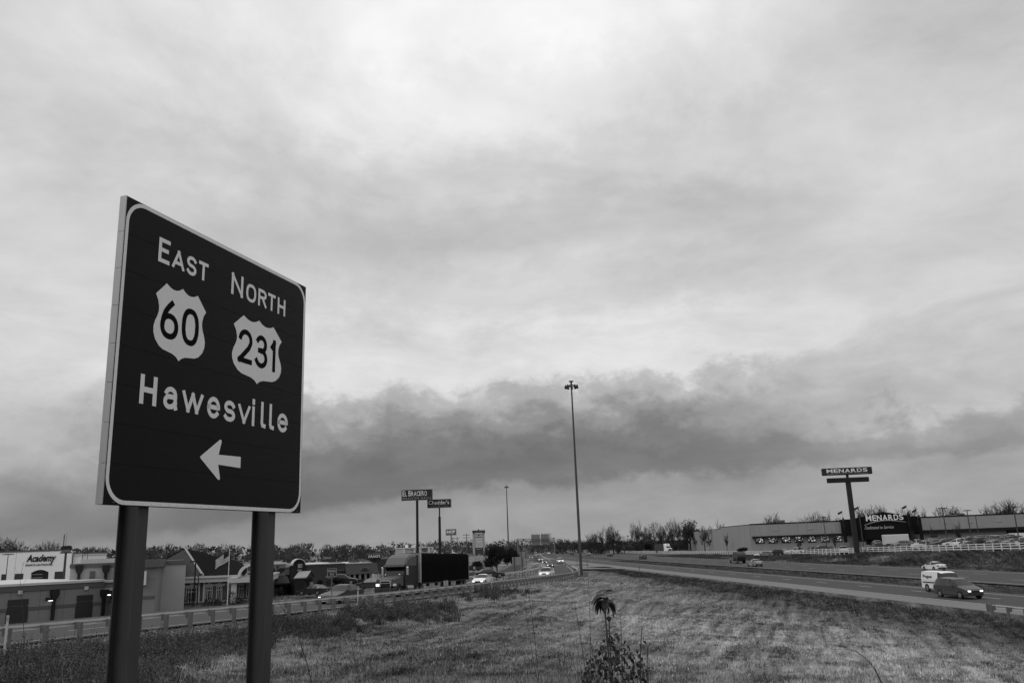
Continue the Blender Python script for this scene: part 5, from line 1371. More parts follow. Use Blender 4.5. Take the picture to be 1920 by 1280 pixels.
t, w, h, H = pole_sign('pole_sign', 'small grey pole sign with rounded lowercase letters between the tall signs and the tenant pylon', 836, 991.5, 855.5, 1003, 300, 0, [(0, .24, .2, None)], 0, mat('grey_cabinet', .10, .5), .7)
for o in list(t.children):
    if o.name.startswith('pole'): o.data.materials[0] = mat('grey_pole', .14, .6)
letters('IHOP', t, -w / 2 + .35, H - .35, -.36, w=w - .7, h=1.0, m=m_txt, off=.03)
MB().path([Vector((-.9 + i * .18, -.40, H - .62 - .22 * math.sin(PI * i / 10))) for i in range(11)], .06, 5).build('smile', mat('sign_text_dim', .40, .6), t)
# tenant pylon
c = at(897.5, 1062, 200); FP = Frame(886, 200, 909, 200.6, c.z - .4)
tp = FP.thing('tenant_pylon', 'white two-legged tenant pylon with stacked panels behind the trailer end', 'pylon sign')
m_pyl = mat('pylon_render', .33, .8, .08, .5); m_pan = mat('pylon_panel', .44, .5)
uL = FP.uv(887, 1030)[0]; uR = FP.uv(909, 1030)[0]; zt = FP.uv(897, 999)[1]
for u0, u1 in ((uL, uL + .42), (uR - .42, uR)): MB().box(u0, u1, -.3, .3, 0, zt).build('leg', m_pyl, tp)
a = FP.rect(886, 994, 908.6, 999); MB().box(a[0], a[1] + .05, -.45, .45, zt + .02, a[3]).build('header', m_cab, tp)
MB().box(a[0] + .3, a[1] - .3, -.47, -.451, zt + .25, zt + .42).build('header_strip', mat('sign_text_faint', .14, .6), tp)
MB().prism([((uL + uR) / 2 - .18, a[3]), ((uL + uR) / 2 + .18, a[3]), ((uL + uR) / 2, a[3] + .35)], -.1, .1).build('finial', m_cab, tp)
for i, (y0_, y1_, mm) in enumerate([(1000, 1008.8, m_pan), (1009.3, 1014, m_pan), (1014.6, 1020.2, m_pan), (1020.8, 1026, m_pan), (1026.4, 1032, m_black), (1032.4, 1038, mat('panel_dark', .05, .6))]):
    z1_ = FP.uv(897, y0_)[1]; z0_ = FP.uv(897, y1_)[1]; o = MB().box(uL + .44, uR - .44, -.2, .2, z0_, z1_).build('tenant_panel', mm, tp)
    if i == 0:
        letters('ELEMENTS', tp, uL + .55, z0_ + .12, -.21, w=uR - uL - 1.1, h=.24, m=m_dark, off=.01)
        MB().tube(((uL + uR) / 2, -.225, z0_ + .78), ((uL + uR) / 2, -.201, z0_ + .78), .2, n=5).build('logo', m_dark, tp)
    if i == 4: letters('HYATT', tp, uL + .65, z0_ + .2, -.21, w=uR - uL - 1.3, h=.34, m=mat('sign_text_dim', .40, .6), off=.01)
z1_ = FP.uv(897, 1038.6)[1]; MB().box(uL - .2, uR + .2, -.32, .32, z1_ - .12, z1_).build('crossbar', m_dark, tp)

# electric line towers far off
def pylon(px, pyt, d, label, w=4.0, n=2):
    p = at(px, pyt, d); t = thing('utility_pole', label, 'utility pole', (p.x, p.y, 0)); H = p.z
    MB().tube((0, 0, 0), (0, 0, H), .30, .16, 6).build('pole', mat('far_pole', .09, .8), t)
    for k in range(n): MB().box(-w / 2, w / 2, -.1, .1, H * (.93 - k * .10) - .12, H * (.93 - k * .10) + .12).build('crossarm', mat('far_pole', .09, .8), t)
    return t
pylon(874.5, 999, 420, 'wooden power pole with cross arms left of the tenant pylon', 3.6)
pylon(849, 1006, 430, 'thin power pole just right of the small grey pole sign', 2.5, 1)
pylon(857, 1006, 450, 'second thin power pole right of the small grey pole sign', 2.5, 1)
pylon(1177, 1002, 460, 'bare utility pole between the roadside tree groups', 2.0, 1)
pylon(1030, 999, 560, 'tall utility pole beside the overhead sign gantry', 3.0, 2)
pylon(121, 1001, 320, 'thin mast above the small tiered cabinet sign', .6, 1)

# ================================================================== high mast lights
def high_mast(px_b, py_b, px_t, py_t, d, z_g, rb, rt, label, lights=10, R=1.3, grp=None):
    p = at(px_b, py_b, d); tpz = at(px_t, py_t, d); t = thing('high_mast_light', label, 'mast', (p.x, p.y, z_g)); H = tpz.z - z_g
    m_ = mat('mast_steel', .075, .55, .15, .4, metal=.35)
    for k in range(4):
        z0_, z1_ = H * k / 4, H * (k + 1) / 4; r0 = rb + (rt - rb) * k / 4; r1 = rb + (rt - rb) * (k + 1) / 4
        MB().tube((0, 0, z0_), (0, 0, z1_), r0 * (1.0 if k == 0 else 1.03), r1, 12).build('mast_section', m_, t)
    MB().tube((0, 0, -.6), (0, 0, .25), rb * 2.4, rb * 2.4, 14).build('concrete_base', m_conc, t)
    MB().box(-rb * 1.1, rb * 1.1, -rb * 1.3, -rb * .9, .35, 1.4).build('access_door', m_pole, t)
    ring = MB(); n = 24
    ring.path([Vector((R * .55 * math.cos(2 * PI * i / n), R * .55 * math.sin(2 * PI * i / n), H - .5)) for i in range(n + 1)], .06, 5); 
    ring.build('lowering_ring', m_dark, t)
    MB().tube((0, 0, H - .2), (0, 0, H + .40), .2, .16, 10).build('head_frame', m_dark, t)
    MB().box(-.42, .42, -.25, .25, H + .35, H + .55).build('head_cover', m_dark, t)
    lm = MB().tube((R - .15, 0, H - .62), (R - .15, 0, H - .78), .20, .27, 10).tube((R - .15, 0, H - .78), (R - .15, 0, H - .92), .27, .15, 10).tube((R - .15, 0, H - .30), (R - .15, 0, H - .62), .13, .20, 8).mesh('luminaire', m_dark)
    am = MB().tube((.2, 0, H - .25), (R - .1, 0, H - .5), .06, .05, 6).mesh('arm', m_dark)
    for k in range(lights):
        a = 2 * PI * k / lights + .2; inst(lm, 'luminaire', t, rot=(0, 0, a)); inst(am, 'arm', t, rot=(0, 0, a))
    return t
high_mast(1090, 1078, 1075, 719, 157, gz(at(1090, 1078, 157).x, 157), .28, .13, 'very tall steel mast with a ring of floodlights at the ramp bend')
high_mast(953.5, 1030, 951, 911, 470, .5, .42, .2, 'distant slim high mast left of the near one, above the evergreens', 8, 1.2)
# cabinet beside the mast base
p = at(1098, 1073, 158); t = thing('utility_cabinet', 'small pale utility cabinet at the right foot of the tall mast', 'cabinet', (p.x, p.y, gz(p.x, p.y)))
MB().box(-.42, .42, -.3, .3, 0, .95).build('body', mat('cabinet_pale', .22, .7), t, bevel=.03); MB().box(-.36, .36, -.32, -.301, .1, .88).build('door', mat('cabinet_pale', .22, .7), t)
p = at(1085.5, 1070, 156); t = thing('marker_board', 'pale narrow object marker standing before the mast base', 'road marker', (p.x, p.y, gz(p.x, p.y) - .1))
MB().box(-.22, .22, -.02, .02, .3, 1.5).build('board', mat('marker_face', .26, .6), t); MB().box(-.04, .04, .021, .06, 0, 1.4).build('post', m_galvd, t)

# ================================================================== overhead gantry and roadside signs
g0, g1 = at(971, 1030, 470), at(1040, 1038, 478); zg0 = 0.3
FG = Frame(971, 470, 1040, 476, .2); tgn = FG.thing('sign_gantry', 'overhead sign gantry with two panel backs across the distant highway', 'gantry')
zt = FG.uv(1000, 1009.5)[1]; zbm = FG.uv(1000, 1013.0)[1]; m_gan = mat('gantry_steel', .16, .6)
for px in (971, 1039.5):
    u = FG.uv(px, 1020)[0]; MB().tube((u, 0, 0), (u, 0, zt + .4), .38, .32, 8).build('post', m_gan, tgn)
u0, u1 = FG.uv(971, 1012)[0], FG.uv(1039.5, 1012)[0]
for z_ in (zbm, zt): MB().tube((u0, 0, z_), (u1, 0, z_), .17, n=6).build('chord', m_gan, tgn)
n = 16
tr = [Vector((u0 + (u1 - u0) * i / n, 0, zt if i % 2 else zbm)) for i in range(n + 1)]
for a_, b_ in zip(tr, tr[1:]): MB().tube(a_, b_, .08, n=4).build('brace', m_gan, tgn)
for px0, px1, py0, py1 in ((996.5, 1013.5, 1002, 1020.5), (1014.5, 1030, 1001, 1019)):
    a = FG.rect(px0, py0, px1, py1); MB().box(a[0], a[1], .5, .65, a[2], a[3]).build('sign_back', mat('sign_back', .24, .6, .1, .5), tgn)
    for k in range(6): uu = a[0] + (a[1] - a[0]) * (k + .5) / 6; MB().box(uu - .09, uu + .09, .38, .499, a[2] - .3, a[3] + .5).build('stiffener', m_gan, tgn)
def backsign(px0, py0, px1, py1, d, posts, label, pyb, v=.24, name='road_sign'):
    c = at((px0 + px1) / 2, py1, d); w = (at(px1, py1, d) - at(px0, py1, d)).length; h = at(px0, py0, d).z - at(px0, py1, d).z
    g_ = gz(c.x, c.y); t = thing(name, label, 'road sign', (c.x, c.y, g_)); z0_ = c.z - g_
    MB().box(-w / 2, w / 2, -.02, .02, z0_, z0_ + h).build('panel', mat('sign_back%g' % v, v, .55, .08, .8, metal=.3), t)
    for x in posts: MB().box(w * (x - .5) - .08, w * (x - .5) + .08, -.18, -.021, -.2, z0_ + h).build('post', m_pole, t)
    return t
backsign(960.5, 1043.5, 984, 1058.8, 165, (.17, .80), 'blank back of the nearer wide sign left of the ramp cars', 1074)
backsign(974, 1033.5, 989, 1044.5, 235, (.22, .80), 'blank back of the farther sign just above the nearer wide one', 1050)
backsign(906, 1062.5, 923, 1076, 165, (.08, .85), 'grey sign back in front of the dark evergreen, beside the pylon foot', 1080)
backsign(1003, 1034, 1006.5, 1042, 300, (.5,), 'tiny white sign beside the farthest ramp cars', 1044, .6)
# WRONG WAY
p = at(621.3, 1142, 62.5); g_ = gz(p.x, p.y); t = thing('wrong_way_sign', 'dark WRONG WAY sign with white border before the restaurant row', 'road sign', (p.x, p.y, g_), .08)
a0 = at(612.5, 1065, 62.5); a1 = at(629.8, 1080.5, 62.5); zb = a1.z - g_; zt = a0.z - g_; wd = (a1.x - a0.x)
MB().box(-wd / 2, wd / 2, -.012, 0, zb, zt).build('panel', mat('sign_red_dark', .03, .5, spec=.2), t)
e = .035
for x0, x1, z0_, z1_ in ((-wd / 2 + .01, wd / 2 - .01, zt - e, zt - .01), (-wd / 2 + .01, wd / 2 - .01, zb + .01, zb + e), (-wd / 2 + .01, -wd / 2 + e, zb + e, zt - e), (wd / 2 - e, wd / 2 - .01, zb + e, zt - e)):
    MB().box(x0, x1, -.0145, -.0125, z0_, z1_).build('border', mat('sign_white_small', .36, .6), t)
hh_ = zt - zb
letters('WRONG', t, -wd / 2 + .06, zb + hh_ * .54, -.0125, w=wd - .12, h=hh_ * .27, m=mat('sign_white_small', .36, .6), off=.02, ext=.002)
letters('WAY', t, -wd / 2 + .18, zb + hh_ * .16, -.0125, w=wd - .36, h=hh_ * .27, m=mat('sign_white_small', .36, .6), off=.02, ext=.002)
MB().box(-.03, .03, .001, .05, -.3, zt - .02).build('post', m_galvd, t)
# delineator and marker posts
for px, pyt, pyb, d, r, v, lab in [(9, 1153, 1212, 33.5, .045, .42, 'white flexible marker post at the far left of the guardrail'), (671, 1102, 1133, 64, .04, .5, 'white marker post in front of the truck bumper'), (922, 1082, 1102, 96, .05, .42, 'white marker post leaning right beside the white saloon'),
                           (264.5, 1129, 1142, 80, .05, .45, 'short white post beside the left sign post, behind the rail'), (1036, 1072, 1081, 134, .05, .4, 'marker post right of the white pickup at the guardrail'), (1075, 1067, 1078, 148, .05, .3, 'marker post at the guardrail bend just left of the mast'),
                           (1012, 1054, 1064, 190, .05, .35, 'marker post on the grass inside the ramp curve'), (1001, 1064, 1070, 178, .05, .4, 'small marker post at the end of the inner guardrail'), (1200, 1055, 1088, 140, .045, .08, 'thin dark marker post standing in the grass before the highway'),
                           (975.5, 1071, 1078, 152, .05, .35, 'small marker post on the inner guardrail left of the pickup'), (1082, 1039, 1058, 240, .05, .1, 'thin dark post at the ramp gore left of the mast')]:
    p = at(px, pyb, d); g_ = min(gz(p.x, p.y), p.z + .3); H = at(px, pyt, d).z - g_
    t = thing('marker_post', lab, 'marker post', (p.x, p.y, g_)); MB().box(-r, r, -.015, .015, -.1, H).build('blade', mat('marker%g' % v, v, .6), t)
    MB().box(-r * .8, r * .8, -.018, -.0155, H - .22, H - .06).build('reflector', mat('reflector_strip', v * .6, .3), t)
# small double panel on the rail in front of the trailer
p = at(836, 1097, 79); g_ = gz(p.x, p.y); t = thing('chevron_plates', 'pair of small grey plates on the guardrail in front of the trailer wheels', 'road marker', (p.x, p.y, g_))
a = at(831.5, 1088, 79); b_ = at(840.5, 1097.5, 79)
MB().box(a.x - p.x, -.01, -.01, .01, b_.z - g_, a.z - g_).build('plate', mat('plate_grey', .26, .6), t); MB().box(.02, b_.x - p.x, -.01, .01, b_.z - g_ + .02, a.z - g_ + .02).build('plate', mat('plate_grey', .26, .6), t)
MB().box(-.03, .03, .011, .05, 0, a.z - g_).build('post', m_galvd, t)

# ================================================================== the big store on the right
ZB = 1.0
FM = Frame(1408, 285, 1930, 265, ZB)
tm = FM.thing('home_store', 'very long grey metal-sided home improvement store with dark peaked entrance', 'building')
m_sid = mat('ribbed_siding', .28, .7, .16, .22, stretch=(1.6, 1, .12)); m_dg = mat('dark_green_metal', .010, .85, .1, .5, spec=.1); m_sid2 = mat('lower_block', .16, .9, .15, .4)
uE0, uE1 = FM.uv(1580, 990)[0], FM.uv(1725, 990)[0]; uEnd = FM.uv(1960, 990)[0]
def wall_seg(u0, u1, y0, z0_, z1_, nm='siding_panel', step=3.0, m=m_sid):
    u = u0
    while u < u1 - .05:
        e_ = min(u + step, u1)
        MB().box(u + .015, e_ - .015, y0, y0 + .25, z0_, z1_).build(nm, m, tm); u = e_
zl = FM.uv(1410, 983.6)[1]; zE = FM.uv(1580, 976.8)[1]; zR = FM.uv(1725, 969)[1]; zEnd = FM.uv(1925, 964)[1]
zt_l = (zl + zE) / 2; zt_r = (zR + zEnd) / 2
zaw = FM.uv(1500, 1002.0)[1]; zawb = FM.uv(1500, 1005.6)[1]
wall_seg(0, uE0, 0, 0, zt_l); wall_seg(uE1, uEnd, 0, 0, zt_r)
MB().box(.3, uEnd, .3, 40, 0, min(zt_l, zt_r) - .4).build('core', mat('core', .03, .9), tm)
MB().box(-.1, uE0, -.08, .4, zt_l, zt_l + .35).build('coping', m_dg, tm); MB().box(uE1, uEnd, -.08, .4, zt_r, zt_r + .35).build('coping', m_dg, tm)
# side wall running away to the left with a step in height
sA = Vector((0, 0, 0)); pB = at(1354, hz(1354), 343); pC = at(1290.5, hz(1290.5), 505)
def to_local(p): d_ = Vector((p.x, p.y, 0)) - Vector((FM.o.x, FM.o.y, 0)); return Vector((d_.dot(FM.u), d_.dot(FM.n), 0))
lb, lc = to_local(pB), to_local(pC)
zs1 = at(1356, 988.5, 343).z - ZB; zs2 = at(1330, 993.2, 402).z - ZB
def side_panels(a_, c_, z0_, z1_, step, zbot=0.0):
    L = (c_ - a_).length; k = int(L / step); d_ = (c_ - a_) / k; n_ = Vector((-d_.y, d_.x, 0)).normalized() * .12
    for i in range(k):
        p0 = a_ + d_ * i + d_ * .015; p1 = a_ + d_ * (i + 1) - d_ * .015; zz0 = z0_ + (z1_ - z0_) * i / k; zz1 = z0_ + (z1_ - z0_) * (i + 1) / k
        mb = MB(); mb.add([p0 - n_ + Vector((0, 0, zbot)), p1 - n_ + Vector((0, 0, zbot)), p1 + n_ + Vector((0, 0, zbot)), p0 + n_ + Vector((0, 0, zbot)), p0 - n_ + Vector((0, 0, zz0)), p1 - n_ + Vector((0, 0, zz1)), p1 + n_ + Vector((0, 0, zz1)), p0 + n_ + Vector((0, 0, zz0))],
                          [(0, 3, 2, 1), (4, 5, 6, 7), (0, 1, 5, 4), (1, 2, 6, 5), (2, 3, 7, 6), (3, 0, 4, 7)]); mb.build('siding_panel', m_sid, tm)
side_panels(Vector((0, .12, 0)), lb, zt_l, zs1, 2.6, -1.5); side_panels(lb, lc, zs1 - .55, zs2, 4.2, -2.0)
MB().tube(Vector((0, .1, zt_l + .12)), lb + Vector((0, 0, zs1 + .12)), .16, n=4).build('coping', m_dg, tm); MB().tube(lb + Vector((0, 0, zs1 - .45)), lc + Vector((0, 0, zs2 + .12)), .16, n=4).build('coping', m_dg, tm)
# lean-to yard wall beyond
FY = Frame(1240, 515, 1291, 510, -.6); ty = FY.thing('yard_wall', 'low dark storage yard wall left of the store side wall', 'wall')
a = FY.rect(1250, 1014, 1290.5, 1034); MB().box(a[0], a[1], 0, 1, -1, a[3]).build('wall', mat('yard_dark', .035, .9, .2, .2), ty); MB().box(a[0], a[1], -.2, 1.1, a[3], a[3] + .3).build('coping', m_stuccod, ty)
a = FY.rect(1284, 1008, 1290, 1010.5); MB().box(a[0], a[1], -1.5, .0, a[2], a[3]).build('light_fixture', m_white, ty)
# awning band and windows
u0 = FM.uv(1410, 1003)[0]; MB().prismx([(-1.6, zawb), (-.002, zawb), (-.002, zaw), (-1.2, zaw)], u0, uE0).build('awning', m_dg, tm)
zrw0 = FM.uv(1800, 991)[1]; zrw1 = FM.uv(1800, 996.5)[1]
MB().prismx([(-1.6, zrw1), (-.002, zrw1), (-.002, zrw0), (-1.2, zrw0)], uE1, uEnd).build('awning', m_dg, tm)
mwin = bpy.data.materials.new('glow_spot_window'); mwin.use_nodes = True; q = NB(mwin.node_tree); tcn = q.new('ShaderNodeTexCoord')  # stock and reflections in the panes put in as glowing noise spots
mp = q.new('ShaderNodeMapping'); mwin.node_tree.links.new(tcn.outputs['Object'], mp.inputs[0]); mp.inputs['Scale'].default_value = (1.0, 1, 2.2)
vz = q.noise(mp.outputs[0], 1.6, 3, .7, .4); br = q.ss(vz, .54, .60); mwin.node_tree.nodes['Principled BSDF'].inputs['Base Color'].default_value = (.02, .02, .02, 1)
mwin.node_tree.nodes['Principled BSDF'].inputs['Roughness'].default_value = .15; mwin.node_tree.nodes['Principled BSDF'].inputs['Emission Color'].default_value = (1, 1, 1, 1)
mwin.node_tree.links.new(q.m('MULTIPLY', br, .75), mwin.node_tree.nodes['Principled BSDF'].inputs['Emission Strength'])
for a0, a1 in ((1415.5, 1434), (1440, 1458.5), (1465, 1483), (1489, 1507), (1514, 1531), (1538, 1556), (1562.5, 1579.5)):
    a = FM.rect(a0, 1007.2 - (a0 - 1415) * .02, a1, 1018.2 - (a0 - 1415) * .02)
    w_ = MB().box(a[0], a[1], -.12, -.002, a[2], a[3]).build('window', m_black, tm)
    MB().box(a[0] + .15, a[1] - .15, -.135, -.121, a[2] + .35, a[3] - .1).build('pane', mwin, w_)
    for k in (1, 2): uu = a[0] + (a[1] - a[0]) * k / 3; MB().box(uu - .05, uu + .05, -.16, -.136, a[2], a[3]).build('mullion', m_black, w_)
for px, py, w_ in ((1454, 993, 14), (1519, 991, 13), (1774, 979.5, 12), (1820, 978.5, 10), (1873, 976.8, 12)):
    a = FM.rect(px - w_ / 2, py - 1.2, px + w_ / 2, py + 1.2)
    for k in range(6): MB().box(a[0] + (a[1] - a[0]) * k / 6, a[0] + (a[1] - a[0]) * (k + .7) / 6, -.12, -.002, a[2] + .05 + .04 * (k % 2), a[2] + .38).build('wall_letter', mat('wall_letters', .36, .7), tm)
# dark garden-centre opening at the right
a = FM.rect(1886, 992.5, 1935, 1013); MB().box(a[0], uEnd, -.06, -.002, 0, a[3]).build('garden_opening', m_black, tm)
for px in (1826, 1835, 1843, 1856):
    a = FM.rect(px - 3, 997.5, px + 3, 1012); MB().box(a[0], a[1], -.9, -.3, 0, a[3] - 1 - (px % 3) * .4).build('stacked_goods', mat('goods%d' % (px % 3), .05 + .05 * (px % 3), .9, .4, 1.0), tm)
# entrance
pk = FM.uv(1656, 959, -4); lf = FM.uv(1610.5, 968.5, -4); rt_ = FM.uv(1701.5, 965.5, -4)
MB().prism([(lf[0], zaw - 2.2), (rt_[0], zaw - 2.2), (rt_[0], rt_[1]), (pk[0], pk[1]), (lf[0], lf[1] - .2), (lf[0] - 1.2, lf[1] - .6), (lf[0] - 1.2, zaw - 2.2)], -4, 6).build('entrance_gable', m_dg, tm)
a = FM.rect(1577, 973.5, 1607, 1005); MB().box(uE0 - .5, lf[0] - 1.25, -1.0, 3, zawb, a[3]).build('entrance_wing', m_dg, tm)
a2 = FM.rect(1703, 967.5, 1722, 1000); MB().box(rt_[0] + .05, uE1, -1.0, 3, zrw1 + .2, a2[3]).build('entrance_wing', m_dg, tm)
MB().box(uE0, lf[0] + 2, -.4, 3, 0, zawb - .05).build('entrance_wall', m_sid2, tm)
MB().box(lf[0] + 2.05, FM.uv(1684, 1010)[0], -.3, 3, 0, zaw - 2.25).build('doorway', m_black, tm)
MB().box(FM.uv(1684, 1010)[0] + .05, uE1, -.4, 3, 0, zrw1 - .2).build('entrance_wall', m_sid2, tm)
for px, pyt in ((1580.5, 969), (1610, 961.5), (1702.3, 957.5), (1722.2, 963.5)):
    u, z = FM.uv(px, pyt, -4.6); MB().box(u - .42, u + .42, -5.0, -4.2, 0, z - 1.0).build('entrance_pillar', m_dg, tm)
    MB().add([(u - .5, -5.1, z - 1.0), (u + .5, -5.1, z - 1.0), (u + .5, -4.1, z - 1.0), (u - .5, -4.1, z - 1.0), (u, -4.6, z + .1)], [(3, 2, 1, 0), (0, 1, 4), (1, 2, 4), (2, 3, 4), (3, 0, 4)]).build('pillar_cap', m_black, tm)
    MB().box(u - .85, u + .85, -5.3, -3.9, 0, 2.6).build('pillar_base', m_sid2, tm)
l0 = FM.uv(1624, 976.8, -4.05); l1 = FM.uv(1695, 967.6, -4.05); Wd = l1[0] - l0[0]
me_w = [('M', .17), ('E', .12), ('N', .15), ('A', .15), ('R', .14), ('D', .14), ('S', .13)]
xx = l0[0]; rise = .0
for s_, f_ in me_w:
    letters(s_, tm, xx, l0[1] + .05, -4.02, w=Wd * f_ * .84, h=1.75, m=m_txt, off=.02, ext=.15, shear=-.0); xx += Wd * f_
mb = MB(); c0 = FM.uv(1620.5, 984.3, -4.1); c1 = FM.uv(1700, 978.6, -4.1); n = 18
pts = [Vector((c0[0] + (c1[0] - c0[0]) * i / n, -4.12, c0[1] + (c1[1] - c0[1]) * i / n + 1.15 * math.sin(PI * (i / n)) * (1 - .2 * i / n))) for i in range(n + 1)]
mb.path(pts, [.04 + .14 * math.sin(PI * (.15 + .8 * i / n)) for i in range(n + 1)], 5); mb.build('swoosh', mat('swoosh_grey', .30, .6), tm)
l0 = FM.uv(1621.5, 992.6, -4.05); l1 = FM.uv(1675.5, 986.8, -4.05)
letters('Dedicated to Service', tm, l0[0], l0[1] + .1, -4.02, w=l1[0] - l0[0], h=.95, m=mat('script_letters', .40, .6), off=.01, ext=.08, shear=.35)
# arched canopy glimpsed right of the doorway
mb = MB(); pts = [(FM.uv(1680, 998)[0] + 2.9 * i / 8 * 1.0, 0) for i in range(9)]
# rooftop units
for px0, py0, px1, py1, v in ((1457, 975, 1472, 981, .10), (1783, 964.5, 1795, 969, .2), (1795, 962.5, 1809.5, 968, .07)):
    a = FM.rect(px0, py0, px1, py1, 8); MB().box(a[0], a[1], 8, 11, zt_l - 1, a[3]).build('rooftop_unit', mat('roofunit%g' % v, v, .7, .2, .6), tm)

# its tall pole sign
d_ = 207; c = at(1608, 1024, d_); zg = 1.7
tt_ = at(1591, 884, d_)
t = thing('pole_sign', 'tall store sign: tilted-looking dark boards with big white capitals on one thick pole', 'pole sign', (c.x - .3, c.y, zg), -.06)
px_c = at(1600, 960, d_)
def loc(px, py): p = at(px, py, d_); return p.x - (c.x - .3), p.z - zg
x0_, z0_ = loc(1546.5, 892); x1_, z1_ = loc(1635.5, 875.5)
xc = (x0_ + x1_) / 2; ww = (x1_ - x0_) / 2
hc = z1_ - z0_; MB().box(-ww, ww, -.55, .55, z0_ + .1, z1_ + .1).build('upper_cabinet', m_cab, t, bevel=.08)
_, z2_ = loc(1590, 903.8); _, z3_ = loc(1590, 895)
MB().box(-ww * .83, ww * .83, -.5, .5, z2_, z3_).build('lower_cabinet', m_black, t)
MB().box(-.55, .55, -.4, .4, -.3, z2_ + .001).build('pole', mat('pole_dark_paint', .026, .6, .12, .3, spec=.2), t, bevel=.05); MB().box(-.25, .25, -.25, .25, z3_, z0_ + .15).build('neck', m_black, t)
xx = -ww + .95; 
for s_, f_ in me_w:
    letters(s_, t, xx, z0_ + .1 + hc * .34, -.56, w=(2 * ww - 1.9) * f_ * .84, h=hc * .5, m=m_txt, off=.02, ext=.05); xx += (2 * ww - 1.9) * f_
pts = [Vector((-ww + 1.0 + (2 * ww - 2.1) * i / 14, -.6, z0_ + .1 + hc * .12 + hc * .13 * math.sin(PI * i / 14))) for i in range(15)]
MB().path(pts, .045, 4).build('swoosh', mat('sign_text_dim', .40, .6), t)
# flags on the entrance roof
for px, pyt, lab in ((1578.5, 956.5, 'small flag on a thin pole left of the store pole sign'), (1608.5, 948.5, 'small flag just right of the store sign pole'), (1699, 946, 'small flag above the right side of the store gable'), (1717.5, 953, 'small flag above the right entrance pillar')):
    p = at(px, pyt, 262); t = thing('roof_flag', lab, 'flag', (p.x, p.y, 8.0)); H = p.z - 8
    MB().tube((0, 0, 0), (0, 0, H), .05, .03, 5).build('pole', m_pole, t)
    V = []; F_ = []
    for i in range(6):
        for j in range(3): V.append((-.28 * i, math.sin(i * 1.3) * .08, H - .1 - .32 * j - .12 * i))
    for i in range(5):
        for j in range(2): F_.append((i * 3 + j, i * 3 + j + 1, i * 3 + j + 4, i * 3 + j + 3))
    MB().add(V, F_).build('cloth', mat('flag_canton', .02, .8), t)
for px, py, d, lab in ((1543.5, 969.5, 232, 'lamp pole before the left store windows'), (1767, 953, 190, 'lamp pole rising in front of the tree behind the store, left of the T lamp'), (1813, 957.2, 205, 'tall T-headed lamp pole in front of the right store wall'),
                       (1829, 966.5, 245, 'shorter lamp pole right of the tall T-headed one'), (1900, 950.5, 180, 'lamp pole near the right frame edge'), (1611, 962, 255, 'thin lamp pole behind the sign pole, left of the gable')):
    lot_lamp(px, py, d, 1.6, lab, .95 if px != 1611 else .3, .13)

# ================================================================== trees
def bare_tree_mesh(seed, H, spread, depth=6, fork=3, up=.55, trunk=.020, tw=.035, droop=0.0):
    rnd = random.Random(seed); mbt = MB()
    def grow(p, d, L, r, k):
        q_ = p + d * L
        mid = p + d * L * .5 + Vector((rnd.uniform(-1, 1), rnd.uniform(-1, 1), 0)) * L * .07
        n = 6 if k > 4 else (4 if k > 3 else 3)
        mbt.tube(p, mid, r, r * .86, n, cap=False); mbt.tube(mid, q_, r * .86, r * .66, n, cap=False)
        if k == 0: return
        m_ = fork + (1 if rnd.random() < .3 else 0)
        a0 = rnd.uniform(0, 2 * PI)
        for i in range(m_):
            a = a0 + i * 2.4 + rnd.uniform(-.4, .4)
            s_ = rnd.uniform(.12, .35) * spread if i == 0 else rnd.uniform(.45, 1.0) * spread
            side = Vector((math.cos(a), math.sin(a), 0)); side = (side - d * side.dot(d)); side = side.normalized() if side.length > 1e-3 else Vector((1, 0, 0))
            nd = (d + side * s_ + Vector((0, 0, up * .35))).normalized()
            st = q_ if i < 2 else p.lerp(q_, rnd.uniform(.35, .9))
            grow(st, nd, L * (rnd.uniform(.78, .95) if i == 0 else rnd.uniform(.55, .82)), max(r * (rnd.uniform(.62, .72) if i == 0 else rnd.uniform(.42, .58)), tw * .5), k - 1)
    grow(Vector((0, 0, -.3)), Vector((rnd.uniform(-.05, .05), rnd.uniform(-.05, .05), 1)).normalized(), H * .22, H * trunk, depth)
    zmax = max(v[2] for v in mbt.v); s_ = H / zmax
    mbt.v = [(v[0] * s_, v[1] * s_, v[2] * s_) for v in mbt.v]
    return mbt
m_br = mat('bare_branches', .034, .95, .2, .5); m_tr = mat('bare_trunk', .030, .95, .3, 1.0)
_tv = []
for sd, sp, fk, tw in ((3, .75, 3, .07), (8, .95, 3, .065), (15, .6, 3, .07), (21, 1.1, 3, .065), (34, .85, 3, .07)):
    mb_ = bare_tree_mesh(sd, 13.0, sp, 6, fk, tw=tw); 
    cm = MB(); cm.v = mb_.v; nfirst = 12; cm.f = mb_.f[nfirst:]; tmesh = MB(); tmesh.v = mb_.v[:24]; tmesh.f = mb_.f[:12]
    _tv.append((cm.mesh('crown', m_br), tmesh.mesh('trunk', m_tr)))
def tree(px, pyt, d, kind, label, w=1.0, grp=None, base=None, rot=None, pyb=None):
    tp_ = at(px, pyt, d); g_ = gz(tp_.x, tp_.y) if base is None else base; H = (tp_.z - g_) * 1.05
    t = thing('bare_tree', label, 'tree', (tp_.x, tp_.y, g_), 0, grp); s_ = H / 13.0
    r = random.uniform(0, 6.28) if rot is None else rot
    inst(_tv[kind][1], 'trunk', t, rot=(0, 0, r), scale=(s_, s_, s_)); inst(_tv[kind][0], 'crown', t, rot=(0, 0, r), scale=(s_ * w, s_ * w, s_))
    return t
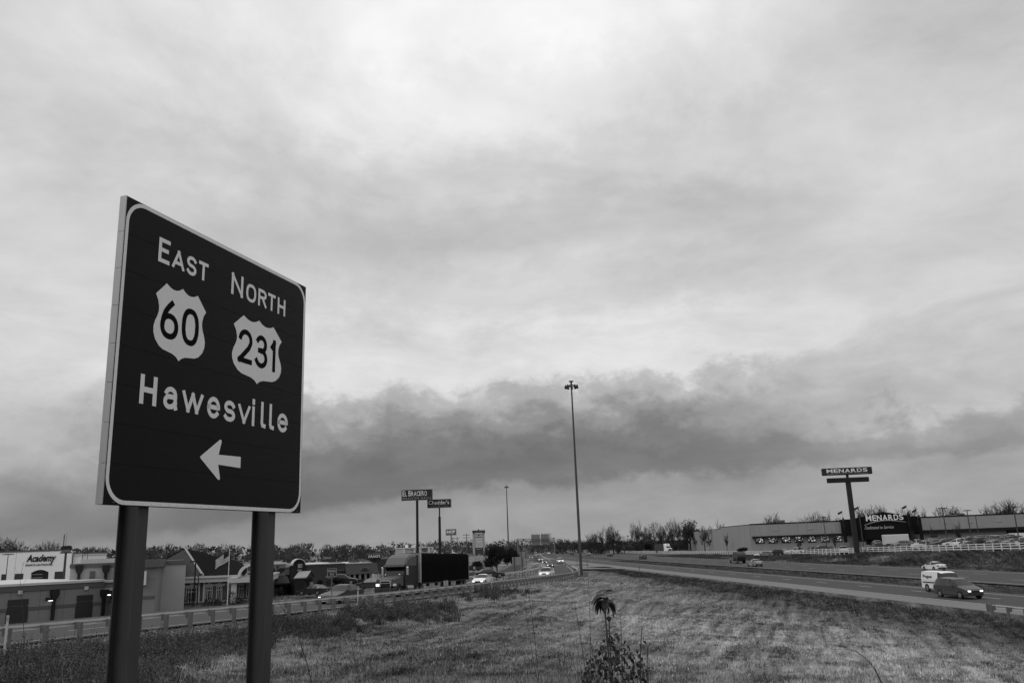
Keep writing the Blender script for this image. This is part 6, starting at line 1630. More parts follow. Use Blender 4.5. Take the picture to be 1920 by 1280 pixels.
ORD = ['first', 'second', 'third', 'fourth', 'fifth', 'sixth', 'seventh', 'eighth', 'ninth', 'tenth', 'eleventh', 'twelfth', 'thirteenth', 'fourteenth', 'fifteenth', 'sixteenth', 'seventeenth', 'eighteenth', 'nineteenth', 'twentieth', 'twenty-first', 'twenty-second', 'twenty-third']
GL = 'bare trees beyond the highway left of the store'
for i, (px, pyt, k, w) in enumerate([(1101, 1000, 0, .9), (1110, 996, 1, .8), (1117, 999, 4, .8), (1127, 988, 2, .8), (1140, 992, 0, .7), (1148, 981, 1, .9), (1158, 996, 4, .8), (1169, 1003, 3, .8), (1187, 979, 0, .8), (1199, 976, 2, .8), (1209, 986, 4, .7), (1224, 977, 3, 1.1),
                                   (1236, 981, 1, .7), (1248, 985, 0, .8), (1259, 972, 1, .8), (1269, 971, 2, .7), (1284, 980, 4, .9)]):
    tree(px, pyt, 430 + (i * 37) % 60, k, 'bare tree, %s from the left in the roadside row left of the store' % ORD[i] if i != 11 else 'stout bare tree with wide low limbs in the roadside row behind the white truck', w, GL, base=.2)
GR = 'bare trees showing above the store roof'
for i, (px, pyt, k, w) in enumerate([(1318, 985, 4, .8), (1329, 985, 0, .8), (1346, 974, 2, .8), (1434, 966, 1, 1.0), (1447, 961, 0, .9), (1488, 975, 3, .8), (1514, 962, 1, 1.0), (1533, 958, 0, 1.0), (1547, 958, 2, .9), (1570, 968, 3, .8), (1613, 948, 0, .8), (1636, 946, 1, .9), (1650, 947, 4, .8),
                                   (1686, 951, 0, .9), (1708, 950, 3, .9), (1734, 950, 2, .7), (1768, 945, 1, 1.0), (1782, 948, 0, .9), (1793, 953, 3, .8), (1840, 950, 0, .8)]):
    tree(px, pyt, 380 + (i * 29) % 50, k, 'bare treetop above the store roof, %s from the left' % ORD[i], w * 1.1, GR, base=1.0)
for i, (px, pyt, k, w) in enumerate([(1853, 949, 2, .7), (1868, 940, 1, .9), (1880, 935, 0, .9), (1893, 938, 4, .8), (1912, 940, 3, .8), (1925, 936, 0, .8)]):
    tree(px, pyt, 370 + (i * 23) % 40, k, 'taller bare treetop near the right frame edge, %s of its cluster from the left' % ORD[i], w * 1.1, 'taller bare trees at the right edge', base=1.0)
# small young trees planted before the store walls
for px, pyt, d, lab in ((1303, 1004, 400, 'leftmost thin young tree against the store side wall'), (1329, 1001, 360, 'middle thin young tree against the store side wall'), (1361, 998, 320, 'rightmost thin young tree against the store side wall'), (1497, 1006, 250, 'young tree before the store windows'), (1562, 994, 240, 'slim young tree before the last window at the entrance'),
                       (1712, 990, 235, 'young tree beside the right entrance pillar'), (1748, 985, 225, 'young tree before the right store wall'), (1793, 975, 222, 'young tree between the two right lamp poles')):
    tree(px, pyt, d, 2, lab, .75, 'young trees in the store car park', base=1.4)
for i, (px, pyt, k) in enumerate([(-8, 1006, 0), (8, 1010, 1), (24, 1009, 3), (36, 1012, 0), (84, 1014, 1), (97, 1013, 3), (108, 1018, 0)]):
    tree(px, pyt, 330 + i * 11, k, 'bare treetop above the white superstore, %s from the left' % ORD[i], 1.3, 'bare trees behind the white superstore', base=0)
# dense rounded tree right of the row
def dense(px, pyt, pyb, d, w_px, n, m, label, name='dense_tree', cat='tree', leaf=.5, lobes=5, seed=1):
    c = at(px, pyb, d); H = at(px, pyt, d).z - c.z; W_ = w_px / FPX * d / 2; rg = np.random.default_rng(seed)
    t = thing(name, label, cat, (c.x, c.y, c.z))
    P_ = []
    for i in range(lobes * 3):
        a = rg.random() * 2 * PI; r = W_ * .62 * rg.random() ** .5; cz = H * (.38 + .42 * rg.random()); R_ = W_ * rg.uniform(.30, .55)
        k = n // (lobes * 3); th = rg.random(k) * 2 * PI; ph = np.arccos(2 * rg.random(k) - 1); rr_ = R_ * (.35 + .75 * rg.random(k) ** .6)
        q_ = np.stack([math.cos(a) * r + rr_ * np.sin(ph) * np.cos(th), math.sin(a) * r + rr_ * np.sin(ph) * np.sin(th), cz + rr_ * np.cos(ph) * min(1.0, H * .24 / R_)], 1); P_.append(q_)
    P_ = np.concatenate(P_); P_ = P_[P_[:, 2] > .3]; k = len(P_)
    V = np.stack([P_, P_ + rg.normal(0, leaf, (k, 3)), P_ + rg.normal(0, leaf, (k, 3))], 1).reshape(-1, 3)
    np_mesh('crown', V, np.arange(k * 3).reshape(k, 3), m, t)
    tb = MB(); tb.tube((0, 0, -.3), (0, 0, H * .5), H * .03, H * .02, 7)
    for i in range(7):
        a = rg.random() * 2 * PI; tb.tube((0, 0, H * (.15 + .05 * i)), (math.cos(a) * W_ * .6, math.sin(a) * W_ * .6, H * (.4 + .05 * i)), H * .015, H * .005, 5)
    tb.build('trunk', m_tr, t); return t
m_russet = mat('russet_leaves', .045, .95, .35, .6)
dense(1295, 970.5, 1030, 470, 36, 2200, m_russet, 'dense round leafy tree at the left end of the store wall', leaf=.42, seed=5)
dense(1311, 983, 1030, 480, 16, 900, m_russet, 'smaller leafy tree just right of the dense round one', leaf=.4, seed=6)
m_eg = mat('dark_evergreen', .016, .95, .35, .5)
dense(932, 1021, 1071, 178, 44, 7000, m_eg, 'big dark evergreen right of the tenant pylon', leaf=.16, seed=7)
dense(960, 1027, 1064, 205, 34, 5000, m_eg, 'second dark evergreen, right of and behind the big one', leaf=.18, seed=8)
dense(919, 1045, 1072, 182, 26, 2600, m_eg, 'lower dark evergreen growth at the left foot of the big one', leaf=.16, seed=9)
dense(893, 1052, 1064, 188, 24, 1300, m_eg, 'low dark shrub between the pylon legs', 'shrub', 'shrub', .14, seed=10)
dense(1393, 1026, 1036, 262, 22, 900, m_eg, 'dark shrub behind the fence beside the bale truck', 'shrub', 'shrub', .2, seed=11)
for px, w_, lab in ((1180, 26, 'broad low brush mound at the roadside under the bare trees'), (1212, 10, 'left dark conifer by the far fence'), (1219, 9, 'right dark conifer by the far fence')):
    dense(px, 1022 if w_ > 20 else 1018, 1033, 430, w_, 900, mat('brush_mound', .06, .95, .3, .4) if w_ > 20 else m_eg, lab, 'shrub' if w_ > 20 else 'conifer', 'shrub' if w_ > 20 else 'tree', .35, seed=int(px))
# hedges and dark planting before the restaurant row
for px, pyt, pyb, d, w_, lab in ((522, 1103, 1117, 112, 15, 'dark rounded bush right of the right sign post'), (634, 1083, 1096, 140, 22, 'dark bush below the pale band of the restaurant row'), (600, 1086, 1104, 128, 12, 'dark bush at the right side of the gabled entrance'), (664, 1087, 1095, 150, 60, 'low hedge before the pale pillars'), (707, 1084, 1094, 146, 28, 'low hedge below the pale enclosure'),
                              (615, 1082, 1100, 136, 14, 'leafless shrub behind the wrong way sign')):
    dense(px, pyt, pyb, d, w_, 1500, m_eg if px != 615 else mat('brush_mound', .06, .95, .3, .4), lab, 'shrub', 'shrub', .13, seed=int(px))
# ------------------------------------------------------------------ the far woods: one mass
def woods(name, label, rows, m, per=190):
    Vs = []
    for (px0, px1, d, base, hfun, step) in rows:
        x0, x1 = (px0 - 960) / FPX * d, (px1 - 960) / FPX * d; n = int((x1 - x0) / step)
        X = x0 + (np.arange(n) + RNG.random(n)) * step; D = d + RNG.normal(0, 12, n)
        pxs = X / D * FPX + 960; H = np.maximum(2.5, (hfun(pxs) * d / FPX + 6.6)) * .93 * (.88 + .13 * RNG.random(n)) ; wdt = H * .40
        for i in range(n):
            k = per; t = RNG.random(k); z = base + H[i] * (t ** .8); r = wdt[i] * np.sqrt(np.maximum(.05, 1 - (t * .97) ** 4)) * (RNG.random(k) ** .6)
            a = RNG.random(k) * 2 * PI; P_ = np.stack([X[i] + np.cos(a) * r, D[i] + np.sin(a) * r, z], 1)
            L = .5 + 1.0 * RNG.random(k); dirx = (np.cos(a) * .5 + RNG.normal(0, .25, k)) * L; w_ = .22 + .22 * RNG.random(k)
            tri = np.stack([P_ - [0, 0, 0], P_ + np.stack([w_, 0 * w_, 0 * w_], 1), P_ + np.stack([dirx, np.sin(a) * .5 * L, L * 1.1], 1)], 1)
            Vs.append(tri.reshape(-1, 3))
            # under-storey mass
            kk = 60; bx = X[i] + RNG.normal(0, wdt[i] * .9, kk); bz_ = base + RNG.random(kk) ** .8 * H[i] * .90; s_ = H[i] * .085
            b_ = np.stack([bx, np.full(kk, D[i] + 3), bz_], 1)
            tri = np.stack([b_ + RNG.normal(0, s_, (kk, 3)), b_ + RNG.normal(0, s_, (kk, 3)), b_ + RNG.normal(0, s_, (kk, 3))], 1); Vs.append(tri.reshape(-1, 3))
    V = np.concatenate(Vs); return np_mesh(name, V, np.arange(len(V)).reshape(-1, 3), m, kind='stuff', label=label, cat='woods')
def htop(ref):                        # top of the woods, pixels above the ground line, from outline points
    xs_, ys_ = zip(*ref); return lambda p: hz(p) - np.interp(p, xs_, ys_)
TOPL = [(-100, 1016), (140, 1024), (170, 1019), (230, 1022), (270, 1019), (300, 1017), (350, 1017), (400, 1019), (450, 1016), (520, 1018), (560, 1014), (600, 1019), (650, 1018), (700, 1021), (730, 1013), (760, 1018), (800, 1011), (830, 1013), (860, 1010), (885, 1011), (905, 1018), (925, 1011), (940, 1010), (980, 1009), (1040, 1009), (1080, 1013), (1110, 1014)]
woods('woods', 'far bare woods running along the horizon behind the shops', [(-140, 700, 420, 0, htop([(a, c + 2) for a, c in TOPL]), 4.2), (-140, 700, 380, 0, htop([(a, c + 9) for a, c in TOPL]), 4.6)], mat('far_wood_twigs', .062, .95, .3, .03))
woods('woods', 'farther grey woods beyond the highway bend', [(660, 1130, 640, 0, htop(TOPL), 5.2), (660, 1130, 600, 0, htop([(a, c + 7) for a, c in TOPL]), 5.6)], mat('farther_wood_twigs', .070, .95, .3, .03), 80)
woods('woods', 'dark brushy thicket under the roadside trees left of the store', [(1085, 1300, 500, 0, lambda p: -6 + 5 * np.sin(p * .07), 3.0), (1085, 1260, 470, 0, lambda p: -9 + 4 * np.sin(p * .11), 3.0), (1020, 1300, 560, 0, lambda p: 1 + 3 * np.sin(p * .05) + 2 * np.sin(p * .23), 2.6)], mat('thicket_twigs', .034, .95, .3, .05), 80)
woods('woods', 'low scrub line along the horizon behind the store', [(1290, 2150, 560, 0, lambda p: 3 + 0 * p, 7.0)], mat('farther_wood_twigs', .070, .95, .3, .03), 60)
# mid-ground grassy mound inside the ramp
# ================================================================== vehicles
def loft(stations):
    """stations: (x, z_bottom, z_mid, z_belt, z_roof, w_low, w_belt, w_roof); returns verts and index helper; ring of 12"""
    V = []
    for (x, zb, zm, zt, zr, wl, wb, wr) in stations:
        half = [(0, zb), (wl * .92, zb), (wl, zb + .10), (wb * 1.01, zm), (wb, zt), (wr, zr - .02 if zr > zt + .1 else zr), (wr * .55, zr + .02), (0, zr + .03)]
        ring = [(x, y, z) for y, z in half] + [(x, -y, z) for y, z in reversed(half[1:-1])]
        V += ring
    return V
NR = 14
def car_meshes(kind):
    if kind in _cm: return _cm[kind]
    S_ = {
     'sedan': [(2.38, .34, .5, .60, .62, .70, .70, .50), (2.25, .24, .50, .68, .70, .84, .84, .70), (1.3, .20, .55, .86, .89, .90, .88, .70), (.88, .20, .56, .93, .96, .90, .88, .68), (.22, .20, .56, .94, 1.38, .90, .87, .60), (-.30, .20, .56, .95, 1.44, .90, .87, .62), (-.42, .20, .56, .95, 1.44, .90, .87, .62), (-1.15, .20, .56, .96, 1.38, .90, .87, .60), (-1.72, .22, .58, 1.0, 1.04, .90, .86, .66), (-2.25, .26, .58, .98, 1.00, .87, .84, .66), (-2.40, .38, .58, .86, .88, .78, .78, .60)],
     'suv': [(2.32, .40, .6, .78, .80, .72, .72, .55), (2.2, .30, .60, .90, .93, .86, .86, .70), (1.25, .26, .65, 1.04, 1.08, .92, .91, .72), (.95, .26, .66, 1.08, 1.12, .92, .91, .74), (.35, .26, .66, 1.09, 1.66, .92, .90, .68), (-.25, .26, .66, 1.10, 1.72, .92, .90, .70), (-.37, .26, .66, 1.10, 1.72, .92, .90, .70), (-1.4, .26, .66, 1.12, 1.70, .92, .90, .70), (-1.95, .28, .68, 1.14, 1.60, .91, .88, .66), (-2.25, .32, .68, 1.10, 1.14, .88, .86, .70), (-2.33, .42, .68, .95, .98, .80, .80, .62)],
     'minivan': [(2.45, .38, .5, .70, .72, .74, .72, .55), (2.30, .28, .55, .82, .85, .88, .86, .68), (1.55, .22, .60, 1.02, 1.08, .95, .93, .74), (1.25, .22, .60, 1.06, 1.12, .96, .94, .76), (.35, .22, .62, 1.10, 1.66, .96, .93, .68), (-.15, .22, .62, 1.10, 1.76, .96, .93, .70), (-.27, .22, .62, 1.10, 1.76, .96, .93, .70), (-1.55, .22, .62, 1.10, 1.76, .96, .93, .70), (-1.65, .22, .62, 1.10, 1.75, .96, .93, .70), (-2.15, .26, .62, 1.10, 1.66, .95, .92, .68), (-2.42, .32, .62, 1.05, 1.10, .92, .88, .70), (-2.48, .42, .6, .90, .92, .84, .82, .62)],
     'pickup': [(2.75, .48, .65, .90, .92, .80, .80, .60), (2.62, .38, .70, 1.02, 1.05, .94, .94, .76), (1.5, .34, .75, 1.12, 1.16, .98, .97, .80), (1.2, .34, .75, 1.15, 1.18, .98, .97, .80), (.65, .34, .75, 1.16, 1.78, .98, .96, .72), (-.1, .34, .75, 1.17, 1.84, .98, .96, .74), (-.22, .34, .75, 1.17, 1.84, .98, .96, .74), (-.62, .34, .75, 1.17, 1.80, .98, .96, .73), (-.80, .34, .75, 1.15, 1.17, .98, .96, .80), (-2.75, .40, .75, 1.12, 1.14, .97, .95, .84), (-2.85, .50, .75, 1.05, 1.07, .94, .94, .80)],
     'van': [(2.6, .40, .6, .90, .92, .80, .80, .60), (2.45, .30, .65, 1.10, 1.13, .94, .94, .76), (1.9, .28, .70, 1.28, 1.32, 1.0, .98, .84), (1.7, .28, .70, 1.30, 1.36, 1.0, .98, .84), (1.15, .28, .72, 1.32, 2.00, 1.0, .97, .82), (.55, .28, .72, 1.32, 2.14, 1.0, .97, .84), (.45, .28, .72, 1.32, 2.15, 1.0, .97, .84), (-2.3, .30, .72, 1.32, 2.15, 1.0, .97, .84), (-2.6, .34, .72, 1.32, 2.08, .98, .95, .82), (-2.65, .45, .72, 1.3, 1.95, .94, .92, .78)],
    }[kind]
    V = loft(S_); n = len(S_); body = []; side = []; side2 = []; wind = []; rear = []
    for i in range(n - 1):
        for j in range(NR):
            a = i * NR + j; b_ = i * NR + (j + 1) % NR; f_ = (a, b_, b_ + NR, a + NR)
            zr0, zt0 = S_[i][4], S_[i][3]; zr1, zt1 = S_[i + 1][4], S_[i + 1][3]
            gh0 = zr0 > zt0 + .2; gh1 = zr1 > zt1 + .2
            glass = None
            if j in (4, 9):      # belt to roof band
                if (gh0 or gh1): 
                    narrow = abs(S_[i][0] - S_[i + 1][0]) < .16
                    if kind == 'van' and S_[i][0] < .5: glass = None
                    elif not narrow: glass = 'side'
            if j in (5, 6, 7, 8):
                if gh1 and not gh0: glass = 'wind'
                if gh0 and not gh1 and kind not in ('van',): glass = 'rear'
            ((side if j == 4 else side2) if glass == 'side' else wind if glass == 'wind' else rear if glass == 'rear' else body).append(f_)
    body.append(tuple(range(NR - 1, -1, -1))); body.append(tuple((n - 1) * NR + j for j in range(NR)))
    def mk(name, faces, m, smooth=True):
        used = sorted({i for f in faces for i in f}); mp = {v: k for k, v in enumerate(used)}
        me = bpy.data.meshes.new(name); me.from_pydata([V[i] for i in used], [], [tuple(mp[i] for i in f) for f in faces]); me.update(); me.materials.append(m)
        if smooth: me.polygons.foreach_set('use_smooth', [True] * len(faces))
        return me
    out = dict(body=mk('body', body, m_black, False), windows=mk('side_window', side, m_glassc, False), windows2=mk('side_window', side2, m_glassc, False), windshield=mk('windshield', wind, m_glassc, False), L=S_)
    if rear: out['rear_window'] = mk('rear_window', rear, m_glassc, False)
    r = .33 if kind in ('sedan', 'minivan') else .38
    wmb = MB().tube((0, -.11, 0), (0, .11, 0), r, r, 18); out['tyre'] = wmb.mesh('tyre', m_tyre); out['r'] = r
    rb = MB().tube((0, .095, 0), (0, .118, 0), r * .66, r * .60, 14); 
    for k in range(5):
        a = 2 * PI * k / 5; rb.tube((0, .12, 0), (math.cos(a) * r * .58, .122, math.sin(a) * r * .58), .03, .02, 4)
    out['rim'] = rb.mesh('rim', m_rim)
    out['arch'] = MB().tube((0, -.02, 0), (0, .012, 0), r * 1.17, r * 1.17, 18).mesh('wheel_arch', m_black)
    _cm[kind] = out; return out
_cm = {}
WB = {'sedan': (1.42, -1.38, .82), 'suv': (1.38, -1.36, .83), 'minivan': (1.52, -1.45, .87), 'pickup': (1.75, -1.72, .88), 'van': (1.85, -1.55, .9)}
_paint = {}
def paint(v, metal=.0):
    k = (v, metal)
    if k not in _paint: _paint[k] = mat('car_paint_%g' % v, v, .32, 0, 1, metal=metal, spec=.4, coat=.12)
    return _paint[k]
_sm = {}
def smesh(key, fn):
    if key not in _sm: _sm[key] = fn()
    return _sm[key]
def car(kind, loc, heading, v, label, name='parked_car', grp=None, lights=False, detail=True, cat='car', metal=0.0, s=1.0, pitch=0.0):
    M_ = car_meshes(kind); t = thing(name, label, cat, loc, heading, grp); t.rotation_euler = (0, pitch, heading); t.scale = (s, s, s)
    pm = paint(v, metal)
    def part(me, nm, loc=(0, 0, 0), rot=(0, 0, 0), par=None, scale=(1, 1, 1), m=None):
        o = inst(me, nm, par or t, loc, rot, scale)
        if m: o.material_slots[0].link = 'OBJECT'; o.material_slots[0].material = m
        return o
    part(M_['body'], 'body', m=pm); part(M_['windows'], 'side_window'); part(M_['windows2'], 'side_window'); part(M_['windshield'], 'windshield')
    if 'rear_window' in M_: part(M_['rear_window'], 'rear_window')
    xf, xr, yw = WB[kind]; r = M_['r']; S_ = M_['L']
    for x in (xf, xr):
        for sd in (1, -1):
            part(M_['arch'], 'wheel_arch', (x, sd * (yw + .085), r + .01), (0, 0, 0 if sd > 0 else PI))
            w_ = part(M_['tyre'], 'wheel', (x, sd * yw, r), (0, 0, 0 if sd > 0 else PI)); 
            if detail: part(M_['rim'], 'rim', par=w_)
    x0, x1 = S_[0][0], S_[-1][0]; zf = S_[1][3]
    hl = smesh('hl' + kind, lambda: MB().prism([(-.16, -.02), (.06, -.05), (.03, .06), (-.2, .07)], -.14, .14).mesh('headlight', m_lampoff))
    for sd in (1, -1):
        part(hl, 'headlight', (x0 - .02, sd * .56, zf - .12), (0, 0, -sd * .28), m=m_lamp if lights else None)
        tl = smesh('tl' + kind, lambda: MB().box(-.05, .05, -.12, .12, -.12, .12).mesh('taillight', m_tail))
        part(tl, 'taillight', (x1 + .05, sd * (S_[-2][5] - .16), S_[-2][3] - .16))
    if detail:
        part(smesh('gr', lambda: MB().box(-.03, .03, -.36, .36, -.07, .07).mesh('grille', m_black)), 'grille', (x0 - .0, 0, zf - .16))
        part(smesh('bp', lambda: MB().box(-.06, .06, -.72, .72, -.09, .09).mesh('bumper', m_dark)), 'bumper', (x0 - .04, 0, .40)); part(smesh('bp', None), 'bumper', (x1 + .04, 0, .46))
        part(smesh('lp', lambda: MB().box(-.012, .012, -.16, .16, -.08, .08).mesh('license_plate', mat('plate_face', .45, .5))), 'license_plate', (x1 - .03, 0, S_[-1][2] + .05))
        xm = [q_[0] for q_ in S_ if q_[4] > q_[3] + .2][0] + .45
        for sd in (1, -1): part(smesh('mr', lambda: MB().box(-.06, .06, -.10, .10, -.07, .07).mesh('mirror', m_dark)), 'mirror', (xm, sd * (S_[3][6] + .12), S_[3][3] + .05), m=pm)
    return t
AWAY = math.atan2(1, -.0925); TOW = AWAY + PI
hwz = .006
p = gr(1798, 1119, 0)
car('minivan', (xref(86) + 2.6, 86, hwz), TOW + .03, .075, 'grey minivan with lit headlamps passing the end of the highway guardrail', 'minivan', None, True, cat='minivan', metal=.4, s=1.06)
vt = car('van', (xref(94.6) + 6.2, 94.6, hwz), TOW, .72, 'white panel van with dark lettering half hidden behind the grey minivan', 'panel_van', None, False, cat='van')
o = letters('Pogue', vt, 0, 0, 0, w=1.7, h=.42, m=mat('van_letters', .06, .6), off=.02, ext=.01); o.location = (-.35, -1.0, 1.42); 
o.rotation_euler = (0, 0, 0); o.location = (-2.15, -.985, 1.38)
st_ = MB().box(-2.3, 1.0, -1.0, -.98, .95, 1.06).build('side_stripe', m_dark, vt); st_.location = (0, -.01, 0)
car('sedan', (xref(144) + 33.6, 144, hwz), AWAY, .74, 'white saloon seen from behind on the far carriageway', 'saloon_car', None, False, metal=0)
car('sedan', (xref(193) + 21.8, 193, hwz), AWAY, .42, 'silver saloon seen from behind following the bale truck', 'saloon_car', None, False, metal=.5, s=1.1)
car('suv', (xref(300) + 22.5, 303, hwz), AWAY, .02, 'black sport utility vehicle on the far carriageway', 'suv', None, False, cat='suv')
car('sedan', (at(1142, hz(1142), 385).x, 385, hwz), AWAY, .02, 'small dark car left of the black sport utility vehicle on the far carriageway', 'saloon_car')
car('sedan', (at(1102, hz(1102), 440).x, 440, hwz), AWAY, .5, 'tiny pale car just right of the tall mast on the highway', 'saloon_car')
car('sedan', (at(1071, hz(1071), 480).x, 480, hwz), AWAY, .02, 'tiny dark car just left of the tall mast on the highway', 'saloon_car')
car('suv', (at(1048.5, hz(1048), 285).x, 285, .03), TOW, .78, 'white car on the near carriageway beside the ramp mouth', 'suv', None, True, cat='suv', s=1.05)
car('sedan', (at(1028, hz(1028), 520).x, 520, hwz), AWAY, .75, 'tiny white car far off beneath the gantry', 'saloon_car')
# cars coming off the ramp
def rampcar(kind, px, d, v, label, side=0.0, lights=True, name='car_on_ramp', s=1.0, cat='car', hd=None):
    k = min(range(len(RAMPS)), key=lambda i: abs(RAMPS[i].y - d)); a = RAMPS[max(0, k - 1)]; c = RAMPS[min(len(RAMPS) - 1, k + 1)]
    h_ = math.atan2((a - c).y, (a - c).x); p = at(px, hz(px), d)
    return car(kind, (p.x, p.y, RAMPS[k].z + .012), hd if hd is not None else h_, v, label, name, None, lights, cat=cat, s=s)
rampcar('pickup', 1022.5, 150, .80, 'white pickup coming round the ramp bend towards the camera', cat='pickup', name='pickup_truck')
rampcar('sedan', 1029.5, 236, .03, 'dark car with bright headlamps, nearest of the ramp queue behind the white pickup', s=1.05)
rampcar('sedan', 1019.5, 283, .05, 'second dark car with bright headlamps in the ramp queue', s=1.05)
rampcar('suv', 1012.5, 325, .3, 'grey vehicle with one bright headlamp, third in the ramp queue', cat='suv')
rampcar('suv', 1009, 372, .02, 'tall dark vehicle behind the ramp queue', cat='suv', s=1.1, lights=False)
rampcar('sedan', 994.5, 400, .03, 'dark car with a bright pair of headlamps left of the ramp queue')
rampcar('sedan', 903, 122, .80, 'white saloon with lit headlamps right behind the truck trailer', hd=None, name='saloon_car', s=1.0)
rampcar('sedan', 641, 74.5, .022, 'dark hatchback driving ahead of the truck behind the guardrail', name='hatchback', s=1.04, cat='car')
# pickup-truck with a big round load
p = at(1378, hz(1378), 222); bt = thing('bale_truck', 'flatbed truck with a large dark rounded load on the far carriageway', 'truck', (p.x, p.y, hwz), AWAY)
cb = car_meshes('pickup')
MB().prism([(.4, .55), (3.3, .55), (3.35, 1.25), (2.5, 1.4), (2.15, 2.35), (.5, 2.4), (.4, 2.2)], -.95, .95).build('cab', paint(.16), bt, bevel=.06)
MB().box(.5, 2.0, -.80, .80, 2.401, 2.5).build('cab_roof', mat('pale_roof', .5, .6), bt)
for sd in (1, -1): MB().prism([(.7, 1.45), (2.3, 1.45), (2.05, 2.15), (.7, 2.15)], sd * .952, sd * .965).build('side_window', m_glassc, bt)
MB().box(.385, .399, -.7, .7, 1.5, 2.1).build('rear_window', m_glassc, bt)
MB().box(-3.6, .35, -1.15, 1.15, .85, 1.0).build('flatbed', m_dark, bt); MB().box(-3.4, 3.0, -.4, .4, .5, .84).build('chassis', m_black, bt)
for i, (x, rr_) in enumerate(((-2.6, .88), (-.9, .92))): 
    b_ = MB().tube((x, -1.1, 1.0 + rr_), (x, 1.1, 1.0 + rr_), rr_, rr_, 20).build('round_bale', mat('bale', .07, .95, .4, 3.0, bump=.6, bs=9), bt)
for x in (2.5, -1.9, -2.75):
    for sd in (1, -1):
        w_ = inst(cb['tyre'], 'wheel', bt, (x, sd * .92, .42), (0, 0, 0 if sd > 0 else PI), (1.15, 1.3, 1.15)); inst(cb['rim'], 'rim', w_)
for sd in (1, -1): MB().box(-3.65, -3.6, sd * 1.0 - .1, sd * 1.0 + .1, .7, .84).build('taillight', m_tail, bt)

# ------------------------------------------------------------------ the articulated truck
fr_ = at(788, hz(788), 89); rr2 = at(878, hz(878), 106)
k = min(range(len(RAMPS)), key=lambda i: abs(RAMPS[i].y - 90)); ztr = RAMPS[k].z + .012
dirf = (Vector((fr_.x, fr_.y, 0)) - Vector((rr2.x, rr2.y, 0))).normalized(); hdg = math.atan2(dirf.y, dirf.x)
Ltr = (Vector((fr_.x, fr_.y, 0)) - Vector((rr2.x, rr2.y, 0))).length
nrm = Vector((dirf.y, -dirf.x, 0))      # to the truck's right
# visible side is the truck's left (towards the guard rail): centre lies 1.3 m the other way
sgn = -1 if (nrm.dot(Vector((1, -.3, 0))) > 0) else 1
org = Vector((fr_.x, fr_.y, 0)) + nrm * (1.3 * sgn)
kr = min(range(len(RAMPS)), key=lambda i: abs(RAMPS[i].y - 106)); slope = math.atan2(RAMPS[kr].z - RAMPS[k].z, Ltr)
tt = thing('articulated_truck', 'dark articulated truck with a pale high cab roof and black curtain-sided trailer', 'truck', (org.x, org.y, ztr), hdg); tt.rotation_euler = (0, slope * 1.0, hdg)
zT = 4.05
m_curt = mat('black_curtain', .006, .95, .25, .8, spec=.02, stretch=(1, 1, .3)); m_nose = mat('trailer_nose', .26, .6, .1, 1.0); m_cabp = mat('cab_paint', .012, .5, .1, 1.0, spec=.25); m_fair = mat('fairing_paint', .085, .45, .1, 1.0)
# trailer: frame, nose, curtain with bulging sides
MB().box(-.12, 0, -1.3, 1.3, 1.15, zT).build('trailer_nose', m_nose, tt)
MB().box(-.14, .02, -1.315, -1.301, 1.15, zT + .02).build('nose_edge', m_white, tt); MB().box(-.14, .02, 1.301, 1.315, 1.15, zT + .02).build('nose_edge', m_white, tt)
V = []; F_ = []; nx_ = 34
for i in range(nx_ + 1):
    x = -.13 - (Ltr - .3) * i / nx_; bow = .02 * math.sin(i * 2.4) + .015 * math.sin(i * 5.1); rise = .09 * abs(math.sin(i * PI / 6.8)) + .02 * math.sin(i * 1.9)
    pr = [(-1.3, 1.12 + .03 * math.sin(i * 1.7)), (-1.31 - bow, 1.9), (-1.32 - bow, 3.0), (-1.3, 3.85), (-1.15, zT + rise * .4), (0, zT + rise), (1.15, zT + rise * .4), (1.3, 3.85), (1.32 + bow, 3.0), (1.31 + bow, 1.9), (1.3, 1.12)]
    V += [(x, a, c) for a, c in pr]
for i in range(nx_):
    for j in range(10): F_.append((i * 11 + j, i * 11 + j + 1, (i + 1) * 11 + j + 1, (i + 1) * 11 + j))
MB().add(V, F_).build('curtain_cover', m_curt, tt, smooth=True)
MB().box(-Ltr - .02, -Ltr + .16, -1.33, 1.33, 1.1, zT + .04).build('rear_frame', mat('rear_frame', .16, .5), tt, bevel=.03)
MB().box(-Ltr, -.02, -1.25, 1.25, .98, 1.12).build('trailer_deck', m_black, tt)
for k_ in range(4): MB().box(-Ltr * (.18 + .17 * k_) - .3, -Ltr * (.18 + .17 * k_) + .3, -1.2, -1.0, .55, .98).build('side_box', m_black, tt)
wm = MB().tube((0, -.14, 0), (0, .14, 0), .50, .50, 20).mesh('tyre', m_tyre); wr_ = MB().tube((0, .10, 0), (0, .148, 0), .29, .22, 14).mesh('rim', m_rim)
def twheel(x, y):
    w_ = inst(wm, 'wheel', tt, (x, y, .5), (0, 0, 0 if y > 0 else PI)); inst(wr_, 'rim', w_)
for x in (-Ltr + 1.6, -Ltr + 2.95):
    for y in (-1.12, -.8, .8, 1.12): twheel(x, y)
    MB().box(x - .6, x + .6, -1.28, -1.0, 1.0 - .02, 1.04 - .001 + 0).build('mud_wing', m_black, tt)
# tractor (bonneted)
XC = .75
for x in (.1, 1.4):
    for y in (-1.1, -.78, .78, 1.1): twheel(x - .6, y)
twheel(5.55, -1.0); twheel(5.55, 1.0)
MB().box(-1.2, 6.2, -.42, .42, .62, .95).build('chassis', m_black, tt)
MB().prism([(XC + .1, .75), (4.0, .75), (4.05, 1.9), (3.75, 2.85), (XC + .1, 2.85)], -1.12, 1.12).build('cab', m_cabp, tt, bevel=.06)
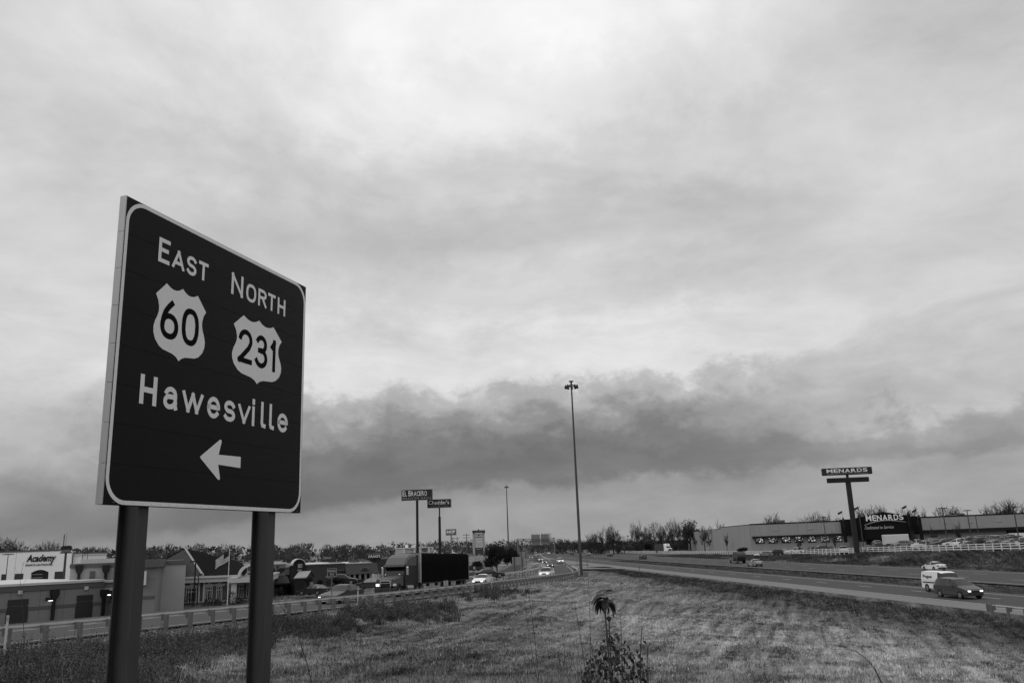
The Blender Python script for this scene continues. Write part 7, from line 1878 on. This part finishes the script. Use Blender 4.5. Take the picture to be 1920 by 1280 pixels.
# high roof fairing
V = []
for x, zt_, w_ in ((3.95, 2.86, 1.1), (3.75, 3.15, 1.12), (3.2, 3.62, 1.13), (2.5, 3.88, 1.13), (1.6, 3.98, 1.14), (XC + .1, 4.0, 1.15)):
    V += [(x, -w_, 2.852), (x, -w_, max(2.86, zt_ - .22)), (x, -w_ * .86, zt_), (x, w_ * .86, zt_), (x, w_, max(2.86, zt_ - .22)), (x, w_, 2.852)]
F_ = [(i * 6 + j, i * 6 + j + 1, (i + 1) * 6 + j + 1, (i + 1) * 6 + j) for i in range(5) for j in range(5)] + [(0, 5, 4, 3, 2, 1), tuple(30 + j for j in range(6))]
MB().add(V, F_).build('roof_fairing', m_fair, tt)
MB().prism([(1.1, 3.0), (2.0, 3.0), (1.8, 3.55), (1.1, 3.55)], -1.155, -1.135).build('sleeper_window', m_glassc, tt)
MB().prism([(2.8, 3.25), (3.35, 3.1), (3.1, 3.5), (2.8, 3.55)], -1.142, -1.131).build('fairing_vent', mat('fairing_dark', .08, .5), tt)
MB().box(XC - .55, XC + .09, -1.13, -1.08, .95, 3.9).build('gap_fairing', m_cabp, tt); MB().box(XC - .55, XC + .09, 1.08, 1.13, .95, 3.9).build('gap_fairing', m_cabp, tt)
# sun visor with marker lamps
MB().prism([(3.70, 2.86), (4.35, 2.72), (4.35, 2.80), (3.75, 3.0)], -1.1, 1.1).build('sun_visor', m_black, tt)
for y in (-.9, -.45, 0, .45, .9): MB().box(4.3, 4.38, y - .06, y + .06, 2.81, 2.86).build('marker_lamp', mat('amber_lamp', .3, .3), tt)
MB().add([(4.10, -1.0, 1.95), (4.10, 1.0, 1.95), (3.82, .98, 2.72), (3.82, -.98, 2.72)], [(0, 1, 2, 3)]).build('windshield', m_glassc, tt)
MB().prism([(2.75, 1.95), (3.75, 1.95), (3.55, 2.65), (2.75, 2.65)], -1.135, -1.121).build('side_window', m_glassc, tt)
MB().box(3.75, 3.9, -1.42, -1.2, 1.95, 2.75).build('mirror', m_chrome, tt, bevel=.03); MB().box(3.75, 3.9, 1.2, 1.42, 1.95, 2.75).build('mirror', m_chrome, tt, bevel=.03)
# bonnet
V = [(4.06, -.98, .95), (4.06, -.98, 1.85), (4.06, -.7, 1.95), (4.06, .7, 1.95), (4.06, .98, 1.85), (4.06, .98, .95), (6.15, -.72, .95), (6.15, -.72, 1.58), (6.15, -.55, 1.68), (6.15, .55, 1.68), (6.15, .72, 1.58), (6.15, .72, .95)]
MB().add(V, [(j, j + 1, j + 7, j + 6) for j in range(5)] + [(6, 7, 8, 9, 10, 11)]).build('bonnet', m_fair, tt)
for sd in (1, -1):
    fd = [(5.55 + .68 * math.cos(PI * i / 8), .55 + .66 * math.sin(PI * i / 8)) for i in range(9)]
    MB().prism([(6.25, .6), (6.2, 1.0)] + fd[1:-1] + [(4.86, .6), (4.98, .6)] + [(5.55 + .54 * math.cos(PI * i / 8), .55 + .53 * math.sin(PI * i / 8)) for i in range(8, -1, -1)], sd * .74, sd * 1.14).build('front_wing', m_cabp, tt)
    hl_ = MB().box(6.05, 6.22, sd * .72, sd * 1.02, 1.0, 1.22).build('headlight', m_lamp if sd < 0 else m_lampoff, tt)
MB().box(6.151, 6.22, -.50, .50, .95, 1.62).build('grille', m_black, tt)
gs = MB()
for y0_, y1_, z0_, z1_ in ((-.58, .58, 1.62, 1.70), (-.58, -.50, .95, 1.62), (.50, .58, .95, 1.62), (-.5, .5, 1.24, 1.30)): gs.box(6.19, 6.25, y0_, y1_, z0_, z1_)
gs.build('grille_surround', m_chrome, tt)
MB().path([Vector((6.42, -.52, .55)), Vector((6.42, -.52, 1.35)), Vector((6.42, -.42, 1.5)), Vector((6.42, .42, 1.5)), Vector((6.42, .52, 1.35)), Vector((6.42, .52, .55))], .04, 6).build('bull_bar', m_chrome, tt)
MB().box(6.1, 6.38, -1.12, 1.12, .42, .80).build('bumper', m_dark, tt, bevel=.04)
MB().tube((2.0, -1.0, .68), (3.7, -1.0, .68), .33, .33, 14).build('fuel_tank', mat('tank_steel', .3, .35, metal=.8), tt); MB().tube((2.0, 1.0, .68), (3.7, 1.0, .68), .33, .33, 14).build('fuel_tank', mat('tank_steel', .3, .35, metal=.8), tt)
for sd in (1, -1): MB().tube((4.5, sd * .72, 2.02), (4.5, sd * .72, 2.1), .1, .06, 8).build('bonnet_mirror', m_chrome, tt)

# far white-cabbed truck left of the store
p = at(1251, 1032, 395); ft2 = thing('articulated_truck', 'white-cabbed truck with a dark trailer behind the far fence left of the store', 'truck', (p.x, p.y, .6), math.radians(-70))
MB().box(-9.5, -1.2, -1.25, 1.25, 1.1, 3.9).build('trailer', mat('dark_trailer', .05, .6), ft2)
MB().prism([(-1.0, .8), (1.8, .8), (2.6, 1.0), (2.7, 1.9), (1.3, 2.1), (.9, 3.0), (.2, 3.9), (-1.0, 4.0)], -1.15, 1.15).build('cab', paint(.78), ft2, bevel=.05)
MB().add([(1.34, -.95, 2.12), (1.34, .95, 2.12), (.97, .95, 2.95), (.97, -.95, 2.95)], [(0, 1, 2, 3)]).build('windshield', m_glassc, ft2); MB().box(.42, .62, -.6, .6, 3.3, 3.7).build('roof_vent', m_dark, ft2)
MB().box(2.71, 2.76, -.6, .6, 1.1, 1.7).build('grille', m_dark, ft2)
for x in (1.7, -.6, -8.0, -6.9):
    for y in (-1.0, 1.0): w_ = inst(wm, 'wheel', ft2, (x, y, .5), (0, 0, 0 if y > 0 else PI)); inst(wr_, 'rim', w_)

# ------------------------------------------------------------------ parked cars: left lots
LOTL = [('sedan', 588, 1115, 124, .02, 2.7, 'dark parked saloon with pale pillars behind the guardrail, left of the hatchback'), ('sedan', 695, 1104, 116, .02, 2.9, 'dark parked saloon just left of the truck bumper'), ('suv', 643, 1096, 142, .015, .1, 'black parked sport utility vehicle under the restaurant row'),
        ('sedan', 871 + 47, 1083, 138, .02, .3, 'dark parked car behind the white saloon with lit headlamps'), ('sedan', 893, 1085, 165, .03, .1, 'dark parked car at the foot of the tenant pylon'), ('sedan', 887, 1070, 205, .04, .2, 'distant parked car left between the pylon legs'), ('suv', 899, 1069, 205, .03, .2, 'distant parked vehicle right between the pylon legs')]
for kd, px, pyb, d, v, h_, lab in LOTL:
    p = at(px, pyb, d); g_ = max(gz(p.x, p.y) + .06, p.z) if d < 120 else p.z
    car(kd, (p.x, p.y, g_), h_, v, lab, 'parked_car', 'parked cars on the shops side', False)
for i, (px, v, kd) in enumerate([(-10, .03, 'suv'), (8, .02, 'suv'), (30, .02, 'suv'), (49, .35, 'sedan'), (60, .7, 'sedan'), (67, .6, 'sedan'), (84, .05, 'suv'), (95, .1, 'sedan'), (102, .7, 'sedan'), (109, .6, 'sedan'), (122, .03, 'suv')]):
    p = at(px, 1097, 196 + (i % 3) * 3); 
    car(kd, (p.x, p.y, -.1 + .9 * (0)), 1.4 + (i % 2) * 3.1, v, '%s parked car before the white superstore, %s from the left' % ('pale' if v > .3 else 'dark', ORD[i]), 'parked_car', 'cars parked before the white superstore', False, detail=False)
# ------------------------------------------------------------------ parked cars: store car park
CW = {.02: 'black', .05: 'dark grey', .15: 'grey', .4: 'silver', .78: 'white'}
ROW1 = [(1416, 'sedan', .78), (1430, 'sedan', .4), (1450, 'suv', .02), (1466, 'sedan', .78), (1488, 'suv', .78), (1541, 'sedan', .15), (1578, 'pickup', .78), (1632, 'sedan', .15), (1650, 'suv', .15), (1666, 'sedan', .02), (1688, 'sedan', .4), (1729, 'pickup', .78), (1748, 'suv', .05), (1765, 'sedan', .15), (1786, 'sedan', .78), (1804, 'sedan', .78), (1820, 'sedan', .05), (1842, 'suv', .05), (1858, 'suv', .4), (1872, 'sedan', .4), (1898, 'sedan', .4), (1914, 'pickup', .78), (1932, 'suv', .02)]
ROW2 = [(1519, 'suv', .02), (1530, 'suv', .05), (1548, 'sedan', .4), (1622, 'sedan', .05), (1640, 'suv', .4), (1660, 'suv', .02), (1677, 'suv', .02), (1708, 'sedan', .05), (1716, 'pickup', .78), (1740, 'suv', .02), (1757, 'suv', .05), (1775, 'sedan', .05), (1793, 'sedan', .78), (1808, 'suv', .78), (1824, 'suv', .02), (1838, 'sedan', .78), (1851, 'sedan', .15), (1866, 'sedan', .02), (1878, 'suv', .02), (1890, 'pickup', .4), (1905, 'suv', .15), (1922, 'sedan', .02)]
ROW3 = [(1640, 'suv', .02), (1655, 'sedan', .15), (1735, 'suv', .02), (1750, 'sedan', .4), (1763, 'suv', .02), (1784, 'suv', .15), (1800, 'sedan', .02), (1816, 'suv', .05), (1830, 'suv', .4), (1846, 'suv', .02), (1862, 'sedan', .05), (1885, 'suv', .02), (1899, 'suv', .05)]
def fence_d(px):                        # distance of the fence along this sight line
    for d in np.arange(120, 420, 1.0):
        if at(px, hz(px), d).x >= fx(d): return d
    return 300
for ri, (row, extra, nm) in enumerate(((ROW1, 9, 'front'), (ROW2, 24, 'middle'), (ROW3, 40, 'rear'))):
    for i, (px, kd, v) in enumerate(row):
        d = min(fence_d(px) + extra, 255 + ri * 3); p = at(px, hz(px), d); g_ = gz(p.x, p.y) + .08
        h_ = AWAY + PI / 2 + random.choice((0, PI)) + random.uniform(-.5, .1) if i % 3 else AWAY + random.uniform(-.4, .4)
        car(kd, (p.x, p.y, g_), h_, {.4: .20, .78: .62, .15: .07}.get(v, v), '%s %s, %s row of the store lot, %s from left' % (CW[v], {'sedan': 'saloon', 'suv': 'sport utility vehicle', 'pickup': 'pickup'}[kd], nm, ORD[i]), 'parked_car', 'cars in the store car park', False, detail=(ri == 0), cat='car')
p = at(1684, 1016, 200); xt = thing('box_trailer', 'long white box trailer parked before the store entrance', 'trailer', (p.x, p.y, gz(p.x, p.y) + .06), -.05)
MB().box(-3.2, 2.2, -1.1, 1.1, .6, 2.9).build('body', paint(.55), xt, bevel=.12)
MB().box(-3.2, 2.2, -1.13, -1.101, .7, .9).build('side_stripe', m_dark, xt)
for x in (-.9, .1): inst(wm, 'wheel', xt, (x, -1.05, .4), (0, 0, PI), (.75, .75, .75)); inst(wm, 'wheel', xt, (x, 1.05, .4), (0, 0, 0), (.75, .75, .75))
p = at(1915, 1006, 215); xt = thing('box_truck', 'white box truck body at the right frame edge before the garden opening', 'truck', (p.x, p.y, gz(p.x, p.y) + .06), -.05)
MB().box(-2.4, 3.2, -1.1, 1.1, .9, 3.1).build('box', paint(.7), xt, bevel=.05); MB().prism([(-4.4, .6), (-2.5, .6), (-2.5, 2.3), (-3.6, 2.3), (-4.3, 1.5)], -1.0, 1.0).build('cab', paint(.7), xt); MB().prism([(-4.0, 1.55), (-2.8, 1.55), (-2.8, 2.15), (-3.5, 2.15)], -1.02, -1.003).build('side_window', m_glassc, xt)
for x in (-3.6, 1.9): inst(wm, 'wheel', xt, (x, -1.0, .45), (0, 0, PI), (.85, .85, .85))
